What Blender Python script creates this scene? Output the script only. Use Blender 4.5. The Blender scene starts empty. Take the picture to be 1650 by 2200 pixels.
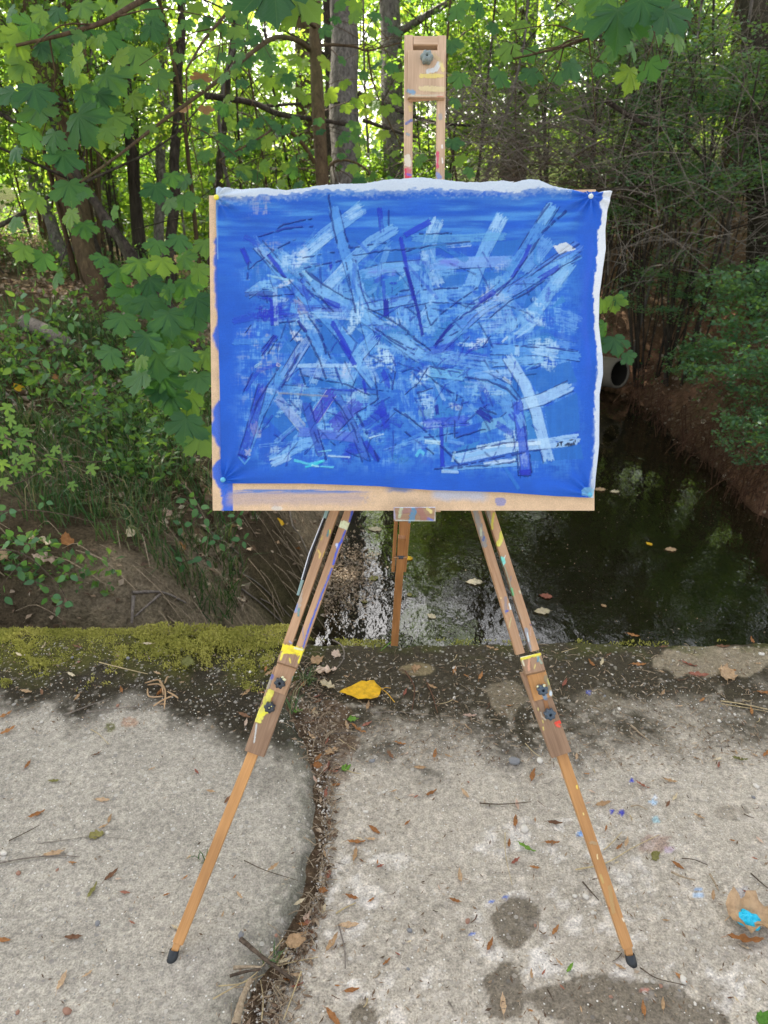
import bpy, math, random
import numpy as np
from mathutils import Vector, Matrix, Quaternion
random.seed(7)
RNG = np.random.default_rng(11)
SC = bpy.context.scene
COL = SC.collection

# ------------------------------------------------------------------ camera, sky, sun, exposure
CAM_H = 1.5
PITCH = math.radians(26.0)
FPX = 1589.0
cam_data = bpy.data.cameras.new('camera')
cam_data.sensor_fit = 'VERTICAL'
cam_data.sensor_height = 36.0
cam_data.lens = FPX / 2200.0 * 36.0
cam_data.clip_start = 0.05
cam_data.clip_end = 1000.0
cam_data.dof.use_dof = True
cam_data.dof.focus_distance = 1.6
cam_data.dof.aperture_fstop = 8.0
cam = bpy.data.objects.new('camera', cam_data)
cam.location = (0, 0, CAM_H)
cam.rotation_euler = (math.radians(90) - PITCH, 0, 0)
COL.objects.link(cam)
SC.camera = cam

SUN_AZ = math.radians(-24.0)      # from +Y towards -X : beyond the stream, to the left
SUN_EL = math.radians(50.0)
world = bpy.data.worlds.new('World')
SC.world = world
world.use_nodes = True
wn = world.node_tree.nodes
wl = world.node_tree.links
wn.clear()
sky = wn.new('ShaderNodeTexSky')
sky.sky_type = 'NISHITA'
sky.sun_disc = False
sky.sun_elevation = SUN_EL
sky.sun_rotation = SUN_AZ
sky.air_density = 1.0
sky.dust_density = 2.0
sky.ozone_density = 1.0
bg = wn.new('ShaderNodeBackground')
bg.inputs['Strength'].default_value = 0.15
wo = wn.new('ShaderNodeOutputWorld')
# thin bright haze: the sky's own light, half way to its grey value
bw = wn.new('ShaderNodeRGBToBW'); wl.new(sky.outputs[0], bw.inputs[0])
warm = wn.new('ShaderNodeMix'); warm.data_type = 'RGBA'; warm.blend_type = 'MULTIPLY'; warm.inputs[0].default_value = 1.0
wl.new(bw.outputs[0], warm.inputs[6]); warm.inputs[7].default_value = (1.04, 1.0, 0.93, 1)
mixs = wn.new('ShaderNodeMix'); mixs.data_type = 'RGBA'; mixs.inputs[0].default_value = 0.72
wl.new(sky.outputs[0], mixs.inputs[6]); wl.new(warm.outputs[2], mixs.inputs[7])
wl.new(mixs.outputs[2], bg.inputs[0])
wl.new(bg.outputs[0], wo.inputs[0])

sun_data = bpy.data.lights.new('sun', 'SUN')
sun_data.energy = 5.0
sun_data.angle = math.radians(0.53)
sun_data.color = (1.0, 0.94, 0.84)
sun = bpy.data.objects.new('sun', sun_data)
sdir = Vector((math.sin(SUN_AZ) * math.cos(SUN_EL), math.cos(SUN_AZ) * math.cos(SUN_EL), math.sin(SUN_EL)))
sun.rotation_euler = sdir.to_track_quat('Z', 'Y').to_euler()
sun.location = (0, 0, 20)
COL.objects.link(sun)

SC.view_settings.view_transform = 'Standard'
SC.view_settings.look = 'None'
SC.view_settings.exposure = 2.12
SC.view_settings.gamma = 1.0
SC.view_settings.use_curve_mapping = False
SC.render.engine = 'CYCLES'
SC.cycles.max_bounces = 6
SC.cycles.transparent_max_bounces = 6
SC.cycles.use_denoising = True

# ------------------------------------------------------------------ projection helpers
SP, CP = math.sin(PITCH), math.cos(PITCH)
CAMV = np.array([0.0, 0.0, CAM_H])
FW = np.array([0.0, CP, -SP]); UP = np.array([0.0, SP, CP]); RT = np.array([1.0, 0.0, 0.0])

def P(px, py, d):
    return CAMV + d * (FW + (px - 825.0) / FPX * RT + (1100.0 - py) / FPX * UP)

def G(px, py, z=0.0):
    k = -SP + (1100.0 - py) / FPX * CP
    return P(px, py, (z - CAM_H) / k)

def proj(V):
    W = np.asarray(V) - CAMV
    d = W @ FW
    return 825.0 + FPX * (W @ RT) / d, 1100.0 - FPX * (W @ UP) / d, d

def srgb(r, g, b):
    o = []
    for c in (r, g, b):
        c /= 255.0
        o.append(c / 12.92 if c <= 0.04045 else ((c + 0.055) / 1.055) ** 2.4)
    return np.array(o)

# ------------------------------------------------------------------ numeric noise
def _h(ix, iy, s):
    n = (ix.astype(np.int64) * 374761393 + iy.astype(np.int64) * 668265263 + s * 974634777) & 0xffffffff
    n = ((n ^ (n >> 13)) * 1274126177) & 0xffffffff
    n = ((n ^ (n >> 16)) * 2246822519) & 0xffffffff
    return ((n ^ (n >> 15)) & 0xffffff) / float(0xffffff)

def vn(x, y, s=0):
    x = np.asarray(x, float); y = np.asarray(y, float)
    ix = np.floor(x); iy = np.floor(y)
    fx = x - ix; fy = y - iy
    fx = fx * fx * (3 - 2 * fx); fy = fy * fy * (3 - 2 * fy)
    a = _h(ix, iy, s); b = _h(ix + 1, iy, s); c = _h(ix, iy + 1, s); d = _h(ix + 1, iy + 1, s)
    return (a * (1 - fx) + b * fx) * (1 - fy) + (c * (1 - fx) + d * fx) * fy

def fbm(x, y, s=0, o=4):
    t = 0.0; a = 0.5; n = 0.0
    for k in range(o):
        t = t + a * vn(x * 2 ** k + 17.3 * k, y * 2 ** k - 9.1 * k, s + k); n += a; a *= 0.5
    return t / n

def ss(a, b, x):
    t = np.clip((x - a) / (b - a), 0, 1)
    return t * t * (3 - 2 * t)

# ------------------------------------------------------------------ object helpers
def tag(o, label=None, cat=None, group=None, kind=None):
    if label: o['label'] = label
    if cat: o['category'] = cat
    if group: o['group'] = group
    if kind: o['kind'] = kind
    return o

def root(name, label, cat, loc, group=None):
    o = bpy.data.objects.new(name, None)
    o.empty_display_size = 0.05
    o.location = tuple(float(c) for c in loc)
    COL.objects.link(o)
    return tag(o, label, cat, group)

def mesh_data(name, V, F, mats=None, smooth=True, attrs=None):
    """F: one integer array (n,k) or a list of such arrays (k may differ)."""
    V = np.asarray(V, dtype=np.float32)
    if not isinstance(F, (list, tuple)): F = [F]
    F = [np.asarray(f, dtype=np.int32) for f in F if len(f)]
    me = bpy.data.meshes.new(name)
    me.vertices.add(len(V))
    me.vertices.foreach_set('co', V.ravel())
    loops = np.concatenate([f.ravel() for f in F])
    sizes = np.concatenate([np.full(len(f), f.shape[1], dtype=np.int32) for f in F])
    starts = np.concatenate([[0], np.cumsum(sizes)[:-1]]).astype(np.int32)
    me.loops.add(len(loops)); me.loops.foreach_set('vertex_index', loops)
    me.polygons.add(len(sizes))
    me.polygons.foreach_set('loop_start', starts)
    me.update(calc_edges=True)
    me.polygons.foreach_set('use_smooth', np.full(len(sizes), smooth, dtype=bool))
    if attrs:
        for k, a in attrs.items():
            a = np.asarray(a, dtype=np.float32)
            if a.ndim == 1:
                at = me.attributes.new(k, 'FLOAT', 'POINT'); at.data.foreach_set('value', a)
            else:
                if a.shape[1] == 3: a = np.hstack([a, np.ones((len(a), 1), np.float32)])
                at = me.attributes.new(k, 'FLOAT_COLOR', 'POINT'); at.data.foreach_set('color', np.ascontiguousarray(a, dtype=np.float32).ravel())
    if mats is not None:
        for m in (mats if isinstance(mats, (list, tuple)) else [mats]): me.materials.append(m)
    me.validate()
    return me

def obj(name, me, parent=None, loc=None):
    o = bpy.data.objects.new(name, me)
    if parent is not None: o.parent = parent
    if loc is not None: o.location = tuple(float(c) for c in loc)
    COL.objects.link(o)
    return o

def mk(name, V, F, mats, parent=None, smooth=True, attrs=None):
    """world-space vertices; re-based on the parent's location"""
    V = np.asarray(V, float)
    if parent is not None:
        V = V - np.array(parent.location)
        return obj(name, mesh_data(name, V, F, mats, smooth, attrs), parent)
    c = V.mean(0); 
    return obj(name, mesh_data(name, V - c, F, mats, smooth, attrs), None, c)

def grid_faces(nr, nc, off=0, flip=False):
    i = np.arange(nr - 1)[:, None] * nc + np.arange(nc - 1)[None, :]
    i = i.ravel() + off
    q = np.stack([i, i + 1, i + nc + 1, i + nc], 1)
    return q[:, ::-1] if flip else q

def tube(pts, rad, n=6, caps=True, jitter=0.0):
    pts = np.asarray(pts, float); m = len(pts)
    rad = np.full(m, rad) if np.isscalar(rad) else np.asarray(rad, float)
    t = np.gradient(pts, axis=0); t /= (np.linalg.norm(t, axis=1, keepdims=True) + 1e-9)
    ref = np.array([0.13, 0.31, 0.94]) if abs(t[0][2]) < 0.9 else np.array([0.95, 0.2, 0.1])
    u = np.cross(t, ref); u /= (np.linalg.norm(u, axis=1, keepdims=True) + 1e-9)
    v = np.cross(t, u)
    a = np.arange(n) * 2 * math.pi / n
    r = rad[:, None] * (1 + (jitter * (RNG.random((m, n)) - 0.5) if jitter else 0) * np.ones((m, n)))
    V = pts[:, None, :] + r[:, :, None] * (np.cos(a)[None, :, None] * u[:, None, :] + np.sin(a)[None, :, None] * v[:, None, :])
    V = V.reshape(-1, 3)
    i = (np.arange(m - 1)[:, None] * n + np.arange(n)[None, :]); j = (np.arange(m - 1)[:, None] * n + (np.arange(n)[None, :] + 1) % n)
    F = np.stack([i.ravel(), j.ravel(), j.ravel() + n, i.ravel() + n], 1)
    return V, F

class Soup:
    def __init__(s): s.V = []; s.F = {}; s.n = 0; s.A = []
    def add(s, V, F, a=None):
        V = np.asarray(V, float)
        for f in (F if isinstance(F, list) else [F]):
            f = np.asarray(f, int); s.F.setdefault(f.shape[1], []).append(f + s.n)
        s.V.append(V); s.n += len(V)
        s.A.append(np.full(len(V), random.random() if a is None else a) if (a is None or np.isscalar(a)) else a)
    def out(s): return np.vstack(s.V), [np.vstack(f) for f in s.F.values()], np.concatenate(s.A)
    def mk(s, name, mat, parent=None, smooth=True, extra=None):
        V, F, A = s.out()
        return mk(name, V, F, mat, parent, smooth, {'rnd': A})

def curve(pts, n=12):
    """Catmull-Rom through the points"""
    p = np.asarray(pts, float)
    p = np.vstack([2 * p[0] - p[1], p, 2 * p[-1] - p[-2]])
    out = []
    segs = len(p) - 3
    for i in range(segs):
        k = max(2, n // segs)
        for t in np.linspace(0, 1, k, endpoint=(i == segs - 1)):
            a, b, c, d = p[i:i + 4]
            out.append(0.5 * ((2 * b) + (c - a) * t + (2 * a - 5 * b + 4 * c - d) * t * t + (3 * b - a - 3 * c + d) * t ** 3))
    return np.array(out)

# ------------------------------------------------------------------ materials
def newmat(name):
    m = bpy.data.materials.new(name); m.use_nodes = True
    nt = m.node_tree; nt.nodes.clear()
    return m, nt

def N(nt, t, **kw):
    n = nt.nodes.new(t)
    for k, v in kw.items():
        if k.startswith('i_'):
            key = k[2:]
            key = int(key) if key.isdigit() else key.replace('_', ' ')
            n.inputs[key].default_value = v
        else: setattr(n, k, v)
    return n

def L(nt, a, b): nt.links.new(a, b)

def c4(c): return (float(c[0]), float(c[1]), float(c[2]), 1.0)

def mixc(nt, fac, a, b, mode='MIX'):
    n = nt.nodes.new('ShaderNodeMix'); n.data_type = 'RGBA'; n.blend_type = mode
    for sock, v in ((n.inputs[0], fac), (n.inputs[6], a), (n.inputs[7], b)):
        if hasattr(v, 'is_linked') or hasattr(v, 'links'): nt.links.new(v, sock)
        elif isinstance(v, (int, float)): sock.default_value = v
        else: sock.default_value = c4(v)
    return n.outputs[2]

def mth(nt, op, a, b=None, clamp=False):
    n = nt.nodes.new('ShaderNodeMath'); n.operation = op; n.use_clamp = clamp
    for i, v in enumerate((a, b)):
        if v is None: continue
        if hasattr(v, 'links'): nt.links.new(v, n.inputs[i])
        else: n.inputs[i].default_value = v
    return n.outputs[0]

def ramp(nt, fac, stops):
    n = nt.nodes.new('ShaderNodeValToRGB')
    cr = n.color_ramp
    while len(cr.elements) > 1: cr.elements.remove(cr.elements[-1])
    cr.elements[0].position = stops[0][0]; cr.elements[0].color = c4(stops[0][1])
    for p, c in stops[1:]:
        e = cr.elements.new(p); e.color = c4(c)
    nt.links.new(fac, n.inputs[0])
    return n.outputs[0]

def noise(nt, scale, detail=4, rough=0.55, vec=None, dist=0.0):
    n = N(nt, 'ShaderNodeTexNoise'); n.inputs['Scale'].default_value = scale; n.inputs['Detail'].default_value = detail
    n.inputs['Roughness'].default_value = rough; n.inputs['Distortion'].default_value = dist
    if vec is not None: L(nt, vec, n.inputs['Vector'])
    return n.outputs[0]

def objco(nt, scale=(1, 1, 1)):
    t = N(nt, 'ShaderNodeTexCoord'); m = N(nt, 'ShaderNodeMapping'); m.inputs['Scale'].default_value = scale
    L(nt, t.outputs['Object'], m.inputs[0]); return m.outputs[0]

def finish(m, nt, color, rough=0.8, bump=None, bstr=0.3, bdist=0.002, spec=0.3, trans=None, tfac=0.4, metal=0.0):
    p = N(nt, 'ShaderNodeBsdfPrincipled')
    if hasattr(color, 'links'): L(nt, color, p.inputs['Base Color'])
    else: p.inputs['Base Color'].default_value = c4(color)
    if hasattr(rough, 'links'): L(nt, rough, p.inputs['Roughness'])
    else: p.inputs['Roughness'].default_value = rough
    p.inputs['Specular IOR Level'].default_value = spec
    p.inputs['Metallic'].default_value = metal
    if bump is not None:
        b = N(nt, 'ShaderNodeBump'); b.inputs['Strength'].default_value = bstr; b.inputs['Distance'].default_value = bdist
        L(nt, bump, b.inputs['Height']); L(nt, b.outputs[0], p.inputs['Normal'])
    o = N(nt, 'ShaderNodeOutputMaterial')
    if trans is not None:
        t = N(nt, 'ShaderNodeBsdfTranslucent')
        if hasattr(trans, 'links'): L(nt, trans, t.inputs[0])
        else: t.inputs[0].default_value = c4(trans)
        mx = N(nt, 'ShaderNodeMixShader'); mx.inputs[0].default_value = tfac
        L(nt, p.outputs[0], mx.inputs[1]); L(nt, t.outputs[0], mx.inputs[2]); L(nt, mx.outputs[0], o.inputs[0])
    else: L(nt, p.outputs[0], o.inputs[0])
    return m

def rndval(nt, inst):
    if inst: return N(nt, 'ShaderNodeObjectInfo').outputs['Random']
    return N(nt, 'ShaderNodeAttribute', attribute_name='rnd').outputs['Fac']

def leafmat(name, stops, tstops, tfac=0.45, inst=False, veins=False, rough=0.45, spec=0.4):
    m, nt = newmat(name)
    r = rndval(nt, inst)
    c = ramp(nt, r, stops); t = ramp(nt, r, tstops)
    nz = noise(nt, 9.0 if veins else 3.0, 3, vec=objco(nt) if veins else None)
    c = mixc(nt, mth(nt, 'MULTIPLY', nz, 0.35), c, mixc(nt, 1.0, c, (0.45, 0.45, 0.4), 'MULTIPLY'))
    bump = None
    if veins:
        tc = N(nt, 'ShaderNodeTexCoord'); sx = N(nt, 'ShaderNodeSeparateXYZ'); L(nt, tc.outputs['Object'], sx.inputs[0])
        y = mth(nt, 'SUBTRACT', sx.outputs[1], 0.06)
        ang = mth(nt, 'ARCTAN2', sx.outputs[0], y)
        pp = mth(nt, 'PINGPONG', ang, 0.42)
        r2 = mth(nt, 'SQRT', mth(nt, 'ADD', mth(nt, 'MULTIPLY', sx.outputs[0], sx.outputs[0]), mth(nt, 'MULTIPLY', y, y)))
        dist = mth(nt, 'MULTIPLY', pp, r2)
        v = mth(nt, 'SUBTRACT', 1.0, mth(nt, 'DIVIDE', dist, 0.014), True)
        # side veins: fine ripples leaving the main ones
        w = mth(nt, 'SINE', mth(nt, 'ADD', mth(nt, 'MULTIPLY', r2, 60.0), mth(nt, 'MULTIPLY', pp, -50.0)))
        w = mth(nt, 'MULTIPLY', mth(nt, 'SUBTRACT', w, 0.82, True), 1.3)
        vv = mth(nt, 'MAXIMUM', v, w, True)
        c = mixc(nt, mth(nt, 'MULTIPLY', vv, 0.45), c, (0.16, 0.27, 0.09))
        bump = mth(nt, 'MULTIPLY', vv, -1.0)
    return finish(m, nt, c, rough, bump, 0.4, 0.01, spec, t, tfac)

M = {}
# maple / shrub leaves.  back-lit glow is transmission; the yellow-green maple copy also carries it in its colour
M['maple'] = leafmat('maple_leaf_green', [(0, (.028, .095, .045)), (.35, (.045, .135, .060)), (.7, (.065, .175, .070)), (.85, (.09, .20, .05)), (1, (.13, .25, .045))],
                     [(0, (.10, .30, .04)), (.6, (.22, .46, .03)), (.8, (.36, .58, .04)), (1, (.5, .68, .04))], .42, True, True, .5, .28)
M['maple_backlit'] = leafmat('maple_leaf_backlit', [(0, (.09, .21, .03)), (1, (.16, .29, .04))],
                            [(0, (.40, .66, .03)), (1, (.60, .75, .05))], .5, True, True)
M['dryleaf'] = leafmat('dry_leaf', [(0, (.30, .15, .06)), (.5, (.42, .24, .11)), (1, (.50, .34, .20))], [(0, (.4, .2, .06)), (1, (.5, .3, .1))], .25, True, True, .6, .2)
M['crown'] = leafmat('crown_leaf', [(0, (.03, .085, .02)), (.5, (.05, .13, .025)), (1, (.10, .19, .035))],
                     [(0, (.16, .34, .03)), (.6, (.32, .50, .04)), (1, (.55, .66, .07))], .5)
M['fine'] = leafmat('small_dark_leaf', [(0, (.035, .10, .055)), (.6, (.07, .17, .085)), (1, (.11, .23, .10))],
                    [(0, (.12, .28, .04)), (1, (.34, .50, .05))], .42, rough=.4, spec=.4)
M['herb'] = leafmat('herb_leaf', [(0, (.028, .085, .03)), (.6, (.055, .15, .05)), (1, (.12, .24, .06))], [(0, (.2, .4, .05)), (1, (.4, .6, .06))], .4)
M['grass'] = leafmat('grass_blade', [(0, (.025, .07, .02)), (.5, (.045, .12, .03)), (.8, (.10, .13, .05)), (1, (.28, .22, .12))], [(0, (.06, .18, .03)), (1, (.22, .28, .06))], .25)
M['moss'] = leafmat('moss', [(0, (.13, .12, .04)), (.3, (.26, .26, .06)), (.65, (.47, .44, .11)), (1, (.62, .52, .20))], [(0, (.2, .25, .03)), (1, (.4, .4, .06))], .25, rough=.9, spec=.1)
M['litter'] = leafmat('leaf_litter', [(0, (.07, .045, .03)), (.35, (.17, .11, .07)), (.7, (.33, .24, .16)), (1, (.52, .43, .33))], [(0, (.2, .1, .04)), (1, (.4, .3, .15))], .12, rough=.75, spec=.2)

def barkmat(name, dark, light, sc=1.0, green=0.0):
    m, nt = newmat(name)
    co = objco(nt, (9 * sc, 9 * sc, 1.6 * sc))
    n1 = noise(nt, 3.0, 6, .65, co, .6)
    n2 = noise(nt, 1.1, 3, .5, objco(nt))
    col = ramp(nt, n1, [(.3, dark), (.55, [(a + b) / 2 for a, b in zip(dark, light)]), (.72, light)])
    if green: col = mixc(nt, mth(nt, 'MULTIPLY', mth(nt, 'SUBTRACT', n2, .45, True), green), col, (.08, .11, .03))
    return finish(m, nt, col, .9, n1, 1.0, .03 / sc, .15)
M['bark_grey'] = barkmat('grey_furrowed_bark', (.06, .052, .045), (.30, .27, .24), 1.2)
M['bark_brown'] = barkmat('brown_bark', (.055, .035, .022), (.16, .11, .06), 1.2, 1.2)
M['bark_dark'] = barkmat('dark_bark', (.018, .014, .011), (.10, .08, .062), 1.0, .6)
M['twig'] = barkmat('twig_bark', (.05, .036, .026), (.17, .125, .09), 3.0)
M['paletwig'] = barkmat('pale_dry_twig', (.22, .16, .10), (.50, .40, .28), 5.0)
M['straw'] = barkmat('straw', (.38, .29, .15), (.62, .50, .30), 5.0)
M['greystick'] = barkmat('grey_weathered_stick', (.12, .10, .085), (.34, .29, .24), 3.0)
M['root'] = barkmat('root_bark', (.06, .03, .02), (.22, .12, .07), 3.0)

# soil of the banks
m, nt = newmat('bank_soil')
at = N(nt, 'ShaderNodeAttribute', attribute_name='Col')
n1 = noise(nt, 14, 8, .7, objco(nt)); n2 = noise(nt, 90, 4, .6, objco(nt))
c = mixc(nt, 1.0, at.outputs['Color'], ramp(nt, n1, [(.25, (.45, .42, .4)), (.5, (.95, .95, .95)), (.75, (1.5, 1.45, 1.4))]), 'MULTIPLY')
c = mixc(nt, 1.0, c, ramp(nt, n2, [(.3, (.6, .6, .6)), (.7, (1.35, 1.35, 1.35))]), 'MULTIPLY')
M['soil'] = finish(m, nt, c, .92, mth(nt, 'ADD', n1, mth(nt, 'MULTIPLY', n2, .35)), 1.0, .07, .04)

# concrete: colour from the Col attribute (stains, lichen, wet patches, joint-edge shade), grit from the shader
m, nt = newmat('weathered_concrete')
at = N(nt, 'ShaderNodeAttribute', attribute_name='Col')
wet = N(nt, 'ShaderNodeAttribute', attribute_name='wet').outputs['Fac']
co = objco(nt)
n1 = noise(nt, 240, 3, .6, co); n2 = noise(nt, 70, 4, .65, co); n3 = noise(nt, 650, 2, .5, co)
g = mixc(nt, 1.0, ramp(nt, n1, [(.3, (.62, .61, .60)), (.5, (.98, .98, .98)), (.72, (1.35, 1.34, 1.31))]), ramp(nt, n2, [(.32, (.72, .72, .71)), (.68, (1.26, 1.25, 1.22))]), 'MULTIPLY')
c = mixc(nt, 1.0, at.outputs['Color'], g, 'MULTIPLY')
vo = N(nt, 'ShaderNodeTexVoronoi'); vo.inputs['Scale'].default_value = 85; L(nt, co, vo.inputs['Vector']); vo.feature = 'F1'
vr = N(nt, 'ShaderNodeSeparateColor'); L(nt, vo.outputs['Color'], vr.inputs[0])
peb = mth(nt, 'MULTIPLY', mth(nt, 'LESS_THAN', vo.outputs['Distance'], mth(nt, 'MULTIPLY', vr.outputs[1], .52)), mth(nt, 'GREATER_THAN', vr.outputs[0], .60))
pc = ramp(nt, vr.outputs[2], [(0, (.12, .12, .13)), (.3, (.24, .20, .17)), (.5, (.33, .30, .27)), (.8, (.50, .45, .38)), (1, (.68, .65, .6))])
c = mixc(nt, mth(nt, 'MULTIPLY', peb, .75), c, mixc(nt, .45, pc, at.outputs['Color']))
vo2 = N(nt, 'ShaderNodeTexVoronoi'); vo2.inputs['Scale'].default_value = 150; L(nt, co, vo2.inputs['Vector'])
vs = N(nt, 'ShaderNodeSeparateColor'); L(nt, vo2.outputs['Color'], vs.inputs[0])
wp = mth(nt, 'MULTIPLY', mth(nt, 'LESS_THAN', vo2.outputs['Distance'], .30), mth(nt, 'GREATER_THAN', vs.outputs[0], .955))
c = mixc(nt, wp, c, (.70, .67, .62))
rg = mth(nt, 'SUBTRACT', .9, mth(nt, 'MULTIPLY', wet, .38))
h = mth(nt, 'ADD', mth(nt, 'ADD', n1, mth(nt, 'MULTIPLY', n2, 1.5)), mth(nt, 'MULTIPLY', mth(nt, 'ADD', peb, wp), .35))
M['concrete'] = finish(m, nt, c, rg, mth(nt, 'ADD', h, mth(nt, 'MULTIPLY', n3, .4)), .9, .004, .10)

# water: dark, clear surface over a brown bed
m, nt = newmat('stream_water')
co = objco(nt, (1, .55, 1))
n1 = noise(nt, 5.5, 2, .5, co); n2 = noise(nt, 30, 2, .5, co)
M['water'] = finish(m, nt, mixc(nt, noise(nt, .9, 3, vec=co), (.004, .004, .002), (.014, .012, .005)), .02, mth(nt, 'ADD', n1, mth(nt, 'MULTIPLY', n2, .22)), .22, .02, 1.0)

# pale oiled easel wood with per-vertex paint marks
def woodmat(name, a, b, rough=.5):
    m, nt = newmat(name)
    tc = N(nt, 'ShaderNodeAttribute', attribute_name='grain')
    sp = N(nt, 'ShaderNodeMapping'); sp.inputs['Scale'].default_value = (55, 2.2, 20); L(nt, tc.outputs['Vector'], sp.inputs[0])
    g1 = noise(nt, 3.2, 6, .6, sp.outputs[0], 1.2)
    sp2 = N(nt, 'ShaderNodeMapping'); sp2.inputs['Scale'].default_value = (8, 2.5, 5); L(nt, tc.outputs['Vector'], sp2.inputs[0])
    g2 = noise(nt, 2.0, 3, .5, sp2.outputs[0])
    c = ramp(nt, g1, [(.3, a), (.7, b)])
    c = mixc(nt, 1.0, c, ramp(nt, g2, [(.3, (.72, .68, .64)), (.7, (1.15, 1.13, 1.1))]), 'MULTIPLY')
    pa = N(nt, 'ShaderNodeAttribute', attribute_name='Paint')
    pn = noise(nt, 260, 3, .6)
    c = mixc(nt, mth(nt, 'MULTIPLY', pa.outputs['Alpha'], mth(nt, 'ADD', .75, mth(nt, 'MULTIPLY', pn, .5)), True), c, pa.outputs['Color'])
    return finish(m, nt, c, rough, mth(nt, 'ADD', g1, mth(nt, 'MULTIPLY', pa.outputs['Alpha'], 2.0)), .35, .0012, .35)
M['wood'] = woodmat('oiled_beech', (.42, .245, .135), (.56, .36, .22))
M['wood_orange'] = woodmat('varnished_beech', (.44, .215, .068), (.57, .30, .11), .4)
M['wood_pale'] = woodmat('worn_beech', (.50, .35, .23), (.66, .49, .35), .6)
M['wood_dull'] = woodmat('grimy_beech', (.27, .165, .10), (.40, .26, .165), .6)
M['wood_rear'] = woodmat('rear_leg_beech', (.33, .15, .055), (.45, .22, .085), .45)

def plain(name, c, rough=.5, spec=.4, nscale=0, metal=0, c2=None, bd=.002):
    m, nt = newmat(name)
    if nscale:
        n = noise(nt, nscale, 4, .6, objco(nt))
        col = mixc(nt, n, c, c2 if c2 is not None else [x * .5 for x in c])
        return finish(m, nt, col, rough, n, .5, bd, spec, metal=metal)
    return finish(m, nt, c, rough, None, spec=spec, metal=metal)
M['knob'] = plain('black_knob_plastic', (.012, .016, .022), .38, .5, 120, c2=(.04, .05, .065), bd=.0006)
M['knobpaint'] = plain('knob_caked_in_grey_green_paint', (.30, .36, .33), .55, .4, 160, c2=(.10, .13, .15), bd=.002)
M['navyknob'] = plain('knob_navy_painted', (.03, .05, .075), .4, .5, 120, c2=(.07, .10, .13), bd=.001)
M['rubber'] = plain('black_rubber', (.012, .015, .018), .45, .4, 60, c2=(.03, .035, .04))
M['rod'] = plain('black_metal_rod', (.012, .012, .014), .25, .6)
M['tealwood'] = plain('teal_painted_wood', (.32, .42, .38), .6, .3, 80, c2=(.20, .34, .36))
M['ypaint'] = plain('yellow_paint', (.80, .66, .03), .4, .4, 200, c2=(.85, .80, .25), bd=.001)
M['cream'] = plain('cream_paint', (.75, .72, .40), .5, .4, 200, c2=(.6, .6, .4))
M['redpaint'] = plain('red_paint', (.72, .06, .03), .4, .4, 200, c2=(.8, .2, .1))
M['cyanpaint'] = plain('cyan_paint', (.0, .42, .66), .28, .5, 90, c2=(.0, .52, .75), bd=.004)
M['pinyellow'] = plain('yellow_push_pin', (.82, .72, .05), .3, .5)
M['pinwhite'] = plain('pale_push_pin', (.62, .70, .68), .3, .5)
M['pinblue'] = plain('blue_push_pin', (.10, .42, .62), .3, .5)
M['thread'] = plain('canvas_thread', (.80, .82, .88), .8, .2)
M['pipe'] = plain('concrete_pipe', (.20, .17, .13), .9, .2, 9, c2=(.10, .09, .07), bd=.01)
M['pipe_in'] = plain('pipe_shaded_mouth', (.02, .018, .014), .95, .1)
M['pebble_white'] = plain('pale_pebble', (.66, .62, .55), .7, .3, 60, c2=(.5, .46, .4), bd=.001)
M['pebble_grey'] = plain('grey_pebble', (.25, .25, .25), .6, .3, 60, c2=(.15, .15, .16), bd=.001)
M['pebble_red'] = plain('red_brown_pebble', (.34, .19, .13), .6, .3, 60, c2=(.25, .13, .09), bd=.001)

# canvas and board: colour laid down per vertex, cloth grain from the shader
m, nt = newmat('painted_canvas')
at = N(nt, 'ShaderNodeAttribute', attribute_name='Col'); th = N(nt, 'ShaderNodeAttribute', attribute_name='thick').outputs['Fac']
cx = noise(nt, 40, 3, .6, objco(nt, (1, 24, 24))); cy = noise(nt, 40, 3, .6, objco(nt, (24, 1, 24)))
wv = mth(nt, 'ADD', cx, cy)
fb = noise(nt, 330, 3, .6, objco(nt))
c = mixc(nt, 1.0, at.outputs['Color'], ramp(nt, mth(nt, 'MULTIPLY', wv, .5), [(.3, (.88, .9, .95)), (.7, (1.1, 1.09, 1.05))]), 'MULTIPLY')
c = mixc(nt, 1.0, c, ramp(nt, fb, [(.3, (.93, .94, .96)), (.7, (1.07, 1.06, 1.04))]), 'MULTIPLY')
M['canvas'] = finish(m, nt, c, .50, mth(nt, 'ADD', mth(nt, 'MULTIPLY', wv, .6), mth(nt, 'MULTIPLY', th, 5.0)), .75, .0016, .28)
m, nt = newmat('mdf_board')
at = N(nt, 'ShaderNodeAttribute', attribute_name='Col')
nz = noise(nt, 420, 3, .6, objco(nt))
M['board'] = finish(m, nt, mixc(nt, 1.0, at.outputs['Color'], ramp(nt, nz, [(.3, (.86, .85, .84)), (.7, (1.12, 1.12, 1.12))]), 'MULTIPLY'), .75, nz, .2, .0006, .25)

# ------------------------------------------------------------------ terrain
WATER_Z = -0.92
def xl(y): return np.interp(y, [1.5, 2.1, 3.2, 4.2, 5.2, 7, 9, 12, 20, 60], [-.14, -.14, -.18, -.20, -.12, -.05, -.7, -3.0, -9, -30])
def xr(y): return np.interp(y, [1.5, 3.0, 4.0, 4.8, 5.6, 6.5, 7.3, 7.9, 8.6, 9.5, 12, 20, 60], [3.6, 3.2, 2.95, 2.74, 2.72, 2.64, 2.58, 2.48, 1.7, .9, -1.4, -6.6, -27])

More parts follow.
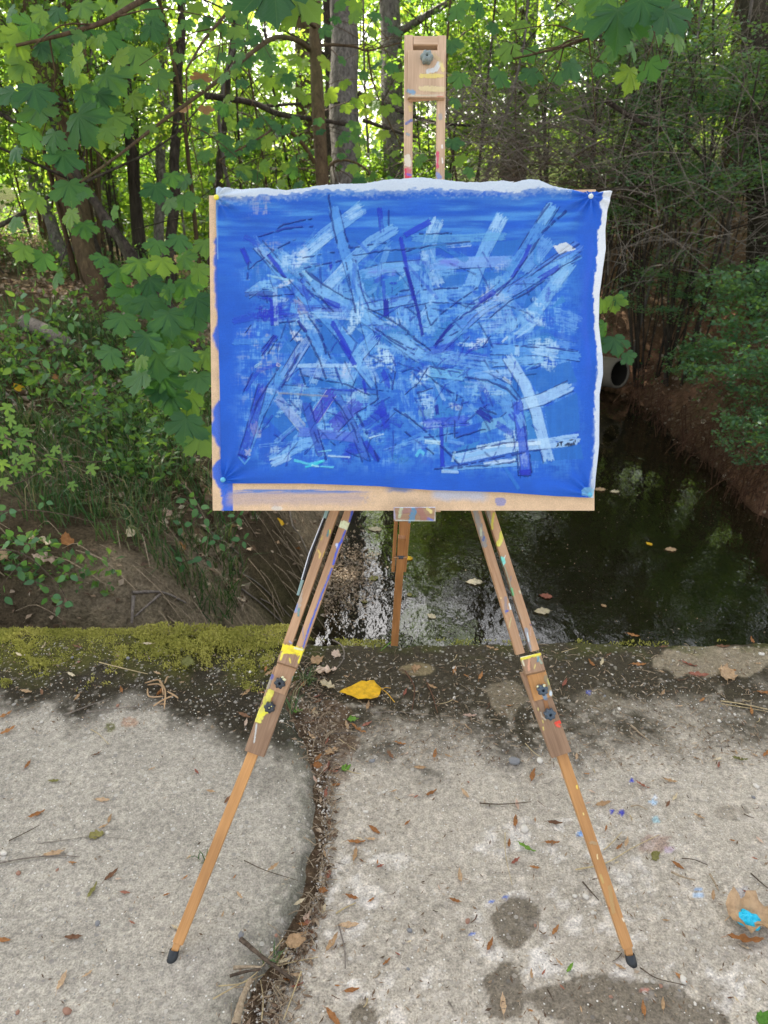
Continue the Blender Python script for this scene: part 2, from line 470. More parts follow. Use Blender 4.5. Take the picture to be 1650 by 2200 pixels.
def terrain(x, y):
    x = np.asarray(x, float); y = np.asarray(y, float)
    dl = xl(y) - x; dr = x - xr(y)
    wob = (fbm(x * 1.3, y * 1.3, 5, 3) - .5) * .35
    zl = -1.0 + 1.02 * ss(0, .95, dl + wob * .8) + .42 * ss(.8, 2.6, dl + wob) + .085 * np.maximum(dl - 2.0, 0)
    st = np.interp(y, [5, 7.5], [.45, 1.25])
    zr = -1.02 + .95 * ss(-.05, st, dr + wob * .4) + .55 * ss(st * .8, st + 1.4, dr) + .10 * np.maximum(dr - 1.6, 0)
    zc = -1.35
    zl = zl + .05 * (fbm(x * 6, y * 6, 9, 3) - .5) + .25 * (fbm(x * .7, y * .7, 3, 3) - .5) * ss(.3, 1.6, dl)
    zr = zr + .16 * (fbm(x * 5, y * 5, 19, 4) - .5) + .06 * (fbm(x * 16, y * 16, 29, 2) - .5) + .25 * (fbm(x * .7, y * .7, 3, 3) - .5) * ss(.5, 2, dr)
    z = np.where(dl > 0, zl, np.where(dr > -.05, zr, zc))
    z = np.where((dl <= 0) & (dl > -.5), np.maximum(z, -1.0 - .7 * (-dl)), z)
    # the near side, under and behind the concrete
    k = ss(2.75, 2.05, y)
    near = np.where(np.abs(x) > 5.8, -.03, -.45) 
    z = z * (1 - k) + np.minimum(near, np.where(np.abs(x) > 5.8, 9, np.minimum(z, -.45))) * k
    far = ss(25, 80, y)
    return z * (1 - far) + 1.6 * far

def axis(parts):
    out = []
    for a, b, s in parts: out.append(np.arange(a, b, s))
    return np.unique(np.round(np.concatenate(out), 4))
gx = axis([(-160, -14, 14), (-14, -5, .6), (-5, 5.5, .045), (5.5, 14, .6), (14, 161, 14)])
gy = axis([(-60, -3, 8), (-3, 2, .4), (2, 4.5, .03), (4.5, 10, .06), (10, 16, .25), (16, 40, 2), (40, 301, 20)])
GX, GY = np.meshgrid(gx, gy)
GZ = terrain(GX, GY)
fx_, fy_ = GX.ravel(), GY.ravel()
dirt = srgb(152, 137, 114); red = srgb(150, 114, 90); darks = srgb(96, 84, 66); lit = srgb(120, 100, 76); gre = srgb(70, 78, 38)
w1 = ss(.35, .65, fbm(fx_ * 2, fy_ * 2, 31, 4))[:, None]; w2 = ss(.45, .7, fbm(fx_ * 1.1, fy_ * 1.1, 41, 4))[:, None]
cl = dirt * (1 - w1) + darks * w1; cl = cl * (1 - w2 * .5) + gre * w2 * .5
cr_ = red * (1 - w1 * .6) + darks * w1 * .6
isr = (fx_ > (xl(fy_) + xr(fy_)) / 2)[:, None]
colr = np.where(isr, cr_, cl)
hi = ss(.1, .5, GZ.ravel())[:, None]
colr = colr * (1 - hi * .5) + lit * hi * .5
farg = ss(10, 16, fy_)[:, None]; colr = colr * (1 - farg) + srgb(78, 88, 44) * farg
colr = np.where((GZ.ravel() < WATER_Z + .01)[:, None], srgb(52, 42, 30), colr)
ter = obj('ground', mesh_data('ground', np.stack([fx_, fy_, GZ.ravel()], 1), grid_faces(len(gy), len(gx)), M['soil'], True, {'Col': colr}))
tag(ter, kind='structure')

wx = axis([(-40, -1.5, 3), (-1.5, 4.2, .1), (4.2, 41, 4)]); wy = axis([(1.9, 10, .1), (10, 60, 3)])
WX, WY = np.meshgrid(wx, wy)
wat = obj('water', mesh_data('water', np.stack([WX.ravel(), WY.ravel(), np.full(WX.size, WATER_Z)], 1), grid_faces(len(wy), len(wx)), M['water']))
tag(wat, kind='structure')

# ------------------------------------------------------------------ the concrete weir deck: two slabs with a worn joint between them
jp = np.array([G(px, py) for px, py in [(628, 1372), (640, 1440), (622, 1500), (662, 1570), (684, 1640), (690, 1720), (684, 1800), (668, 1880), (645, 1950), (600, 2045), (560, 2100), (528, 2200), (500, 2330)]])
o = np.argsort(jp[:, 1]); jy, jx = jp[o, 1], jp[o, 0]
def joint(y): return np.interp(y, jy, jx)
EDGE_Y = 2.105
def edge_y(x): return EDGE_Y + .02 * (fbm(x * 3, 0 * x, 71, 3) - .5) + .03 * (fbm(x * 14, 0 * x + 4, 72, 2) - .5)

def blob(px, py, cx, cy, rx, ry, s, rough=.35, f=40.0):
    """1 inside an irregular outline, 0 outside"""
    d = np.sqrt(((px - cx) / rx) ** 2 + ((py - cy) / ry) ** 2)
    d = d + rough * (fbm(px / f, py / f, s, 4) - .5) * 2
    return ss(1.06, .94, d)

def slab_colour(x, y, left):
    V = np.stack([x, y, np.full_like(x, 0.0 if left else -.028)], 1)
    px, py, _ = proj(V)
    base = srgb(170, 163, 152) if left else srgb(178, 169, 156)
    n = fbm(x * 7, y * 7, 51, 5); n2 = fbm(x * 30, y * 30, 52, 4); n3 = fbm(x * 90, y * 90, 53, 3)
    c = base * (0.82 + .28 * n[:, None] + .18 * (n2[:, None] - .5) + .25 * (n3[:, None] - .5))
    wet = np.zeros(len(x))
    def lay(mask, col):
        nonlocal c
        mk_ = np.clip(mask, 0, 1)[:, None]; c = c * (1 - mk_) + np.asarray(col) * mk_
    nn = fbm(x * 9, y * 9, 61, 5) - .5; nf = fbm(x * 45, y * 45, 62, 4)
    if left:
        lim = np.interp(px, [0, 120, 300, 420, 520, 600, 700], [1530, 1545, 1540, 1565, 1640, 1660, 1560])
        dk = ss(lim + 45, lim - 60, py + nn * 190)
        lay(dk * ss(.25, .62, nf + .12 + .25 * ss(lim, lim - 70, py)), srgb(56, 51, 41))
        sh = ss(.13, .0, joint(y) - x + nn * .05)
        lay(sh * .62 * ss(.2, .55, nf), srgb(92, 94, 80))  # shade of the slab's rounded joint edge, painted in grey-green
        ms = ss(1468, 1415, py + nn * 150)
        lay(ms * .7, srgb(84, 84, 38))
        lay(blob(px, py, 238, 1562, 13, 11, 3) * .8, srgb(96, 96, 52)); lay(blob(px, py, 278, 1552, 16, 10, 4) * .45, srgb(172, 118, 82))
    else:
        lim = np.interp(px, [600, 700, 900, 1100, 1300, 1450, 1700], [1590, 1610, 1630, 1650, 1620, 1570, 1530])
        dk = ss(lim + 60, lim - 90, py + nn * 260)
        lay(dk * ss(.28, .62, nf + .10 + .25 * ss(1560, 1420, py)) * .97, srgb(36, 32, 25))
        lay(ss(1640, 1560, py + nn * 120) * .35, srgb(92, 84, 66))
        # cleaner pale bare places in the lichen
        lay(blob(px, py, 895, 1440, 40, 14, 5) * .8, srgb(140, 126, 96)); lay(blob(px, py, 1088, 1500, 45, 40, 6, .5) * .6, srgb(142, 130, 110))
        lay(blob(px, py, 1540, 1420, 130, 34, 7, .5) * .8, srgb(150, 138, 118)); lay(blob(px, py, 1300, 1510, 60, 25, 8, .6) * .4, srgb(138, 128, 110))
        lay(ss(1424, 1392, py + nn * 60) * .55 * ss(.4, .6, fbm(x * 12, y * 12, 66, 3)), srgb(76, 80, 34))
        lay(blob(px, py, 690, 1600, 70, 95, 9, .5) * .55, srgb(106, 84, 66))
        # lime bloom, mostly round the wet patches
        lm = ss(.50, .68, fbm(x * 34, y * 34, 81, 5)) * .85
        for cx, cy, rx, ry in [(1190, 2000, 70, 90), (1075, 2000, 55, 90), (1350, 1960, 70, 90), (1120, 2065, 110, 50), (1500, 2120, 130, 60), (790, 1880, 90, 60), (860, 2150, 120, 60), (730, 1960, 60, 60), (1200, 1800, 200, 40), (1420, 2085, 90, 25)]:
            lay(blob(px, py, cx, cy, rx, ry, int(cx), .8, 40) * lm * (.5 + .8 * n2) * 1.0, srgb(214, 207, 200))
        lay(ss(.60, .70, fbm(x * 34, y * 34, 83, 4)) * .45 * ss(1600, 1700, py), srgb(206, 196, 184))
        w = np.maximum(blob(px, py, 1112, 1972, 50, 54, 11, .42, 38), blob(px, py, 1290, 2150, 180, 52, 13, .38, 60))
        w = np.maximum(w, blob(px, py, 1085, 2125, 42, 60, 14, .4, 32)); w = np.maximum(w, blob(px, py, 1390, 2200, 175, 55, 15, .15, 50))
        w = np.maximum(w, blob(px, py, 780, 2185, 26, 32, 16, .25, 30)); w = np.maximum(w, .5 * blob(px, py, 1572, 1745, 34, 16, 17, .4, 20))
        w = np.maximum(w, .35 * blob(px, py, 1535, 2140, 40, 40, 18, .4, 20))
        mk_ = w[:, None] * .93
        c = c * (1 - mk_) + (c * .22 + .55 * srgb(100, 88, 70)) * mk_
        wet = w
        for cx, cy, r, col in [(1316, 1741, 5, (36, 48, 170)), (1334, 1745, 6, (36, 48, 170)), (1244, 1790, 9, (110, 150, 205)), (1401, 1723, 7, (175, 200, 225)), (1408, 1760, 9, (150, 180, 190)), (1408, 1712, 5, (200, 205, 215)),
                               (1086, 1928, 5, (80, 110, 190)), (1055, 1937, 4, (80, 110, 190)), (1503, 1923, 9, (160, 180, 205)), (1600, 1920, 18, (160, 160, 172)), (1384, 2127, 7, (190, 130, 115)), (1013, 2005, 4, (90, 120, 200)), (1437, 1825, 9, (185, 170, 185)),
                               (1358, 1677, 5, (40, 60, 180)), (1405, 1815, 28, (150, 112, 100)), (1500, 1912, 6, (150, 180, 220)), (1265, 1490, 5, (60, 80, 170))]:
            lay(blob(px, py, cx, cy, r * 1.2, r * .8, int(cx), .6, 7) * (.9 if r < 12 else .45), srgb(*col))
    # white chalky flecks
    fl = (_h(np.floor(x / .007), np.floor(y / .007), 91) > .992) & (nf > .4)
    lay(fl * .5, srgb(204, 198, 184))
    return c, wet

def slab(name, left):
    ys = axis([(-4, .55, .3), (.55, 1.35, .006), (1.35, 2.0, .007), (2.0, 2.105, .007)])
    ys = np.append(ys, [EDGE_Y])
    if left:
        off = np.concatenate([-np.array([6, 5, 4, 3, 2.4, 2.0, 1.75]), -np.arange(1.55, .12, -.0065), -np.arange(.12, 0, -.004), [-.0]])
    else:
        off = np.concatenate([np.arange(0, .1, .004), np.arange(.1, 2.0, .0062), [2.1, 2.4, 3, 4, 5, 6]])
    O, Y = np.meshgrid(off, ys)
    J = joint(Y)
    if left: X = J + O
    else: X = J + .002 + O
    X = X + np.where(np.abs(O) < .03, .016 * (fbm(Y * 18, 0 * Y, 77 + left, 3) - .5), 0)
    tt = ss(1.9, EDGE_Y, Y)
    Y2 = Y + (edge_y(X) - EDGE_Y) * tt
    fxr, fyr = X.ravel(), Y2.ravel()
    z = .006 * (fbm(fxr * 3, fyr * 3, 21, 3) - .5) + .0030 * (fbm(fxr * 40, fyr * 40, 22, 3) - .5) + .0022 * (fbm(fxr * 130, fyr * 130, 23, 2) - .5)
    if left:
        d = -O.ravel()
        z = z - .034 * (1 - ss(0, .07, d)) ** 2 - .012 * ss(.22, 0, d)
        # mossy shoulder at the far edge
        z = z + .022 * ss(1.80, 2.02, fyr) * (fbm(fxr * 5, fyr * 5, 24, 3) + .3)
    else:
        z = z - .028 - .012 * (1 - ss(0, .05, O.ravel()))
        z = z + .008 * ss(1.75, 2.0, fyr) * (fbm(fxr * 6, fyr * 6, 25, 3))
    z = z - .025 * ss(EDGE_Y - .03, EDGE_Y, Y.ravel()) ** 2
    c, wet = slab_colour(fxr, fyr, left)
    V = np.stack([fxr, fyr, z], 1)
    nr, nc = X.shape
    F = [grid_faces(nr, nc)]
    # skirts: far face down into the water, joint side, near and outer sides
    def skirt(idx, depth, flip):
        nonlocal V, c, wet
        b = len(V); lo = V[idx].copy(); mid = V[idx].copy(); mid[:, 2] -= .05; lo[:, 2] = -depth
        lo[:, 1] += 0
        V = np.vstack([V, mid, lo]); cc = c[idx]
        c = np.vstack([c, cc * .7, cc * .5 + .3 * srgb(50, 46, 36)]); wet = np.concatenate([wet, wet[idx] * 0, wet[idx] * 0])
        n = len(idx); a = np.asarray(idx); m1 = np.arange(b, b + n); l1 = np.arange(b + n, b + 2 * n)
        for p_, q_ in ((a, m1), (m1, l1)):
            q = np.stack([p_[:-1], p_[1:], q_[1:], q_[:-1]], 1)
            F.append(q[:, ::-1] if flip else q)
    ids = np.arange(nr * nc).reshape(nr, nc)
    skirt(ids[-1, :], 1.5, True); skirt(ids[0, :], 1.5, False)
    skirt(ids[:, -1], .15 if left else 1.5, False); skirt(ids[:, 0], 1.5 if left else .15, True)
    me = mesh_data(name, V, F, M['concrete'], True, {'Col': c, 'wet': wet})
    return tag(obj('concrete_slab', me), kind='structure')
slab('left', True); slab('right', False)
# packed earth in the joint
ys = np.arange(-2, 2.09, .012); us = np.linspace(-.022, .02, 7)
U, Y = np.meshgrid(us, ys); X = joint(Y) + U
Z = -.044 + .016 * fbm(X * 30, Y * 30, 33, 3)
V = np.stack([X.ravel(), Y.ravel(), Z.ravel()], 1)
cc = srgb(112, 94, 76) * (.6 + .8 * fbm(X.ravel() * 60, Y.ravel() * 60, 35, 3)[:, None])
tag(obj('joint_earth', mesh_data('joint_earth', V, grid_faces(len(ys), len(us)), M['soil'], True, {'Col': cc})), kind='structure')

def slab_z(x, y): return np.where(x < joint(y), 0.0 + .02 * ss(1.80, 2.02, y), -.028)
# ------------------------------------------------------------------ distance helpers for strokes of paint
def seg_info(px, py, pts):
    """distance to the polyline, and length along it"""
    best = np.full(px.shape, 1e9); along = np.zeros(px.shape); side = np.zeros(px.shape)
    acc = 0.0
    for (x0, y0), (x1, y1) in zip(pts[:-1], pts[1:]):
        dx, dy = x1 - x0, y1 - y0; l = math.hypot(dx, dy) + 1e-9
        t = np.clip(((px - x0) * dx + (py - y0) * dy) / (l * l), 0, 1)
        ex, ey = px - (x0 + t * dx), py - (y0 + t * dy)
        d = np.hypot(ex, ey); k = d < best
        best = np.where(k, d, best); along = np.where(k, acc + t * l, along)
        side = np.where(k, (ex * -dy + ey * dx) / l, side); acc += l
    return best, along, side, acc

# paint marks on the easel, in the photograph's pixels: (kind, points, width, colour, alpha)
YEL = (236, 222, 60); 
MARKS = [
 # mast block and rails
 ('l', [(905, 163), (950, 163)], 9, (222, 205, 110), .75), ('l', [(905, 190), (952, 192)], 12, (214, 200, 150), .7), ('l', [(878, 196), (888, 199)], 10, (110, 150, 180), .9),
 ('l', [(920, 153), (936, 149), (943, 137)], 10, (205, 212, 214), .85), ('l', [(948, 138), (952, 150)], 8, (226, 214, 130), .7), ('l', [(932, 118), (948, 132)], 9, (190, 170, 120), .5),
 ('l', [(880, 205), (950, 205)], 3, (200, 196, 170), .8), ('l', [(940, 207), (952, 207)], 3, (196, 110, 90), .8),
 ('l', [(873, 265), (878, 262), (885, 258)], 6, (92, 104, 160), .9), ('l', [(875, 288), (879, 290)], 6, (130, 150, 160), .8), ('l', [(946, 248), (947, 254)], 8, (140, 150, 160), .6),
 ('l', [(876, 338), (876, 352)], 14, (214, 204, 186), .95), ('l', [(876, 366), (876, 372)], 14, (200, 90, 110), .8), ('l', [(871, 374), (882, 376)], 5, (110, 100, 190), .95), ('l', [(877, 384), (877, 396)], 15, (206, 48, 82), .95), ('l', [(871, 364), (872, 378)], 4, (206, 48, 82), .9),
 ('l', [(940, 328), (940, 340), (938, 348), (940, 358)], 7, (206, 80, 112), .95), ('l', [(936, 338), (937, 350)], 2.5, (235, 230, 230), .9), ('l', [(938, 374), (944, 380)], 10, (110, 140, 200), .8), ('l', [(950, 312), (950, 318)], 3, (240, 240, 235), .9), ('l', [(950, 340), (951, 350)], 3, (240, 240, 235), .8),
 ('l', [(880, 230), (882, 238)], 7, (214, 196, 100), .5), ('l', [(936, 389), (950, 387)], 5, (225, 225, 222), .8),
 # left leg
 ('l', [(757, 1097), (752, 1120)], 6, (60, 90, 190), .95), ('l', [(736, 1126), (747, 1130)], 18, (218, 226, 190), .9), ('l', [(742, 1140), (735, 1158), (730, 1168)], 4, (58, 90, 200), .95), ('l', [(735, 1162), (727, 1172)], 5, (60, 90, 200), .95), ('l', [(724, 1170), (725, 1176)], 6, (205, 215, 245), .95),
 ('l', [(729, 1170), (722, 1190), (716, 1212)], 5, (58, 90, 200), .95), ('l', [(713, 1222), (706, 1240), (692, 1275), (678, 1312), (664, 1350), (651, 1392)], 4.2, (66, 96, 186), .95),
 ('l', [(706, 1140), (703, 1152)], 4, (70, 130, 140), .95), ('l', [(709, 1138), (709, 1146)], 3, (215, 205, 70), .95), ('l', [(693, 1152), (690, 1160)], 3, (200, 180, 80), .6), ('l', [(683, 1182), (688, 1190), (686, 1198)], 4, (232, 206, 110), .7), ('l', [(698, 1184), (694, 1196)], 2, (226, 200, 90), .8),
 ('l', [(645, 1260), (642, 1300)], 11, (178, 172, 160), .6), ('l', [(638, 1298), (635, 1314)], 6, (130, 150, 200), .8), ('l', [(642, 1308), (641, 1322)], 5, (90, 148, 150), .95), ('l', [(622, 1378), (626, 1382)], 5, (150, 160, 200), .7), ('l', [(650, 1345), (652, 1372)], 1.5, (120, 140, 200), .8),
 ('l', [(612, 1394), (630, 1396), (650, 1402)], 20, (238, 218, 50), .97), ('l', [(607, 1404), (603, 1416)], 5, (240, 225, 90), .9), ('l', [(652, 1402), (644, 1422)], 9, (240, 228, 60), .95), ('l', [(622, 1414), (624, 1424)], 3, (240, 225, 90), .8), ('l', [(634, 1392), (650, 1396)], 4, (205, 220, 205), .8), ('l', [(625, 1396), (638, 1406)], 5, (190, 160, 40), .45),
 ('l', [(581, 1488), (570, 1512), (561, 1532), (556, 1547)], 15, (232, 226, 100), .97), ('l', [(560, 1538), (572, 1530)], 8, (236, 230, 70), .95), ('l', [(585, 1452), (583, 1458)], 7, (90, 110, 180), .85), ('l', [(580, 1462), (575, 1476)], 8, (170, 172, 160), .7), ('l', [(551, 1556), (549, 1575), (546, 1595)], 3.5, (210, 214, 210), .85), ('l', [(630, 1455), (628, 1462)], 4, (120, 170, 160), .8),
 # right leg
 ('l', [(1022, 1100), (1030, 1130), (1040, 1170)], 13, (128, 136, 138), .75), ('l', [(1033, 1135), (1034, 1150)], 4, (180, 190, 160), .9), ('l', [(1040, 1154), (1038, 1160)], 5, (80, 100, 150), .9), ('l', [(1048, 1100), (1056, 1125)], 9, (118, 128, 124), .75), ('l', [(1061, 1103), (1057, 1125), (1058, 1136)], 5, (198, 190, 70), .85),
 ('l', [(1078, 1145), (1076, 1158), (1070, 1170)], 9, (214, 210, 90), .95), ('l', [(1078, 1162), (1072, 1172)], 5, (222, 220, 110), .95), ('l', [(1079, 1200), (1082, 1208)], 9, (120, 214, 200), .97), ('l', [(1082, 1210), (1081, 1216)], 4, (150, 225, 215), .95), ('l', [(1086, 1193), (1084, 1198)], 1.5, (235, 240, 240), .9),
 ('l', [(1084, 1218), (1094, 1250), (1102, 1276)], 4, (140, 160, 140), .6), ('l', [(1099, 1266), (1102, 1278)], 6, (96, 180, 120), .9), ('l', [(1098, 1238), (1097, 1248)], 3, (120, 120, 130), .7), ('l', [(1116, 1270), (1118, 1274)], 4, (200, 200, 170), .8),
 ('l', [(1086, 1284), (1087, 1316)], 6, (130, 128, 138), .7), ('l', [(1095, 1298), (1097, 1308)], 5, (226, 234, 234), .95), ('l', [(1088, 1313), (1091, 1312)], 5, (70, 90, 180), .95), ('l', [(1098, 1328), (1094, 1348)], 3, (190, 180, 130), .8), ('l', [(1076, 1284), (1076, 1286)], 3, (230, 200, 130), .9), ('l', [(1117, 1361), (1118, 1366)], 3, (240, 240, 235), .95),
 ('l', [(1104, 1282), (1112, 1310), (1120, 1330)], 4, (160, 150, 130), .5), ('l', [(1130, 1352), (1134, 1375), (1139, 1398)], 8, (140, 150, 160), .75), ('l', [(1133, 1360), (1136, 1378)], 2.5, (200, 215, 220), .9), ('l', [(1139, 1341), (1141, 1343)], 3, (70, 60, 120), .8), ('l', [(1140, 1350), (1140, 1366)], 2, (200, 170, 160), .6),
 ('l', [(1122, 1414), (1138, 1408), (1160, 1404)], 10, (226, 214, 70), .95), ('l', [(1156, 1412), (1163, 1424)], 6, (150, 170, 150), .8), ('l', [(1118, 1412), (1160, 1400)], 2.5, (236, 238, 225), .9), ('l', [(1157, 1412), (1155, 1421)], 4, (80, 130, 150), .9), ('l', [(1137, 1417), (1136, 1440)], 5, (206, 150, 120), .8), ('l', [(1122, 1420), (1126, 1430)], 4, (225, 222, 190), .8), ('l', [(1150, 1428), (1148, 1436)], 3, (210, 190, 110), .7),
 ('l', [(1174, 1455), (1182, 1478), (1187, 1492)], 12, (120, 130, 110), .65), ('l', [(1178, 1460), (1180, 1470)], 5, (200, 196, 110), .8), ('l', [(1183, 1486), (1183, 1492)], 6, (216, 228, 236), .95), ('l', [(1168, 1490), (1172, 1500)], 9, (110, 150, 180), .85), ('l', [(1160, 1478), (1165, 1482)], 18, (90, 105, 100), .4),
 ('l', [(1195, 1554), (1203, 1551)], 7, (236, 70, 52), .97), ('l', [(1196, 1558), (1202, 1561)], 5, (240, 90, 70), .97), ('l', [(1162, 1531), (1165, 1540), (1172, 1546)], 3, (220, 205, 180), .8), ('l', [(1166, 1548), (1167, 1552)], 3, (210, 195, 110), .9), ('l', [(1167, 1562), (1168, 1568)], 3, (220, 200, 110), .9), ('l', [(1156, 1522), (1157, 1526)], 3, (230, 215, 130), .8),
 ('l', [(1239, 1688), (1240, 1694)], 3.5, (236, 206, 90), .95), ('l', [(1253, 1747), (1254, 1751)], 3, (236, 220, 140), .9), ('l', [(1270, 1810), (1280, 1812)], 8, (160, 150, 120), .5), ('l', [(1283, 1836), (1284, 1846)], 2.5, (240, 225, 170), .9), ('l', [(1290, 1880), (1296, 1896)], 5, (190, 180, 110), .5), ('l', [(1310, 1905), (1318, 1960)], 8, (170, 160, 110), .35), ('l', [(1309, 1950), (1310, 1953)], 2.5, (150, 40, 40), .8), ('l', [(1337, 1973), (1341, 1980)], 3, (240, 236, 215), .9),
 # tray
 ('l', [(862, 1093), (858, 1110)], 8, (176, 186, 150), .85), ('l', [(890, 1094), (884, 1118)], 13, (70, 130, 165), .85), ('l', [(848, 1089), (935, 1089)], 3.5, (210, 214, 226), .9), ('l', [(919, 1093), (926, 1100)], 7, (214, 200, 130), .9), ('l', [(920, 1114), (928, 1118)], 6, (90, 110, 190), .8), ('l', [(850, 1118), (935, 1120)], 2.5, (190, 206, 200), .7), ('l', [(936, 1092), (935, 1118)], 3, (206, 212, 210), .7), ('l', [(900, 1092), (912, 1112)], 14, (146, 90, 92), .5), ('l', [(866, 1100), (880, 1096)], 10, (140, 100, 110), .5), ('l', [(846, 1092), (848, 1115)], 4, (160, 160, 190), .7),
]

def paint_at(V):
    px, py, _ = proj(V)
    col = np.zeros((len(V), 4), np.float32)
    for kk, (k, pts, w, rgb, al) in enumerate(MARKS):
        xs = [p[0] for p in pts]; ys = [p[1] for p in pts]
        sel = np.where((px > min(xs) - w) & (px < max(xs) + w) & (py > min(ys) - w) & (py < max(ys) + w))[0]
        if not len(sel): continue
        d, al_, sd, tot = seg_info(px[sel], py[sel], pts)
        r = w / 2 * (1 + .45 * (fbm(px[sel] / 4, py[sel] / 4, kk, 3) - .5) * 2)
        m = ss(r + .9, r - .9, d) * al * (.7 + .5 * vn(px[sel] / 2.0, py[sel] / 3.0, kk + 7))
        m = np.clip(m, 0, 1)
        a0 = col[sel, 3]
        col[sel, :3] = col[sel, :3] * (1 - m[:, None]) + srgb(*rgb)[None, :] * m[:, None] if True else 0
        col[sel, 3] = a0 * (1 - m) + m
    a = np.maximum(col[:, 3:4], 1e-4)
    col[:, :3] = np.clip(col[:, :3] / a, 0, 1)
    # stray specks
    return col

FACE = -FW   # towards the camera along its axis
def beam(name, A, B, w0, w1, th, mat, parent, nrm=FACE, step=.0016, bev=.0012, nv=None, kind=None, slant=(0, 0)):
    """wooden bar whose front face runs A->B; w = widths at the two ends, th = thickness behind the face"""
    A = np.asarray(A, float); B = np.asarray(B, float); ax = B - A; ln = np.linalg.norm(ax); ax /= ln
    nrm = np.asarray(nrm, float); nrm = nrm - ax * (nrm @ ax); nrm /= np.linalg.norm(nrm)
    sd = np.cross(ax, nrm)
    nu = max(2, int(ln / (step * 1.3)) + 1); nv = nv or max(5, int(max(w0, w1) / step) + 1)
    t = np.linspace(0, 1, nu)
    s = np.linspace(-1, 1, nv)
    prof_s = np.concatenate([s, [1, 1, -1, -1]]); 
    e = np.zeros(nv + 4); e[-4] = bev * 2; e[-3] = th; e[-2] = th; e[-1] = bev * 2
    hw = (w0 + (w1 - w0) * t) / 2
    inset = np.ones(nv + 4); 
    k = 1 - bev / max(w0, w1) * 2
    inset[:nv] = k
    V = A + t[:, None, None] * ln * ax + (prof_s * inset)[None, :, None] * hw[:, None, None] * sd - e[None, :, None] * nrm
    sl = (slant[0] * (1 - t) + slant[1] * t)[:, None, None]
    V = V + prof_s[None, :, None] * sl * ax
    n = nv + 4
    i = np.arange(nu - 1)[:, None] * n + np.arange(n)[None, :]; j = np.arange(nu - 1)[:, None] * n + (np.arange(n)[None, :] + 1) % n
    F = np.stack([i.ravel(), j.ravel(), j.ravel() + n, i.ravel() + n], 1)
    V = V.reshape(-1, 3)
    # caps
    c0 = len(V); V = np.vstack([V, V[:n].mean(0), V[-n:].mean(0)])
    a = np.arange(n)
    F2 = np.vstack([np.stack([(a + 1) % n, a, np.full(n, c0)], 1), np.stack([a + (nu - 1) * n, (a + 1) % n + (nu - 1) * n, np.full(n, c0 + 1)], 1)])
    rel = V - A
    seed = RNG.random() * 9
    gr = np.stack([rel @ sd + seed, rel @ ax + seed * .7, rel @ nrm], 1)
    return mk(name, V, [F, F2], mat, parent, False, {'Paint': paint_at(V), 'grain': gr})

def lerp(a, b, t): return np.asarray(a) * (1 - t) + np.asarray(b) * t

# ------------------------------------------------------------------ easel
easel = root('field_easel', 'paint-stained wooden field easel on three legs standing on the concrete', 'easel', G(860, 1700))
D_MAST = 1.60
mpx = D_MAST / FPX          # metres per photo pixel on the mast plane
def PM(px, py, off=0.0): return P(px, py, D_MAST + off)
# two mast rails, from the top down behind the board to the tray
beam('mast_rail', PM(878.5, 75), PM(873.5, 1100), 19 * mpx, 16.5 * mpx, .020, M['wood_pale'], easel)
beam('mast_rail', PM(949.5, 76), PM(938.5, 1100), 19 * mpx, 16.5 * mpx, .020, M['wood_pale'], easel)
beam('top_crossbar', PM(888.3, 86), PM(942.3, 86.5), 20 * mpx, 20 * mpx, .019, M['wood_pale'], easel, nrm=FACE)
beam('clamp_block', P(916, 108, D_MAST - .012), P(915.5, 209, D_MAST - .014), 78 * mpx, 78.5 * mpx, .011, M['wood_pale'], easel)
beam('clamp_underside', P(915, 211.5, D_MAST - .008), P(915, 217, D_MAST - .004), 74 * mpx, 73 * mpx, .012, M['wood'], easel)
beam('clamp_seam', P(879, 158.6, D_MAST - .0123), P(953, 158.8, D_MAST - .0123), .0009, .0009, .0003, M['wood_dull'], easel, nv=5)
def knob(name, px, py, d, r, mat, parent, depth=.016, lobes=7, phase=0., nrm=FACE, hole=True):
    """star knob: fluted outline, domed face, sunk centre"""
    c = P(px, py, d); n = nrm / np.linalg.norm(nrm); u = np.cross(n, UP); u /= np.linalg.norm(u); v = np.cross(n, u)
    K = 42; a = np.arange(K) * 2 * math.pi / K
    rr = r * (1 + .13 * np.cos(a * lobes + phase)); rings = [(.80, 0), (1, depth * .25), (1, depth * .72), (.86, depth), (.5, depth * 1.06), (.26, depth * 1.04), (.2, depth * .55 if hole else depth * 1.0), (.02, depth * .5 if hole else depth)]
    V = np.vstack([c + n * h + (rr * k)[:, None] * (np.cos(a)[:, None] * u + np.sin(a)[:, None] * v) for k, h in rings])
    F = []
    for q in range(len(rings) - 1):
        i = np.arange(K) + q * K; j = (np.arange(K) + 1) % K + q * K
        F.append(np.stack([i, j, j + K, i + K], 1))
    return mk(name, V, np.vstack(F), mat, parent, True)
kp = knob('clamp_knob', 916.5, 129, D_MAST - .013, 12.5 * mpx, M['knobpaint'], easel, .018, 6, .5)
kp['label'] = 'knob caked in grey-green paint at the top of the mast'

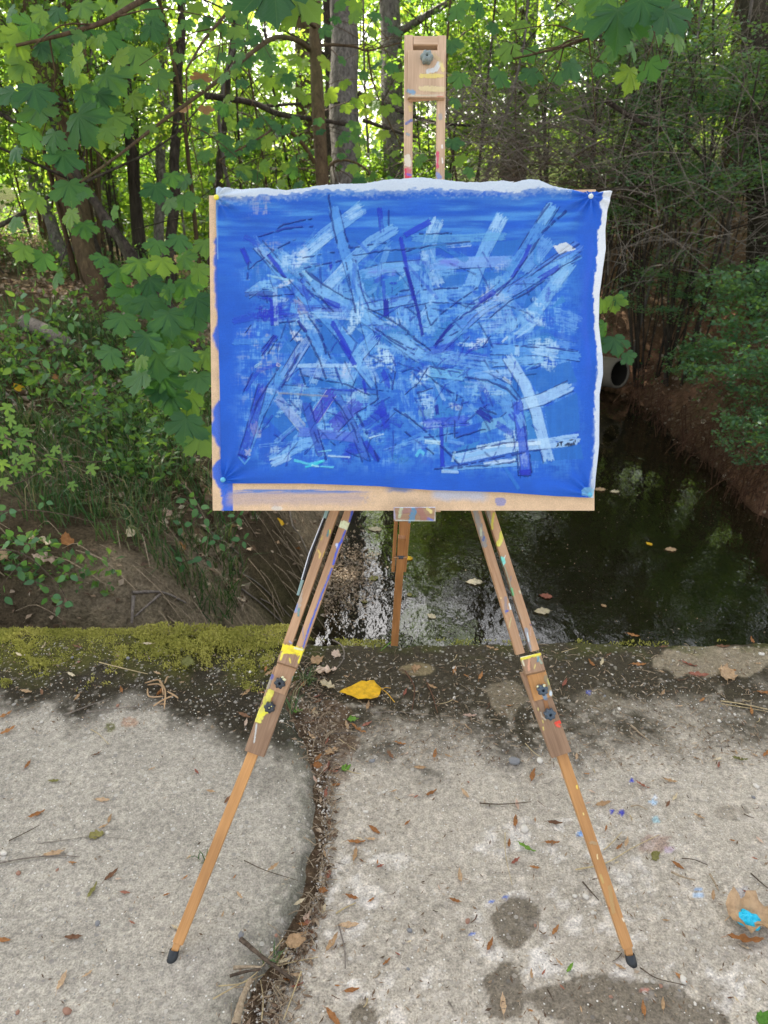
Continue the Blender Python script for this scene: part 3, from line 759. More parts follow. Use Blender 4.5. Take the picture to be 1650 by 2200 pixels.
# front legs: line of the face at the board's bottom edge and at the foot
def depth_at(px, py, A, B):
    # depth of the leg face line A->B at picture height py
    Aq, Bq = proj(A[None])[1][0], proj(B[None])[1][0]
    a = np.array(A); b = np.array(B)
    lo, hi = -2.0, 2.0
    for _ in range(60):
        m = (lo + hi) / 2
        if (proj((a + (b - a) * m)[None])[1][0] < py): lo = m
        else: hi = m
    return proj((a + (b - a) * m)[None])[2][0]
LEGS = {}
for side in ('l', 'r'):
    if side == 'l':
        foot = G(368, 2068, .0); top = P(734, 1097, 1.645)
        r1 = [(719, 1097), (615.5, 1390)]; r2 = [(750, 1097), (642.5, 1398)]
    else:
        foot = G(1358, 2078, -.028); top = P(1036, 1097, 1.645)
        r1 = [(1024, 1097), (1119, 1405)]; r2 = [(1053.5, 1097), (1150, 1398)]
    def D(py, A=top, B=foot): return depth_at(0, py, A, B)
    LEGS[side] = D
    for (p0, p1) in (r1, r2):
        # extend upward behind the board to the mast head
        sx = (p0[0] - p1[0]) / (p0[1] - p1[1])
        q0 = (p0[0] + sx * (760 - p0[1]), 760)
        A_ = P(q0[0], q0[1], D(760) + .004); B_ = P(p1[0], p1[1], D(p1[1]))
        wd = 19.6 / FPX * 1.6
        beam('leg_rail', A_, B_, wd, wd, .022, M['wood'], easel, nrm=FACE)
if True:
    D = LEGS['l']; dl = D(1500)
    # sliding plate (one board below the clamp), with a short slot; clamp wedge; inner plate; knobs; extension
    beam('leg_plate', P(610, 1440, D(1440)), P(546, 1620, D(1620)), 46.5 / FPX * 1.57, 45.5 / FPX * 1.55, .024, M['wood_dull'], easel, slant=(0.0, 0.0))
    w = beam('clamp_wedge', P(631, 1388, D(1388) - .006), P(617, 1428, D(1428) - .020), 47 / FPX * 1.58, 46 / FPX * 1.56, .018, M['wood_dull'], easel); w['label'] = 'clamp wedge crusted with yellow paint'
    beam('clamp_plate', P(617, 1428, D(1428) - .006), P(595, 1487, D(1487) - .007), 44.5 / FPX * 1.57, 35 / FPX * 1.56, .006, M['wood'], easel)
    beam('slot', P(585.5, 1488, D(1488) - .0016), P(577, 1512, D(1512) - .0016), .0085, .0085, .0006, M['wood_rear'], easel, nv=5)
    knob('leg_knob', 603, 1465, D(1465) - .012, 11.5 / FPX * 1.56, M['knob'], easel, .018, 7, .3)
    knob('leg_knob', 581, 1517, D(1517) - .004, 11.5 / FPX * 1.56, M['knob'], easel, .018, 7, 1.3)
    beam('leg_extension', P(546, 1612, D(1612) + .006), P(381, 2028, D(2028) + .003), 24 / FPX * 1.55, 23.5 / FPX * 1.52, .020, M['wood_orange'], easel)
    beam('leg_tenon', P(380, 2028, D(2028) + .005), P(373, 2048, D(2048) + .005), 16 / FPX * 1.52, 14.5 / FPX * 1.52, .015, M['wood_orange'], easel)
    a_, b_ = P(375, 2040, D(2040) + .010), P(367.5, 2070, D(2066) + .008)
    V, F = tube(np.array([a_, lerp(a_, b_, .05), lerp(a_, b_, .5), lerp(a_, b_, .9), lerp(a_, b_, 1.0)]), [.0088, .0100, .0106, .0114, .0070], 18)
    mk('rubber_foot', V, F, M['rubber'], easel)
    # paint-caked top of the upper knob
    # folded black stay beside the leg
    V, F = tube(np.array([P(700, 1105, 1.66), P(668, 1190, 1.652), P(647, 1262, 1.642)]), .0042, 8); mk('metal_stay', V, F, M['rod'], easel)
    V, F = tube(np.array([P(695.5, 1110, 1.655), P(664, 1190, 1.648), P(644, 1258, 1.64)]), .0012, 6); mk('stay_edge', V, F, M['thread'], easel)
    beam('stay_end', P(705, 1090, 1.652), P(697.5, 1113, 1.650), .0085, .0085, .008, M['tealwood'], easel)
    beam('stay_end', P(650, 1246, 1.638), P(640, 1279, 1.634), .0075, .0065, .008, M['tealwood'], easel)
    D = LEGS['r']
    beam('leg_plate', P(1141, 1440, D(1440)), P(1207, 1622, D(1622)), 46.5 / FPX * 1.57, 46 / FPX * 1.55, .024, M['wood_dull'], easel)
    w = beam('clamp_wedge', P(1140, 1407, D(1407) - .006), P(1151, 1444, D(1444) - .020), 46 / FPX * 1.58, 44 / FPX * 1.56, .018, M['wood_dull'], easel); w['label'] = 'clamp wedge with yellow and blue-green paint'
    beam('clamp_plate', P(1152, 1444, D(1444) - .006), P(1169, 1501, D(1501) - .007), 42 / FPX * 1.57, 44 / FPX * 1.56, .006, M['wood_orange'], easel)
    beam('slot', P(1170.5, 1500, D(1500) - .0016), P(1176, 1524, D(1524) - .0016), .0085, .0085, .0006, M['wood_rear'], easel, nv=5)
    knob('leg_knob', 1163.5, 1480, D(1480) - .012, 11.5 / FPX * 1.56, M['navyknob'], easel, .018, 7, .3)
    knob('leg_knob', 1179, 1532, D(1532) - .004, 12 / FPX * 1.56, M['navyknob'], easel, .018, 7, 1.1)
    beam('leg_extension', P(1205, 1612, D(1612) + .006), P(1350, 2037, D(2037) + .003), 24 / FPX * 1.55, 23.5 / FPX * 1.52, .020, M['wood_orange'], easel)
    beam('leg_tenon', P(1350, 2036, D(2036) + .005), P(1354.5, 2058, D(2058) + .005), 17 / FPX * 1.52, 15 / FPX * 1.52, .015, M['wood_orange'], easel)
    a_, b_ = P(1353, 2050, D(2050) + .010), P(1359, 2079, D(2076) + .008)
    V, F = tube(np.array([a_, lerp(a_, b_, .05), lerp(a_, b_, .5), lerp(a_, b_, .9), lerp(a_, b_, 1.0)]), [.0090, .0102, .0108, .0114, .0070], 18)
    mk('rubber_foot', V, F, M['rubber'], easel)
    # blobs of paint on the knobs
    def dab(px, py, d, r, mat, nm='paint_dab', sq=1.0, seed=0):
        K = 14; a = np.arange(K) * 2 * math.pi / K; rr = r * (1 + .5 * (RNG.random(K) - .5))
        c = P(px, py, d); V = [c - FW * r * .35]
        for k, h in ((.6, .28), (1, 0)):
            V += list(c - FW * r * h + (rr * k)[:, None] * (np.cos(a)[:, None] * RT + sq * np.sin(a)[:, None] * UP))
        F3 = np.stack([np.zeros(K, int), 1 + np.arange(K), 1 + (np.arange(K) + 1) % K], 1)
        F4 = np.stack([1 + np.arange(K), 1 + K + np.arange(K), 1 + K + (np.arange(K) + 1) % K, 1 + (np.arange(K) + 1) % K], 1)
        return mk(nm, np.array(V), [F3, F4], mat, easel)
    dab(607, 1455, LEGS['l'](1465) - .031, .0035, M['cream'], sq=.6); dab(611, 1460, LEGS['l'](1465) - .031, .0035, M['cream'])
    dab(583, 1518, LEGS['l'](1517) - .0225, .0016, M['ypaint']); dab(578, 1521, LEGS['l'](1517) - .0225, .0015, M['cream'])
    dab(1169, 1473, LEGS['r'](1480) - .031, .0030, M['cream']); dab(1155, 1475, LEGS['r'](1480) - .031, .0022, M['cream'])
# rear leg
rt_top = P(884, 760, 1.70); rf = G(850, 1388, .0)
rf = P(849, 1389, proj(G(850, 1389, -.01)[None])[2][0])
def DR(py): return depth_at(0, py, rt_top, rf)
for q0, q1 in (((852, 1100), (844.5, 1229)), ((880.5, 1100), (869, 1229))):
    sx = (q0[0] - q1[0]) / (q0[1] - q1[1])
    beam('rear_leg_rail', P(q0[0] - sx * 300, 800, DR(800)), P(q1[0], q1[1], DR(1229)), 8.2 / FPX * 2.08, 7.2 / FPX * 2.2, .018, M['wood_rear'], easel)
beam('rear_leg_extension', P(863.5, 1158, DR(1158)), P(847.5, 1388, DR(1388)), 17 / FPX * 2.15, 15.5 / FPX * 2.48, .018, M['wood_rear'], easel)
beam('rear_leg_crosspiece', P(845.5, 1197.5, DR(1197) - .004), P(876, 1197.5, DR(1197) - .004), .0035, .0035, .010, M['wood'], easel, nv=5)
knob('rear_knob', 861.5, 1194, DR(1194) + .006, .010, M['knob'], easel, .006, 6, 0, hole=False)
# board tray
beam('tray', P(846, 1105, 1.515), P(935.5, 1104.5, 1.515), 31 / FPX * 1.515, 31 / FPX * 1.515, .030, M['wood_dull'], easel, step=.0014)
beam('tray_support', P(868, 1112, 1.55), P(867, 1150, 1.60), .020, .018, .015, M['wood_rear'], easel)

# ------------------------------------------------------------------ drawing board
DBt, DBb = 1.548, 1.568
bt = [(449, 420), (1280, 407)]; bb = [(457, 1097), (1277, 1097)]
def board_pt(u, v, off=0.0):
    """u across, v down (0..1), off towards the viewer"""
    A = P(*bt[0], DBt); B = P(*bt[1], DBt); C_ = P(*bb[0], DBb); D_ = P(*bb[1], DBb)
    u = np.asarray(u)[..., None]; v = np.asarray(v)[..., None]
    return (A * (1 - u) + B * u) * (1 - v) + (C_ * (1 - u) + D_ * u) * v + off * FACE
board = root('drawing_board', 'tan fibreboard drawing board smeared with paint, behind the canvas on the easel', 'drawing board', board_pt(.5, 1.0))
us = np.concatenate([np.linspace(0, .055, 18), np.linspace(.058, 1, 300)]); vs_ = np.concatenate([np.linspace(0, .90, 260), np.linspace(.903, 1, 40)])
U, Vv = np.meshgrid(us, vs_)
W3 = board_pt(U.ravel(), Vv.ravel()); bpx, bpy_, _ = proj(W3)
bc = srgb(214, 184, 150) * (.90 + .2 * fbm(bpx / 14, bpy_ / 14, 3, 4)[:, None])
def lay(c, m, col): m = np.clip(m, 0, 1)[:, None]; return c * (1 - m) + np.asarray(col) * m
bn = fbm(bpx / 16, bpy_ / 16, 8, 5); bf = fbm(bpx / 5, bpy_ / 5, 9, 3); bh = fbm(bpx / 60, bpy_ / 3.5, 10, 4)
bl = srgb(45, 100, 205)
# blue over-painting that ran off the left edge of the cloth
reach = np.interp(bpy_, [420, 505, 520, 560, 700, 720, 735, 760, 850, 868, 890, 905, 925, 950, 962, 985, 1000, 1025, 1045, 1052], [476, 470, 461, 460, 466, 456, 458, 470, 474, 462, 455, 457, 455, 462, 473, 474, 458, 456, 470, 476])
bc = lay(bc, ss(-3, 3, bpx - reach + (bn - .5) * 12) * (bpx < 500) * (bpy_ > 480) * .95, bl)
bc = lay(bc, (np.abs(bpx - np.interp(bpy_, [420, 1040], [470, 476])) < 2.2) * (bpy_ < 860) * .85, srgb(226, 214, 214))
bc = lay(bc, ss(1052, 1062, bpy_) * ss(1092, 1076, bpy_ + (bn - .5) * 16) * ss(478, 500, bpx) * ss(800, 770, bpx + (bf - .5) * 60) * (.45 + .5 * bh), srgb(176, 158, 158))
bc = lay(bc, ss(1050, 1053, bpy_) * ss(1064, 1056, bpy_ + (bh - .5) * 8) * ss(486, 492, bpx) * ss(810, 740, bpx) * ss(.35, .55, bh), srgb(100, 130, 190))
bc = lay(bc, ss(1050, 1056, bpy_) * ss(1082, 1066, bpy_ + (bn - .5) * 12) * ss(920, 940, bpx) * ss(1060, 1030, bpx) * .75, srgb(176, 186, 206))
bc = lay(bc, (bpy_ > 1045) * ss(1062, 1054, bpy_ + (bn - .5) * 10) * ss(820, 850, bpx) * ss(900, 870, bpx) * .8, srgb(90, 120, 170))
bc = lay(bc, blob(bpx, bpy_, 1075, 1078, 13, 8, 4, .4, 12) * .9, srgb(140, 140, 180)); bc = lay(bc, blob(bpx, bpy_, 596, 1092, 14, 5, 5, .5, 10) * .6, srgb(206, 206, 200))
bc = lay(bc, (bpy_ > 1030) * (bpy_ < 1072) * (np.abs(bpx - 482) < 5 + 3 * bf) * .8 * ss(.4, .5, bf), bl)
bc = lay(bc, blob(bpx, bpy_, 1236, 411, 28, 5, 4, .5, 14) * .4, srgb(190, 150, 140))
nr, nc = U.shape
F = [grid_faces(nr, nc, flip=True)]
ids = np.arange(nr * nc).reshape(nr, nc); loop = np.concatenate([ids[0, :], ids[1:, -1], ids[-1, ::-1][1:], ids[::-1, 0][1:-1]])
back = W3[loop] - .008 * FACE * 1.0
Vb = np.vstack([W3, back]); k = len(loop); a = np.arange(k)
F.append(np.stack([loop, loop[(a + 1) % k], nr * nc + (a + 1) % k, nr * nc + a], 1))
cb = len(Vb); Vb = np.vstack([Vb, back.mean(0)]); F.append(np.stack([nr * nc + a, nr * nc + (a + 1) % k, np.full(k, cb)], 1))
bc2 = np.vstack([bc, bc[loop] * .9, srgb(150, 120, 90)[None]])
mk('panel', Vb, F, M['board'], board, False, {'Col': bc2})

# ------------------------------------------------------------------ the painting on unstretched canvas
canvas = root('painting', 'unstretched canvas painted with crossing blue and white strokes, pinned to the drawing board', 'painting', board_pt(.5, .95, .006))
topc = np.array([(466, 407), (520, 410), (573, 409), (616, 412), (655, 409), (680, 405), (733, 400), (787, 399), (840, 392), (880, 388), (904, 387), (952, 391), (1000, 398), (1030, 397), (1053, 394), (1080, 392), (1101, 397), (1133, 391), (1155, 392), (1187, 405), (1240, 414), (1283, 418), (1309, 419)], float)
botc = np.array([(478, 1037), (485, 1039), (653, 1039), (813, 1045), (920, 1053), (1080, 1058), (1190, 1066), (1272, 1070)], float)
lefc = np.array([(466, 407), (466, 480), (468, 560), (470, 700), (474, 850), (476, 1000), (478, 1037)], float)
rigc = np.array([(1309, 419), (1299, 466), (1296, 498), (1297, 540), (1290, 583), (1283, 637), (1282, 700), (1290, 770), (1291, 807), (1284, 850), (1282, 957), (1277, 1010), (1272, 1070)], float)
NU, NV = 500, 400
uu = np.linspace(0, 1, NU); vv = np.linspace(0, 1, NV)
def on(c, t, ax_):
    s = (c[:, ax_] - c[0, ax_]) / (c[-1, ax_] - c[0, ax_])
    return np.stack([np.interp(t, s, c[:, 0]), np.interp(t, s, c[:, 1])], -1)
T = on(topc, uu, 0); B_ = on(botc, uu, 0); L_ = on(lefc, vv, 1); R_ = on(rigc, vv, 1)
U, Vv = np.meshgrid(uu, vv)
Q = (1 - Vv)[..., None] * T[None] + Vv[..., None] * B_[None] + (1 - U)[..., None] * L_[:, None] + U[..., None] * R_[:, None] \
    - ((1 - U) * (1 - Vv))[..., None] * T[0] - (U * (1 - Vv))[..., None] * T[-1] - ((1 - U) * Vv)[..., None] * B_[0] - (U * Vv)[..., None] * B_[-1]
X, Y = Q[..., 0].ravel(), Q[..., 1].ravel()
ft = ss(.05, 0, Vv.ravel())
Y = Y + ft * 2.0 * (fbm(X / 7, X * 0, 5, 3) - .5)
# relief of the cloth: waves along the top, soft cockling, folds drawn from the pins, curl at the right edge
up_ = U.ravel(); vp_ = Vv.ravel()
rel = .0035 + .004 * fbm(up_ * 3, vp_ * 3, 6, 2) + .0030 * (fbm(up_ * 7, vp_ * 5, 16, 2) - .4) + .008 * ss(.09, 0, vp_) * fbm(up_ * 7, vp_ * 2, 7, 2) + .010 * ss(.93, 1, up_) * (.4 + fbm(vp_ * 5, 0 * vp_, 8, 2))
rel = rel + .0024 * ss(.2, .04, vp_) * np.sin(up_ * 46 + 4 * fbm(up_ * 5, vp_ * 5, 12, 2)) * .6
for cx, cy in ((1268, 424), (481, 1032), (466, 426), (1268, 1064)):
    dx, dy = X - cx, Y - cy; r = np.hypot(dx, dy); th_ = np.arctan2(dy, dx)
    rel = rel + .0042 * np.exp(-r / 75) * np.cos(th_ * 11 + 1.0) * ss(3, 18, r) - .004 * np.exp(-r / 10)
rel = np.maximum(rel, .0016)
# ---- paint
Acr = lambda *p: [(450 + x / 3.75, 380 + y / 3.75) for x, y in p]
Bcr = lambda *p: [(870 + x / 3.75, 380 + y / 3.75) for x, y in p]
Ccr = lambda *p: [(450 + x / 3.75, 720 + y / 3.75) for x, y in p]
Dcr = lambda *p: [(870 + x / 3.75, 720 + y / 3.75) for x, y in p]
n_h = fbm(X / 90, Y / 4.5, 101, 4); n_v = fbm(X / 4, Y / 70, 102, 4); n_i = fbm(X / 40, Y / 40, 103, 4); n_s = fbm(X / 14, Y / 14, 104, 4)
wv = .38 * vn(X / 2.0, Y / 16, 105) + .38 * vn(X / 16, Y / 2.0, 106) + .24 * n_s      # open cloth texture for dry paint
wv2 = .35 * vn(X / 1.9, Y / 8, 115) + .35 * vn(X / 8, Y / 1.9, 116) + .3 * fbm(X / 9, Y / 9, 117, 3)
base = srgb(32, 92, 208)
col = base * (.86 + .28 * n_i[:, None]) 
thick = np.zeros(len(X))
def put(m, rgb, t=0.0):
    global col, thick
    m = np.clip(m, 0, 1)
    col = col * (1 - m[:, None]) + srgb(*rgb) * m[:, None]
    if t: thick = thick * (1 - m) + t * m
edge_l = ss(500, 575, X + (n_i - .5) * 60); edge_r = ss(1262, 1200, X + (n_i - .5) * 50); edge_b = ss(1022, 965, Y - (X - 470) * .03 + (n_i - .5) * 40)
inner = edge_l * edge_r * edge_b
n_h2 = fbm(X / 110, Y / 11, 151, 5)
put(ss(.30, .75, n_h * .35 + n_h2 * .65) * ss(1.0, .2, vp_ * 2.2) * edge_r * .45, (78, 142, 222))
put(ss(.45, .75, n_h2) * ss(420, 440, Y) * ss(560, 470, Y) * edge_r * .45, (104, 166, 236))
put(ss(.45, .8, fbm(X / 90, Y / 12, 131, 4)) * ss(600, 480, Y) * .45, (40, 92, 200))
core = edge_l * edge_r * edge_b * ss(500, 600, Y + (n_i - .5) * 120)
put(core * ss(.25, .6, n_s * .5 + wv * .5) * .5, (84, 146, 228))
put(core * ss(.48, .66, wv * .6 + n_s * .4) * ss(.35, .65, n_i) * .6, (142, 184, 240))
put(core * ss(.55, .72, wv2 * .5 + fbm(X / 30, Y / 30, 107, 3) * .5) * .55, (38, 72, 204))
# warm under-colour that shows through on the left
put(inner * ss(640, 560, X) * ss(.55, .7, fbm(X / 24, Y / 24, 108, 4)) * ss(.4, .6, wv) * .6, (172, 166, 196))
def poly(pts, rgb, al=1.0, var=.12, soft=1.2):
    pts = np.array(pts); m = np.zeros(len(X), bool)
    x0, y0 = pts[:, 0], pts[:, 1]; x1, y1 = np.roll(x0, -1), np.roll(y0, -1)
    jx_ = X + (n_s - .5) * 4; jy_ = Y + (wv - .5) * 4
    for a, b, c_, d_ in zip(x0, y0, x1, y1):
        cnd = ((b > jy_) != (d_ > jy_))
        with np.errstate(divide='ignore', invalid='ignore'):
            m ^= cnd & (jx_ < (c_ - a) * (jy_ - b) / (d_ - b + 1e-12) + a)
    r = np.array(rgb) 
    sh = 1 + var * (n_v - .5) * 2
    global col
    mm = (m * al)[:, None]
    col = col * (1 - mm) + np.clip(srgb(*rgb)[None] * sh[:, None], 0, 1) * mm
def band(pts, w, rgb, al=.9, dry=.4, edge=None, tap=0.0, seed=[0]):
    w = w * .86; al = al * (.73 if sum(rgb) > 420 else 1.0); dry = dry + (.04 if sum(rgb) > 420 else -.03)
    seed[0] += 1; s = 200 + seed[0]
    xs = [p[0] for p in pts]; ys = [p[1] for p in pts]
    sel = np.where((X > min(xs) - w) & (X < max(xs) + w) & (Y > min(ys) - w) & (Y < max(ys) + w))[0]
    if not len(sel): return
    x, y = X[sel], Y[sel]
    d, a, sd, tot = seg_info(x, y, pts)
    # square ends: drop what lies beyond the last points
    e0 = np.array(pts[0]) - np.array(pts[1]); e0 = e0 / np.linalg.norm(e0); e1 = np.array(pts[-1]) - np.array(pts[-2]); e1 = e1 / np.linalg.norm(e1)
    rag = 2 + (min(w, 22) * .5) * (vn(sd / 2.2, sd * 0, s + 5) - .6)
    out = ((x - pts[0][0]) * e0[0] + (y - pts[0][1]) * e0[1] > rag) | ((x - pts[-1][0]) * e1[0] + (y - pts[-1][1]) * e1[1] > rag)
    hw = w / 2 * (1 + .10 * (vn(a / 30, a * 0, s) - .5) - tap * a / tot) + 1.2 * (vn(x / 3, y / 3, s + 1) - .5)
    m = ss(hw + .6, hw - .6, d) * ~out
    streak = vn(sd / 1.6, a / 45, s + 2) * .5 + vn(sd / 4, a / 90, s + 3) * .3 + wv[sel] * .45 - .05 + .55 * (fbm(x / 6, y / 6, s + 4, 3) - .5)
    cov = ss(dry - .22, dry + .22, streak + .25 * (1 - dry))
    mm = m * al * cov
    global col, thick
    c_ = srgb(*rgb)[None] * (1 + .22 * (streak - .5))[:, None]
    col[sel] = col[sel] * (1 - mm[:, None]) + np.clip(c_, 0, 1) * mm[:, None]
    thick[sel] = thick[sel] * (1 - mm * .5) + mm * .35
    if edge:
        er, ew, sides = edge
        for sg in sides:
            dd = np.abs(sd - sg * w / 2 * (1 - tap * a / tot))
            em = .75 * ss(ew, ew * .3, dd + .8 * (vn(a / 5, a * 0, s + 9) - .3)) * (d < w * .7) * ~out * .85 * ss(.2, .45, vn(a / 22, a * 0, s + 8))
            col[sel] = col[sel] * (1 - em[:, None]) + srgb(*er)[None] * em[:, None]; thick[sel] = np.maximum(thick[sel], em * .8)
def line(pts, w=2.0, rgb=(18, 40, 150), al=.9, seed=[0]):
    w = w * 1.2
    seed[0] += 1; s = 700 + seed[0]
    xs = [p[0] for p in pts]; ys = [p[1] for p in pts]
    sel = np.where((X > min(xs) - 8) & (X < max(xs) + 8) & (Y > min(ys) - 8) & (Y < max(ys) + 8))[0]
    if not len(sel): return
    x = X[sel] + 2.2 * (vn(X[sel] / 12, Y[sel] / 12, s) - .5); y = Y[sel] + 2.2 * (vn(X[sel] / 12, Y[sel] / 12, s + 1) - .5)
    d, a, sd, tot = seg_info(x, y, pts)
    hw = w / 2 * (.5 + 1.0 * vn(a / 14, a * 0, s + 2))
    m = ss(hw + .8, hw - .2, d) * al * ss(.08, .35, vn(a / 9, a * 0, s + 3))
    global col, thick
    col[sel] = col[sel] * (1 - m[:, None]) + srgb(*rgb)[None] * m[:, None]; thick[sel] = np.maximum(thick[sel], m)
FL = (44, 108, 202); FL2 = (62, 128, 208); FR = (34, 88, 206)
PA = (138, 182, 240); PB = (104, 158, 234); PW = (186, 210, 246); PT = (160, 176, 226); UL = (28, 46, 196); UD = (16, 34, 160); DK = (16, 38, 140)
# facets of flat blue
for p in [Acr((930, 890), (1130, 830), (1170, 1000), (1060, 940)), Acr((1200, 760), (1340, 640), (1560, 600), (1600, 700), (1280, 730)), Acr((1250, 850), (1590, 800), (1620, 900), (1500, 960), (1240, 990)), Acr((1060, 1150), (1220, 1120), (1300, 1220), (1190, 1320)),
          Acr((540, 1180), (700, 1170), (790, 1320), (700, 1424), (560, 1424), (640, 1300)), Acr((860, 1180), (980, 1150), (1140, 1424), (950, 1424)), Bcr((240, 590), (600, 560), (560, 650), (250, 670)), Bcr((720, 540), (960, 510), (850, 650), (690, 650)),
          Bcr((240, 780), (500, 770), (460, 900), (310, 900)), Bcr((620, 780), (780, 770), (700, 860), (600, 880)), Bcr((1000, 930), (1140, 920), (1030, 1090), (905, 1170)), Bcr((1100, 1195), (1220, 1330), (1130, 1370), (970, 1340)), Bcr((1260, 960), (1290, 1010), (1170, 1070)),
          Dcr((950, 310), (1320, 220), (1380, 380), (1080, 480)), Dcr((860, 330), (960, 480), (890, 520), (840, 430)), Dcr((1110, 590), (1380, 470), (1400, 770), (1170, 830)), Dcr((940, 630), (1010, 610), (1060, 840), (985, 850)), Dcr((1190, 930), (1400, 880), (1420, 1000), (1200, 1010)), Dcr((1000, 960), (1080, 940), (1090, 1010), (1010, 1020)),
          Ccr((740, 250), (800, 80), (940, 240)), Ccr((980, 180), (1150, 180), (1090, 230), (1000, 245)), Ccr((1120, 400), (1190, 300), (1230, 380), (1240, 440)), Ccr((570, 490), (900, 480), (820, 610), (760, 680)), Ccr((880, 720), (1060, 540), (1110, 560), (960, 690)), Ccr((430, 640), (520, 560), (740, 760), (620, 900), (420, 980)),
          Dcr((90, 400), (220, 430), (95, 470)), Dcr((400, 770), (620, 700), (570, 790), (400, 830)), Dcr((420, 910), (600, 850), (560, 940), (430, 960)), Ccr((760, 330), (1100, 400), (760, 460))]:
    poly(p, random.choice([FL, FL, FR, FL2]), .9)
poly(Acr((300, 960), (370, 700), (480, 780), (420, 840)), FL, .6); poly(Acr((1100, 440), (1420, 420), (1400, 520), (1140, 560)), FL, .45)
poly(Ccr((500, 1040), (400, 1000), (440, 640), (640, 860)), FR, .8)
# long strokes, light first
E1 = (DK, 1.8, (-1, 1)); EA = (DK, 1.8, (-1,)); EB = (DK, 1.8, (1,))
band(Acr((1230, 255), (1120, 340), (930, 480), (760, 650)), 34, PA, .8, .45); band(Acr((1230, 260), (1110, 330)), 26, PW, .75, .55); band(Acr((980, 470), (760, 640)), 22, PW, .7, .5)
band(Acr((1500, 420), (1300, 540), (1130, 700), (900, 980)), 30, PA, .85, .4); band(Acr((1110, 720), (950, 890)), 26, PW, .6, .5)
band(Acr((1000, 250), (1060, 500), (1160, 850), (1250, 1150), (1330, 1424)), 26, PB, .85, .35, E1)
band(Acr((1150, 690), (1210, 900), (1290, 1130)), 22, PA, .8, .45)
band(Acr((400, 560), (560, 740), (760, 960), (1000, 1200), (1190, 1424)), 30, PB, .8, .4, E1); band(Acr((390, 570), (520, 700)), 18, PT, .85, .5)
band(Acr((560, 640), (700, 740), (860, 900), (1150, 1060), (1424, 1250), (1700, 1450)), 34, PA, .8, .42, E1)
band(Acr((690, 830), (760, 1060), (820, 1230), (900, 1424)), 26, PB, .75, .4, E1); band(Acr((690, 1000), (790, 1140)), 24, (186, 172, 190), .7, .5)
band(Acr((320, 950), (420, 880), (640, 860)), 20, PA, .7, .5, EB); band(Acr((530, 900), (540, 1200)), 12, PT, .9, .35); band(Acr((830, 1100), (1180, 1120)), 26, PW, .7, .5, EA); band(Acr((600, 1060), (1120, 1070)), 16, UL, .55, .6)
band(Acr((1220, 800), (1424, 740), (1700, 720)), 26, PA, .85, .35, EA); band(Acr((1280, 780), (1500, 770)), 20, (110, 110, 216), .7, .62)
band(Acr((1270, 1060), (1650, 990)), 22, PA, .8, .4, E1)
band(Acr((1600, 1100), (1480, 1424)), 50, PA, .5, .55)
band(Bcr((240, 365), (190, 600), (170, 900), (240, 1250)), 34, PA, .75, .45); band(Bcr((270, 360), (210, 480)), 30, PW, .8, .5); band(Bcr((160, 600), (270, 880)), 30, (180, 204, 242), .75, .5)
band(Bcr((780, 325), (640, 600), (530, 890)), 33, PA, .85, .35); band(Bcr((780, 330), (720, 440)), 30, PW, .75, .5)
band(Bcr((60, 500), (330, 510), (800, 490)), 20, (112, 168, 222), .75, .45); band(Bcr((340, 570), (520, 560)), 8, PW, .8, .5); band(Bcr((0, 590), (520, 530)), 4, (60, 70, 120), .7, .4)
band(Bcr((240, 720), (500, 700), (850, 690)), 27, (136, 164, 236), .92, .3, EB); band(Bcr((280, 700), (420, 710)), 16, (112, 100, 216), .7, .6)
band(Bcr((1190, 240), (1060, 440), (940, 640), (780, 900), (540, 1080), (300, 1340)), 30, PB, .8, .42, E1); band(Bcr((1180, 240), (1090, 380)), 26, PA, .8, .4, EA)
band(Bcr((1400, 560), (1200, 700), (900, 900), (640, 1040), (420, 1240), (280, 1370)), 30, (100, 136, 228), .8, .45, E1)
band(Bcr((1390, 640), (1180, 740), (950, 880)), 24, PB, .8, .4, E1); band(Bcr((1150, 520), (950, 760)), 40, PA, .6, .5)
band(Bcr((1330, 700), (1180, 900), (1050, 1090), (940, 1290)), 32, PA, .85, .4); band(Bcr((1290, 760), (1210, 880)), 20, PW, .6, .5); band(Bcr((1240, 880), (900, 1180)), 22, PA, .7, .5)
poly(Bcr((1190, 570), (1290, 540), (1370, 590), (1240, 640)), (206, 210, 226), .95, .03)
band(Bcr((560, 1060), (760, 1000), (820, 1180), (560, 1200)), 50, PW, .5, .6); band(Bcr((720, 980), (850, 990)), 26, (200, 204, 230), .7, .55)
band(Bcr((1200, 1120), (1390, 1200)), 40, PA, .5, .5); band(Bcr((60, 1000), (560, 930)), 40, PA, .45, .55)
band(Bcr((0, 700), (60, 880), (130, 1200)), 44, PA, .4, .5)
band(Acr((1560, 1060), (1520, 1424)), 34, PA, .5, .5)
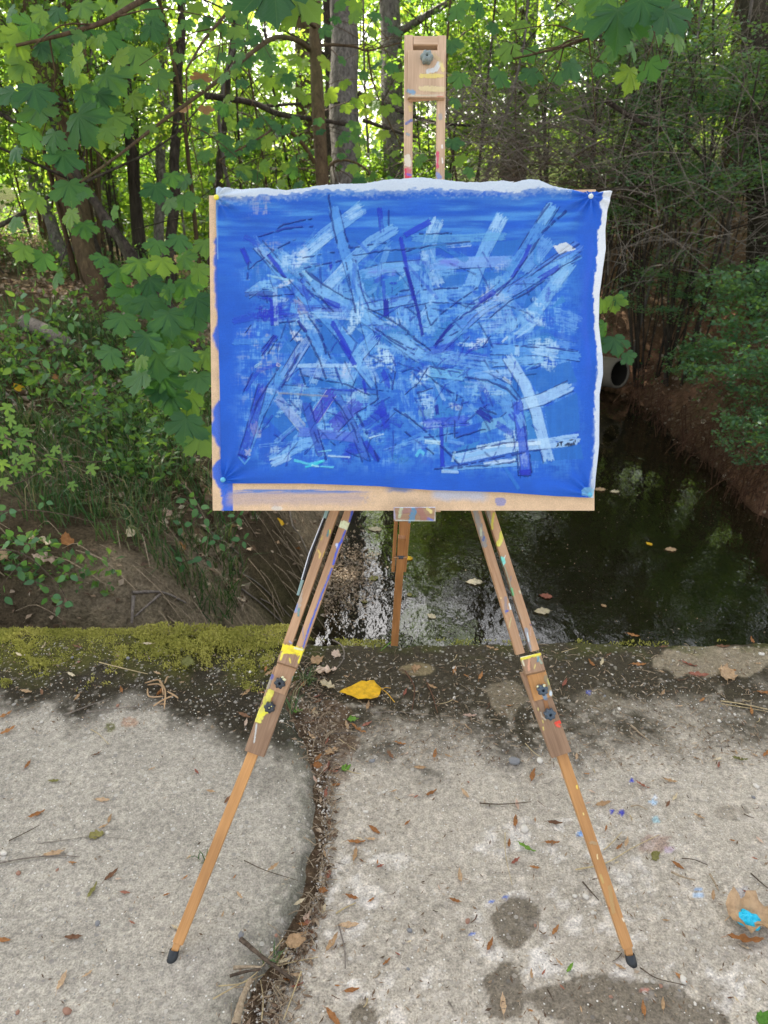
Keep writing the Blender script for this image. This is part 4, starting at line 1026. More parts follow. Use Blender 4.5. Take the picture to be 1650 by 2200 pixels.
# middle tangle
for k_ in range(64):
    cx = 560 + 620 * RNG.random(); cy = 540 + 430 * RNG.random(); an = RNG.choice([-.5, -.3, .05, .6, .9, 1.15, 1.5, 2.2]) + .15 * RNG.normal(); ln = 70 + 130 * RNG.random()
    if cx > 1110 and cy > 800: continue
    cu = 18 * RNG.normal(); a_ = np.array([math.cos(an), math.sin(an)]) * ln / 2; nn_ = np.array([-math.sin(an), math.cos(an)]) * cu; c0 = np.array([cx, cy])
    band([tuple(c0 - a_), tuple(c0 + nn_), tuple(c0 + a_)], 7 + 11 * RNG.random(), random.choice([PA, PB, PB, PA, (96, 152, 224), FL2, UL, FR]), .38 + .3 * RNG.random(), .5 + .1 * RNG.random())
for k_ in range(26):
    cx = 640 + 520 * RNG.random(); cy = 620 + 370 * RNG.random(); an = RNG.choice([-.5, -.35, .1, .5, .8, 1.1, 2.3, 1.57]) + .3 * RNG.normal(); ln = 25 + 60 * RNG.random()
    if cx > 1120 and cy > 780: continue
    band([(cx - ln * math.cos(an) / 2, cy - ln * math.sin(an) / 2), (cx + ln * math.cos(an) / 2, cy + ln * math.sin(an) / 2)], 8 + 22 * RNG.random(), random.choice([PA, PB, PW, PB, UL, FL2, PA, (120, 176, 226)]), .5 + .3 * RNG.random(), .5 + .12 * RNG.random())
for k_ in range(110):
    cx = 560 + 640 * RNG.random(); cy = 560 + 430 * RNG.random(); an = RNG.choice([0, .1, -.4, .7, 1.57, 2.3]) + .2 * RNG.normal(); rx = 12 + 34 * RNG.random(); ry = rx * (.25 + .35 * RNG.random())
    if cx > 1110 and cy > 800: continue
    sel = np.where((np.abs(X - cx) < rx * 1.5) & (np.abs(Y - cy) < rx * 1.5))[0]
    dx, dy = X[sel] - cx, Y[sel] - cy; a_ = (dx * math.cos(an) + dy * math.sin(an)) / rx; b2_ = (-dx * math.sin(an) + dy * math.cos(an)) / ry
    dd = np.sqrt(a_ ** 2 + b2_ ** 2) + .7 * (n_s[sel] - .5) + .5 * (fbm(X[sel] / 5, Y[sel] / 5, 160 + k_, 3) - .5)
    m_ = ss(1.0, .55, dd) * ss(.42, .62, wv[sel] * .55 + wv2[sel] * .45 + .06) * (.5 + .45 * RNG.random()); c__ = srgb(*random.choice([PA, PW, PA, PB, PW, UL, (196, 204, 236), FL2]))
    col[sel] = col[sel] * (1 - m_[:, None]) + c__[None] * m_[:, None]; thick[sel] = thick[sel] * (1 - m_) + .4 * m_
band(Dcr((0, 130), (300, 180), (680, 240)), 34, PA, .6, .5); band(Dcr((200, 300), (460, 330)), 26, (130, 186, 234), .8, .4, E1)
band(Dcr((700, 120), (1100, 130), (1390, 175)), 26, PB, .85, .38, E1); band(Dcr((1030, 120), (1220, 160)), 22, PW, .7, .5); band(Dcr((900, 100), (900, 165)), 12, PW, .7, .4)
band(Dcr((700, 230), (1110, 200)), 20, PA, .8, .45, EB); band(Dcr((1110, 200), (970, 280)), 4, (130, 180, 240), .9, .2)
band(Dcr((820, 180), (960, 400), (1050, 620), (1100, 820), (1150, 1010)), 27, PW, .88, .36, EB); band(Dcr((1330, 410), (1100, 520), (910, 570)), 29, PW, .85, .38, E1)
band(Dcr((1385, 840), (1190, 870), (880, 900), (420, 1000)), 27, PW, .9, .36, EA); band(Dcr((1080, 870), (580, 905)), 10, (214, 226, 248), .85, .35, EB)
band(Dcr((880, 1010), (640, 1040)), 12, (216, 228, 248), .85, .35); band(Dcr((880, 960), (300, 1080)), 12, (70, 110, 214), .8, .4)
band(Dcr((300, 1080), (900, 1040)), 11, PA, .85, .45); band(Dcr((410, 1000), (800, 900)), 10, PA, .8, .4); band(Dcr((700, 420), (820, 560), (860, 760)), 30, (120, 166, 230), .7, .45)
band(Dcr((480, 300), (640, 340), (820, 430), (900, 540)), 22, PB, .75, .45, EA); band(Dcr((900, 540), (930, 760), (960, 1000), (965, 1130)), 25, (64, 92, 214), .85, .45, E1); band(Dcr((905, 640), (950, 740)), 18, PA, .7, .4); band(Dcr((940, 960), (950, 1050)), 24, (190, 200, 242), .5, .6); band(Dcr((925, 1110), (1005, 1105)), 14, (30, 36, 190), .8, .45)
poly(Dcr((620, 700), (780, 660), (820, 720), (600, 800)), (122, 168, 220), .8); poly(Dcr((100, 610), (230, 590), (200, 660), (110, 660)), (110, 150, 210), .8); poly(Dcr((570, 900), (870, 830), (890, 860), (600, 920)), (176, 200, 240), .85)
band(Ccr((1330, 20), (1200, 170), (1110, 400)), 30, PA, .8, .45, EA); band(Ccr((1190, 220), (1330, 400)), 26, PA, .8, .45, EB); band(Ccr((1230, 90), (1350, 380)), 16, PW, .5, .55)
band(Ccr((790, 40), (720, 150), (600, 350)), 26, PT, .8, .5, E1); band(Ccr((600, 270), (500, 450), (400, 650), (290, 960)), 26, PB, .8, .45, E1)
band(Ccr((720, 250), (1180, 250)), 10, PW, .85, .4); band(Ccr((740, 300), (1160, 330)), 22, (150, 166, 226), .65, .55); band(Ccr((590, 440), (1350, 520)), 24, (100, 150, 214), .6, .4, EA)
band(Ccr((540, 500), (660, 640), (750, 750)), 22, (160, 170, 222), .8, .5, ((200, 214, 240), 1.5, (-1, 1))); band(Ccr((990, 460), (840, 690)), 28, (70, 62, 198), .85, .5, ((190, 190, 230), 1.3, (-1, 1)))
band(Ccr((1200, 550), (1000, 740)), 34, (76, 74, 200), .8, .52); band(Ccr((500, 1010), (760, 880), (900, 850)), 26, PA, .85, .45); band(Ccr((510, 1030), (640, 980)), 22, PW, .7, .5); band(Ccr((720, 780), (1200, 830)), 24, (96, 110, 214), .7, .5)
band(Ccr((780, 560), (840, 760), (900, 960)), 20, (54, 84, 196), .8, .4, E1); band(Ccr((1030, 500), (1150, 720), (1260, 1000)), 20, (72, 106, 202), .7, .45, E1)
band(Ccr((430, 420), (380, 600), (330, 800), (270, 980)), 24, UL, .72, .55, E1); band(Ccr((300, 930), (330, 960)), 20, (180, 176, 206), .8, .45); band(Ccr((360, 720), (380, 790)), 22, (150, 140, 196), .7, .5)
# dark ultramarine accents
band(Acr((270, 590), (320, 700)), 12, UL, .85, .4); band(Acr((290, 500), (400, 560)), 16, (40, 60, 200), .6, .55); band(Acr((1370, 270), (1390, 450)), 12, UL, .75, .5); band(Acr((1540, 500), (1600, 800), (1650, 1000)), 10, UL, .85, .4)
band(Acr((1420, 1000), (1425, 1130)), 13, UD, .95, .25); band(Acr((1400, 850), (1410, 1000)), 9, UL, .6, .5); band(Acr((480, 640), (560, 740), (610, 820)), 10, UL, .85, .4); band(Acr((740, 900), (820, 990)), 18, UL, .7, .5); band(Acr((920, 1000), (1050, 1050)), 14, UL, .75, .45)
band(Acr((990, 1180), (1080, 1330), (1130, 1424)), 12, UL, .85, .45); band(Acr((500, 1000), (510, 1200)), 8, UL, .85, .4); band(Acr((560, 1110), (720, 1130)), 12, UL, .6, .5); band(Acr((720, 1170), (780, 1250)), 8, UD, .85, .35); band(Acr((300, 950), (500, 940)), 12, (70, 90, 170), .6, .45)
band(Bcr((0, 740), (50, 880), (110, 1120), (140, 1280)), 8, UD, .9, .3); band(Bcr((1000, 560), (960, 660), (860, 820)), 10, UL, .8, .4); band(Bcr((600, 1010), (720, 930)), 14, UL, .75, .45); band(Bcr((1080, 830), (1230, 740)), 13, UL, .75, .45); band(Bcr((240, 1370), (320, 1260), (380, 1200)), 8, UD, .85, .35)
band(Bcr((0, 480), (200, 370)), 14, (34, 60, 206), .85, .3)
band(Dcr((580, 610), (690, 690)), 16, UD, .9, .35); band(Dcr((250, 570), (260, 640)), 9, UD, .9, .3); band(Dcr((290, 740), (300, 1060)), 10, UL, .85, .4); band(Dcr((160, 150), (400, 90)), 22, UL, .6, .55); band(Dcr((740, 720), (860, 800)), 16, UL, .65, .5); band(Dcr((850, 640), (880, 680)), 14, UL, .7, .45); band(Dcr((160, 720), (500, 690)), 26, (60, 62, 210), .6, .55)
band(Ccr((1060, 60), (1170, 240)), 12, UL, .85, .4); band(Ccr((1240, 370), (1260, 470)), 8, UL, .8, .4); band(Ccr((1400, 300), (1440, 420)), 14, UL, .7, .45); band(Ccr((1380, 540), (1430, 760)), 18, UL, .65, .5); band(Ccr((1280, 800), (1420, 720)), 18, UL, .55, .5); band(Ccr((1250, 860), (1360, 1010)), 14, UL, .75, .45); band(Ccr((430, 150), (540, 10)), 12, UL, .7, .45); band(Ccr((290, 450), (400, 290), (560, 240)), 10, UL, .5, .5)
# pencil-fine dark lines
for p, w in [(Acr((420, 545), (520, 600), (700, 510)), 2), (Acr((320, 750), (520, 600)), 2), (Acr((390, 590), (470, 690), (610, 820)), 2.4), (Acr((540, 440), (600, 390), (820, 350)), 2.2), (Acr((400, 490), (640, 420), (830, 410)), 2.4), (Acr((310, 830), (320, 700)), 1.8), (Acr((770, 745), (1060, 680)), 2), (Acr((760, 660), (1040, 610)), 1.6),
             (Acr((780, 770), (900, 860), (1100, 985), (1160, 1005)), 3.2), (Acr((730, 790), (880, 960), (1000, 1090)), 2.4), (Acr((640, 830), (760, 970)), 2), (Acr((960, 160), (985, 330), (1030, 540)), 2), (Acr((1090, 450), (1130, 580), (1424, 540)), 2), (Acr((1440, 260), (1446, 400)), 1.8), (Acr((1100, 700), (1150, 960), (1180, 1100)), 2.6), (Acr((1180, 680), (1230, 930), (1290, 1080)), 2.2),
             (Acr((1280, 1070), (1424, 1140), (1530, 1200), (1650, 1290)), 2.6), (Acr((1340, 1230), (1500, 1330), (1650, 1400)), 2.2), (Acr((570, 1180), (710, 1165)), 2), (Acr((720, 1180), (800, 1300), (860, 1424)), 2.4), (Acr((800, 1130), (900, 1270), (940, 1424)), 2), (Acr((830, 1065), (940, 1070)), 2), (Acr((330, 960), (500, 970), (690, 950)), 2), (Acr((430, 1390), (520, 1280)), 2.4), (Acr((660, 1330), (740, 1230)), 2), (Acr((290, 1270), (340, 1200)), 1.6),
             (Acr((1500, 960), (1530, 930), (1650, 910)), 1.8), (Acr((1510, 1100), (1540, 1200)), 2), (Acr((1160, 640), (1424, 600), (1650, 590)), 1.6),
             (Bcr((1160, 225), (1040, 390)), 2.4), (Bcr((1290, 290), (1110, 450), (1000, 620), (870, 810), (740, 960)), 3), (Bcr((1390, 555), (1240, 640), (1000, 810)), 2.2), (Bcr((1420, 640), (1250, 740), (1000, 930), (840, 1010), (680, 1140)), 2.4), (Bcr((840, 850), (500, 1100), (360, 1200), (250, 1350)), 3), (Bcr((600, 890), (420, 1010), (290, 1110), (210, 1200)), 2.2), (Bcr((700, 980), (500, 1110)), 2), (Bcr((130, 880), (160, 1040), (200, 1200)), 1.8),
             (Bcr((0, 1060), (200, 1020), (560, 1030)), 1.8), (Bcr((150, 920), (420, 900)), 1.6), (Bcr((120, 470), (370, 465)), 1.8), (Bcr((0, 610), (220, 560)), 2), (Bcr((20, 1260), (200, 1400)), 2.6), (Bcr((680, 1290), (620, 1380)), 2), (Bcr((260, 1340), (420, 1250)), 2),
             (Dcr((0, 0), (200, 110)), 2.4), (Dcr((60, 170), (100, 110)), 2), (Dcr((60, 230), (240, 380), (380, 470)), 2), (Dcr((0, 480), (110, 390), (180, 270)), 1.8), (Dcr((100, 470), (220, 430)), 1.8), (Dcr((420, 440), (410, 530)), 1.8), (Dcr((200, 260), (440, 310)), 1.8), (Dcr((480, 345), (660, 370), (820, 440), (900, 530)), 2.8), (Dcr((890, 90), (1200, 110), (1380, 140)), 1.8),
             (Dcr((0, 640), (160, 770), (330, 930), (430, 1040)), 2.2), (Dcr((0, 780), (230, 960)), 1.8), (Dcr((395, 690), (400, 830)), 1.8), (Dcr((410, 830), (640, 760)), 1.8), (Dcr((380, 950), (640, 900), (890, 860)), 2.2), (Dcr((350, 1070), (640, 1010), (880, 960), (1080, 930)), 2.6), (Dcr((240, 1080), (640, 1050), (900, 1020)), 2.4), (Dcr((140, 830), (420, 790)), 1.8), (Dcr((600, 590), (730, 640)), 2), (Dcr((900, 880), (905, 1135), (1015, 1130), (1000, 960)), 2), (Dcr((940, 640), (985, 960)), 2), (Dcr((730, 290), (840, 390)), 2), (Dcr((870, 820), (890, 1000)), 1.6),
             (Ccr((800, 20), (880, 180), (940, 350)), 3), (Ccr((890, 0), (970, 170), (1070, 400)), 2.4), (Ccr((430, 170), (530, 20)), 2.4), (Ccr((480, 150), (550, 40)), 2), (Ccr((720, 160), (590, 420)), 2.6), (Ccr((560, 270), (380, 560), (360, 620)), 2.4), (Ccr((280, 460), (350, 310)), 2), (Ccr((760, 330), (900, 360), (1100, 400), (1360, 520)), 2), (Ccr((1400, 0), (1500, 70), (1650, 160)), 2.6), (Ccr((1330, 340), (1360, 520)), 1.8), (Ccr((1450, 570), (1650, 700)), 1.8), (Ccr((1500, 300), (1470, 440)), 1.8), (Ccr((1360, 520), (1170, 640), (1040, 780)), 1.6), (Ccr((1000, 500), (1160, 740), (1200, 860)), 2), (Ccr((1190, 640), (1290, 830)), 2.6), (Ccr((810, 560), (870, 740), (940, 1000)), 2.6), (Ccr((840, 770), (900, 900)), 2), (Ccr((1330, 930), (1360, 1010)), 3), (Ccr((730, 270), (770, 400)), 1.8), (Ccr((240, 960), (300, 990)), 2.6)]:
    line(p, w * .9, random.choice([DK, DK, (24, 44, 140), UD]), .74)
for k_ in range(150):
    cx = 560 + 600 * RNG.random(); cy = 560 + 420 * RNG.random(); an = RNG.choice([-.6, .1, .7, 1.1, 1.57, 2.2]) + .25 * RNG.normal(); ln = 15 + 50 * RNG.random()
    line([(cx - ln * math.cos(an) / 2, cy - ln * math.sin(an) / 2), (cx + ln * math.cos(an) / 2, cy + ln * math.sin(an) / 2)], 1.5 + .8 * RNG.random(), random.choice([DK, UL, UD, UL]), .5)
# cyan and white touches
for p, w, c_ in [(Ccr((690, 1010), (800, 1040), (920, 1015)), 6, (110, 220, 240)), (Ccr((780, 1065), (860, 1040), (910, 1020)), 6, (70, 214, 230)), (Ccr((900, 1060), (1000, 1065)), 5, (120, 214, 240)), (Ccr((830, 1050), (880, 1060)), 5, (190, 240, 250)), (Ccr((880, 940), (980, 930)), 3, (150, 220, 240)),
                 (Ccr((960, 975), (1130, 985)), 4, (200, 220, 245)), (Dcr((90, 975), (120, 930), (150, 960)), 8, (110, 200, 240)), (Dcr((160, 860), (280, 870)), 10, (210, 232, 250)), (Dcr((380, 1020), (400, 940)), 6, (190, 220, 250)), (Dcr((790, 350), (850, 390)), 8, (206, 220, 248)), (Dcr((780, 60), (820, 20)), 5, (206, 220, 248)), (Ccr((370, 260), (420, 230)), 6, (180, 214, 245)), (Ccr((550, 240), (565, 250)), 8, (222, 200, 200)),
                 (Acr((470, 800), (640, 840)), 6, (176, 214, 240)), (Acr((760, 770), (820, 840)), 8, (170, 208, 245)), (Ccr((1290, 830), (1400, 800)), 4, (200, 220, 248)), (Ccr((240, 985), (290, 1040), (330, 990)), 4, (110, 170, 235)), (Ccr((570, 470), (950, 495)), 5, (150, 140, 150)), (Dcr((300, 1100), (420, 1105)), 7, (190, 212, 246))]:
    band(p, w, c_, .85, .35)
# small dark scrawled name at the lower right, as brushed in the photograph
ink = (34, 40, 84)
for p in [[(1196, 953), (1197, 957), (1194, 959)], [(1201, 951), (1207, 951)], [(1204, 951), (1204, 957)], [(1209, 951), (1209, 957), (1211, 954), (1213, 957)], [(1216, 954), (1215, 957), (1218, 956), (1217, 953), (1216, 954)], [(1220, 957), (1220, 953), (1223, 954), (1223, 957), (1226, 953), (1226, 957)], [(1229, 955), (1230, 951), (1231, 955)], [(1222, 946), (1229, 945)], [(1233, 945), (1234, 950)]]:
    line(p, 1.7, ink, .95)
# raw white cloth at the borders
tb = np.interp(X, [466, 520, 600, 700, 780, 860, 950, 1010, 1060, 1110, 1150, 1190, 1240, 1280, 1310], [24, 18, 10, 8, 16, 24, 22, 15, 20, 24, 18, 5, -2, -3, 0])
yt = np.interp(X, topc[:, 0], topc[:, 1])
put(ss(tb + 2, tb - 2, (Y - yt) + (fbm(X / 11, Y / 4, 141, 5) - .5) * 15) * .92, (222, 224, 238))
put(ss(tb + 16, tb, (Y - yt) + (fbm(X / 5, Y / 4, 142, 4) - .5) * 26) * .4 * (tb > 0), (190, 200, 226))
xe = np.interp(Y, rigc[:, 1], rigc[:, 0])
rb = np.interp(Y, [419, 440, 480, 505, 540, 600, 700, 790, 900, 1000, 1070], [17, 19, 9, 16, 17, 14, 9, 12, 10, 8, 7])
put(ss(rb + 1.5, rb - 1.5, (xe - X) + (fbm(X / 4, Y / 9, 143, 4) - .5) * 9) * .95, (226, 226, 236))
put(ss(14, 6, (xe - X) + (fbm(X / 6, Y / 8, 144, 4) - .5) * 12) * (Y > 760) * .6, (200, 206, 232))
put(ss(50, 20, (xe - X) + (fbm(X / 20, Y / 20, 145, 3) - .5) * 16) * ss(20, 30, xe - X) * ss(480, 560, Y) * ss(860, 780, Y) * .4, (70, 96, 226))
put(blob(X, Y, 1258, 1056, 14, 10, 9, .5, 12) * .7, (150, 196, 232))
put(ss(4, 1.5, X - np.interp(Y, lefc[:, 1], lefc[:, 0]) + (n_s - .5) * 3) * .5 * (Y < 560), (150, 180, 230))
col = np.clip(col * np.array([.66, .92, .84])[None] + (col.min(1) / (col.max(1) + 1e-6))[:, None] * col * np.array([.30, .06, .08])[None], 0.002, .95)
# place on the board plane: photo position -> board surface, lifted by the relief
dep = np.interp(Y, [400, 1097], [DBt, DBb])
Wc = CAMV + dep[:, None] * (FW[None] + ((X - 825) / FPX)[:, None] * RT[None] + ((1100 - Y) / FPX)[:, None] * UP[None])
Wc = Wc + (rel + .0012)[:, None] * FACE[None]
mk('canvas_cloth', Wc, grid_faces(NV, NU, flip=True), M['canvas'], canvas, True, {'Col': col, 'thick': thick})
th_s = Soup()
for k_ in range(120):
    x = 470 + 830 * RNG.random(); y = np.interp(x, topc[:, 0], topc[:, 1]); ln = 3 + 7 * RNG.random() ** 2; an = -math.pi / 2 + 1.0 * RNG.normal() * .8
    d = np.interp(y, [400, 1097], [DBt, DBb]) - .008
    a = P(x, y + 1, d); b = P(x + ln * math.cos(an), y - abs(ln * math.sin(an)) * .7, d - .002); c_ = P(x + ln * math.cos(an) * 1.4, y - abs(ln * math.sin(an)) * .6, d - .002)
    th_s.add(*tube(np.array([a, b, c_]), .00035, 4))
for (x0, y0, x1, y1) in ((684, 406, 704, 396), (600, 411, 594, 401), (686, 404, 678, 400), (733, 400, 728, 393), (1090, 396, 1104, 390), (1150, 392, 1168, 398)):
    th_s.add(*tube(np.array([P(x0, y0, DBt - .008), P((x0 + x1) / 2, (y0 + y1) / 2 - 2, DBt - .011), P(x1, y1, DBt - .01)]), .0005, 4))
tq = th_s.mk('frayed_threads', M['thread'], canvas); tq['kind'] = 'stuff'
def pin(px, py, mat, label):
    d = np.interp(py, [400, 1097], [DBt, DBb]) - .004
    c_ = P(px, py, d); K = 16; a = np.arange(K) * 2 * math.pi / K
    prof = [(.0022, 0), (.0042, .001), (.0054, .0035), (.0056, .0055), (.0046, .0080), (.0022, .0094), (.0003, .0098)]
    V = np.vstack([c_ + FACE * h + r * (np.cos(a)[:, None] * RT + np.sin(a)[:, None] * UP) for r, h in prof])
    F = np.vstack([np.stack([np.arange(K) + q * K, (np.arange(K) + 1) % K + q * K, (np.arange(K) + 1) % K + (q + 1) * K, np.arange(K) + (q + 1) * K], 1) for q in range(len(prof) - 1)])
    o_ = mk('push_pin', V, F, mat); tag(o_, label, 'push pin', 'push pins at the corners of the canvas')
pin(466, 426, M['pinyellow'], 'yellow push pin at the top left corner of the blue canvas')
pin(1268, 424, M['pinwhite'], 'pale grey push pin at the top right corner of the blue canvas')
pin(480, 1031, M['pinblue'], 'teal push pin at the bottom left corner of the canvas')
pin(1266, 1063, M['pinblue'], 'bright blue push pin at the bottom right corner of the canvas')
# ================================================================== vegetation
def leaf_mesh(name, half, mat, seed=0, droop=.10, crease=.05, hub=.10, petiole=.45):
    r = np.random.default_rng(seed)
    h = np.array(half, float); h = h + (r.random(h.shape) - .5) * .02
    m = h[::-1][1:-1].copy(); m[:, 0] *= -1
    h[0, 0] = 0; h[-1, 0] = 0
    o_ = np.vstack([h, m]); K = len(o_)
    mid = o_ * .5 + np.array([0, hub]) * .5
    V2 = np.vstack([[[0, hub]], mid, o_])
    rr = np.hypot(V2[:, 0], V2[:, 1] - hub); an = np.arctan2(V2[:, 0], V2[:, 1] - hub)
    z = -droop * rr ** 2 + crease * .25 * rr * np.abs(np.sin(an / .84 * math.pi)) + .04 * (r.random() - .3) * np.sin(V2[:, 0] * 4 + seed) + .012 * (r.random(len(V2)) - .5)
    V = np.column_stack([V2, z])
    a = np.arange(K); b = (a + 1) % K
    F3 = np.stack([np.zeros(K, int), 1 + a, 1 + b], 1); F4 = np.stack([1 + a, 1 + K + a, 1 + K + b, 1 + b], 1)
    n0 = len(V)
    # petiole
    pt = np.array([[0, hub, -.004], [0, -.08, .01], [.02, -petiole * .6, .05], [.03, -petiole, .12]])
    tv, tf = tube(pt, [.010, .011, .012, .014], 3)
    return mesh_data(name, np.vstack([V, tv]), [F3, np.vstack([F4, tf + n0])], mat, True)
MAPLE = [(0, 0), (.12, -.08), (.30, -.14), (.40, -.07), (.54, -.10), (.55, .02), (.70, .10), (.60, .16), (.55, .22), (.64, .26), (.78, .28), (.80, .36), (.92, .44), (.82, .50), (.90, .64), (.72, .64), (.62, .74), (.52, .68), (.42, .64), (.35, .60), (.34, .67), (.43, .76), (.32, .82), (.34, .93), (.20, .92), (.10, .99), (0, 1.13)]
FIELD = [(0, 0), (.08, -.08), (.24, -.10), (.40, -.02), (.38, .10), (.24, .18), (.36, .26), (.56, .30), (.62, .44), (.52, .54), (.36, .50), (.16, .40), (.14, .56), (.20, .74), (.10, .80), (0, .98)]
OVATE = [(0, 0), (.14, .04), (.26, .18), (.32, .38), (.27, .60), (.15, .82), (0, 1.02)]
LM_green = [leaf_mesh('maple_leaf', MAPLE, M['maple'], s, (.08, .30, .16, -.10, .22, .38, .12, .26)[s], (.05, .5, .2, .3, .1, .8, .4, .15)[s]) for s in range(8)]
LM_backlit = [leaf_mesh('maple_leaf', MAPLE, M['maple_backlit'], 20 + s, .08, .05) for s in range(4)]
LM_dry = [leaf_mesh('dry_leaf', MAPLE, M['dryleaf'], 40 + s, -.55, .22) for s in range(3)]
M['field'] = leafmat('field_maple_leaf', [(0, (.08, .20, .05)), (1, (.16, .30, .06))], [(0, (.3, .5, .05)), (1, (.5, .7, .08))], .4, True, True)
M['bramble'] = leafmat('bramble_leaf', [(0, (.03, .10, .035)), (.6, (.06, .18, .06)), (1, (.10, .24, .07))], [(0, (.15, .35, .04)), (1, (.3, .5, .05))], .3, True, False)
LM_field = [leaf_mesh('leaf', FIELD, M['field'], 60 + s, .12, .05) for s in range(4)]
LM_bram = [leaf_mesh('leaf', OVATE, M['bramble'], 80 + s, .10, .03, .08, .15) for s in range(4)]
LM_oval = [leaf_mesh('leaf', OVATE, M['field'], 90 + s, .10, .06, .08, .15) for s in range(3)]

def place(me, parent, pos, size, tipdir, normal, name='leaf'):
    """leaf: local +Y runs to the tip, +Z is the upper face"""
    y = np.asarray(tipdir, float); y = y / np.linalg.norm(y)
    z = np.asarray(normal, float); z = z - y * (z @ y); z /= (np.linalg.norm(z) + 1e-9)
    x = np.cross(y, z)
    o_ = bpy.data.objects.new(name, me)
    R = Matrix(((x[0], y[0], z[0]), (x[1], y[1], z[1]), (x[2], y[2], z[2])))
    o_.parent = parent
    o_.matrix_local = Matrix.Translation(Vector([float(c) for c in (np.asarray(pos) - np.array(parent.location))])) @ R.to_4x4() @ Matrix.Scale(float(size), 4)
    COL.objects.link(o_)
    return o_

def hang_leaf(parent, px, py, d, wpx, meshes, rot=None, spread=.5, up=.75, name='leaf'):
    """a leaf whose blade is about wpx photo pixels wide at distance d, tip hanging down and out"""
    size = wpx / FPX * d / 1.62 * (.85 + .3 * RNG.random())
    rot = RNG.normal() * .55 if rot is None else rot
    tip = -np.array([0, 0, 1.0]) * math.cos(rot) + RT * math.sin(rot) + np.array([0, -1.0, 0]) * (.25 + .4 * RNG.random())
    nrm = np.array([0, -1.0, 0]) * (.8 + .3 * RNG.random()) + np.array([0, 0, 1.0]) * up * (.4 + .9 * RNG.random()) + RT * (spread + .3) * RNG.normal()
    tip /= np.linalg.norm(tip)
    c_ = P(px, py, d) - tip * size * .4
    return place(random.choice(meshes), parent, c_, size, tip, nrm, name)

def twig_between(sp, a, b, r0, r1, sag=.06, n=7, sides=5):
    a = np.asarray(a, float); b = np.asarray(b, float); m = (a + b) / 2 + np.array([RNG.normal() * .03, RNG.normal() * .03, sag * np.linalg.norm(b - a)])
    sp.add(*tube(curve([a, m, b], n), np.linspace(r0, r1, len(curve([a, m, b], n))), sides))

# ---- crowns: many leaf quads gathered in clumps; shared by copies
def crown_mesh(name, n, rad, clumps, leaf, mat, seed, up=.6, csize=.22, hollow=.45, flat=1.0):
    r = np.random.default_rng(seed)
    u = r.normal(size=(clumps, 3)); u /= np.linalg.norm(u, axis=1, keepdims=True)
    rc = (hollow + (1 - hollow) * r.random((clumps, 1)) ** .7)
    C_ = u * rc
    w = r.random(clumps) ** 1.5 + .15; idx = r.choice(clumps, n, p=w / w.sum())
    p = C_[idx] + r.normal(size=(n, 3)) * csize * (.4 + .8 * r.random((clumps, 1)))[idx] * np.array([1, 1, .55])
    p = p * np.array(rad)
    nz = r.normal(size=(n, 3)) + np.array([0, 0, up]); nz /= np.linalg.norm(nz, axis=1, keepdims=True)
    t = np.cross(nz, r.normal(size=(n, 3))); t /= np.linalg.norm(t, axis=1, keepdims=True); b = np.cross(nz, t)
    s = leaf * (.55 + .8 * r.random((n, 1)))
    V = np.stack([p - t * s, p + b * s * .62 + t * s * .1, p + t * s, p - b * s * .62 + t * s * .1], 1).reshape(-1, 3)
    F = np.arange(4 * n).reshape(n, 4)
    cl = r.random(clumps)[idx] * .6 + r.random(n) * .4
    return mesh_data(name, V, F, mat, False, {'rnd': np.repeat(cl, 4)})
CR_TREE = [crown_mesh('crown', 8000, (1, 1, 1), 70, .022, M['crown'], s, csize=.15) for s in (1, 2, 3)]
CR_BUSH = [crown_mesh('foliage', 6000, (1, 1, 1), 55, .026, M['crown'], s, csize=.17, hollow=.2) for s in (11, 12, 13)]
CR_FINE = [crown_mesh('foliage', 5400, (1, 1, 1), 80, .0200, M['fine'], s, csize=.13, hollow=.15) for s in (21, 22)]
CR_NEAR = [crown_mesh('foliage', 2600, (1, 1, 1), 60, .040, M['fine'], s, csize=.15, hollow=.15) for s in (31, 32)]
def child(name, me, parent, off, scale, rz=0.0):
    o_ = bpy.data.objects.new(name, me); o_.parent = parent
    o_.location = tuple(float(c) for c in off); o_.scale = tuple(float(c) for c in scale) if hasattr(scale, '__len__') else (scale,) * 3
    o_.rotation_euler = (0, 0, rz); COL.objects.link(o_); return o_

def trunk_pts(base, top, bend=.15, n=9):
    base = np.asarray(base, float); top = np.asarray(top, float)
    k = np.array([RNG.normal(), RNG.normal(), 0]) * bend
    return curve([base, base * .6 + top * .4 + k, base * .3 + top * .7 - k * .5, top], n)

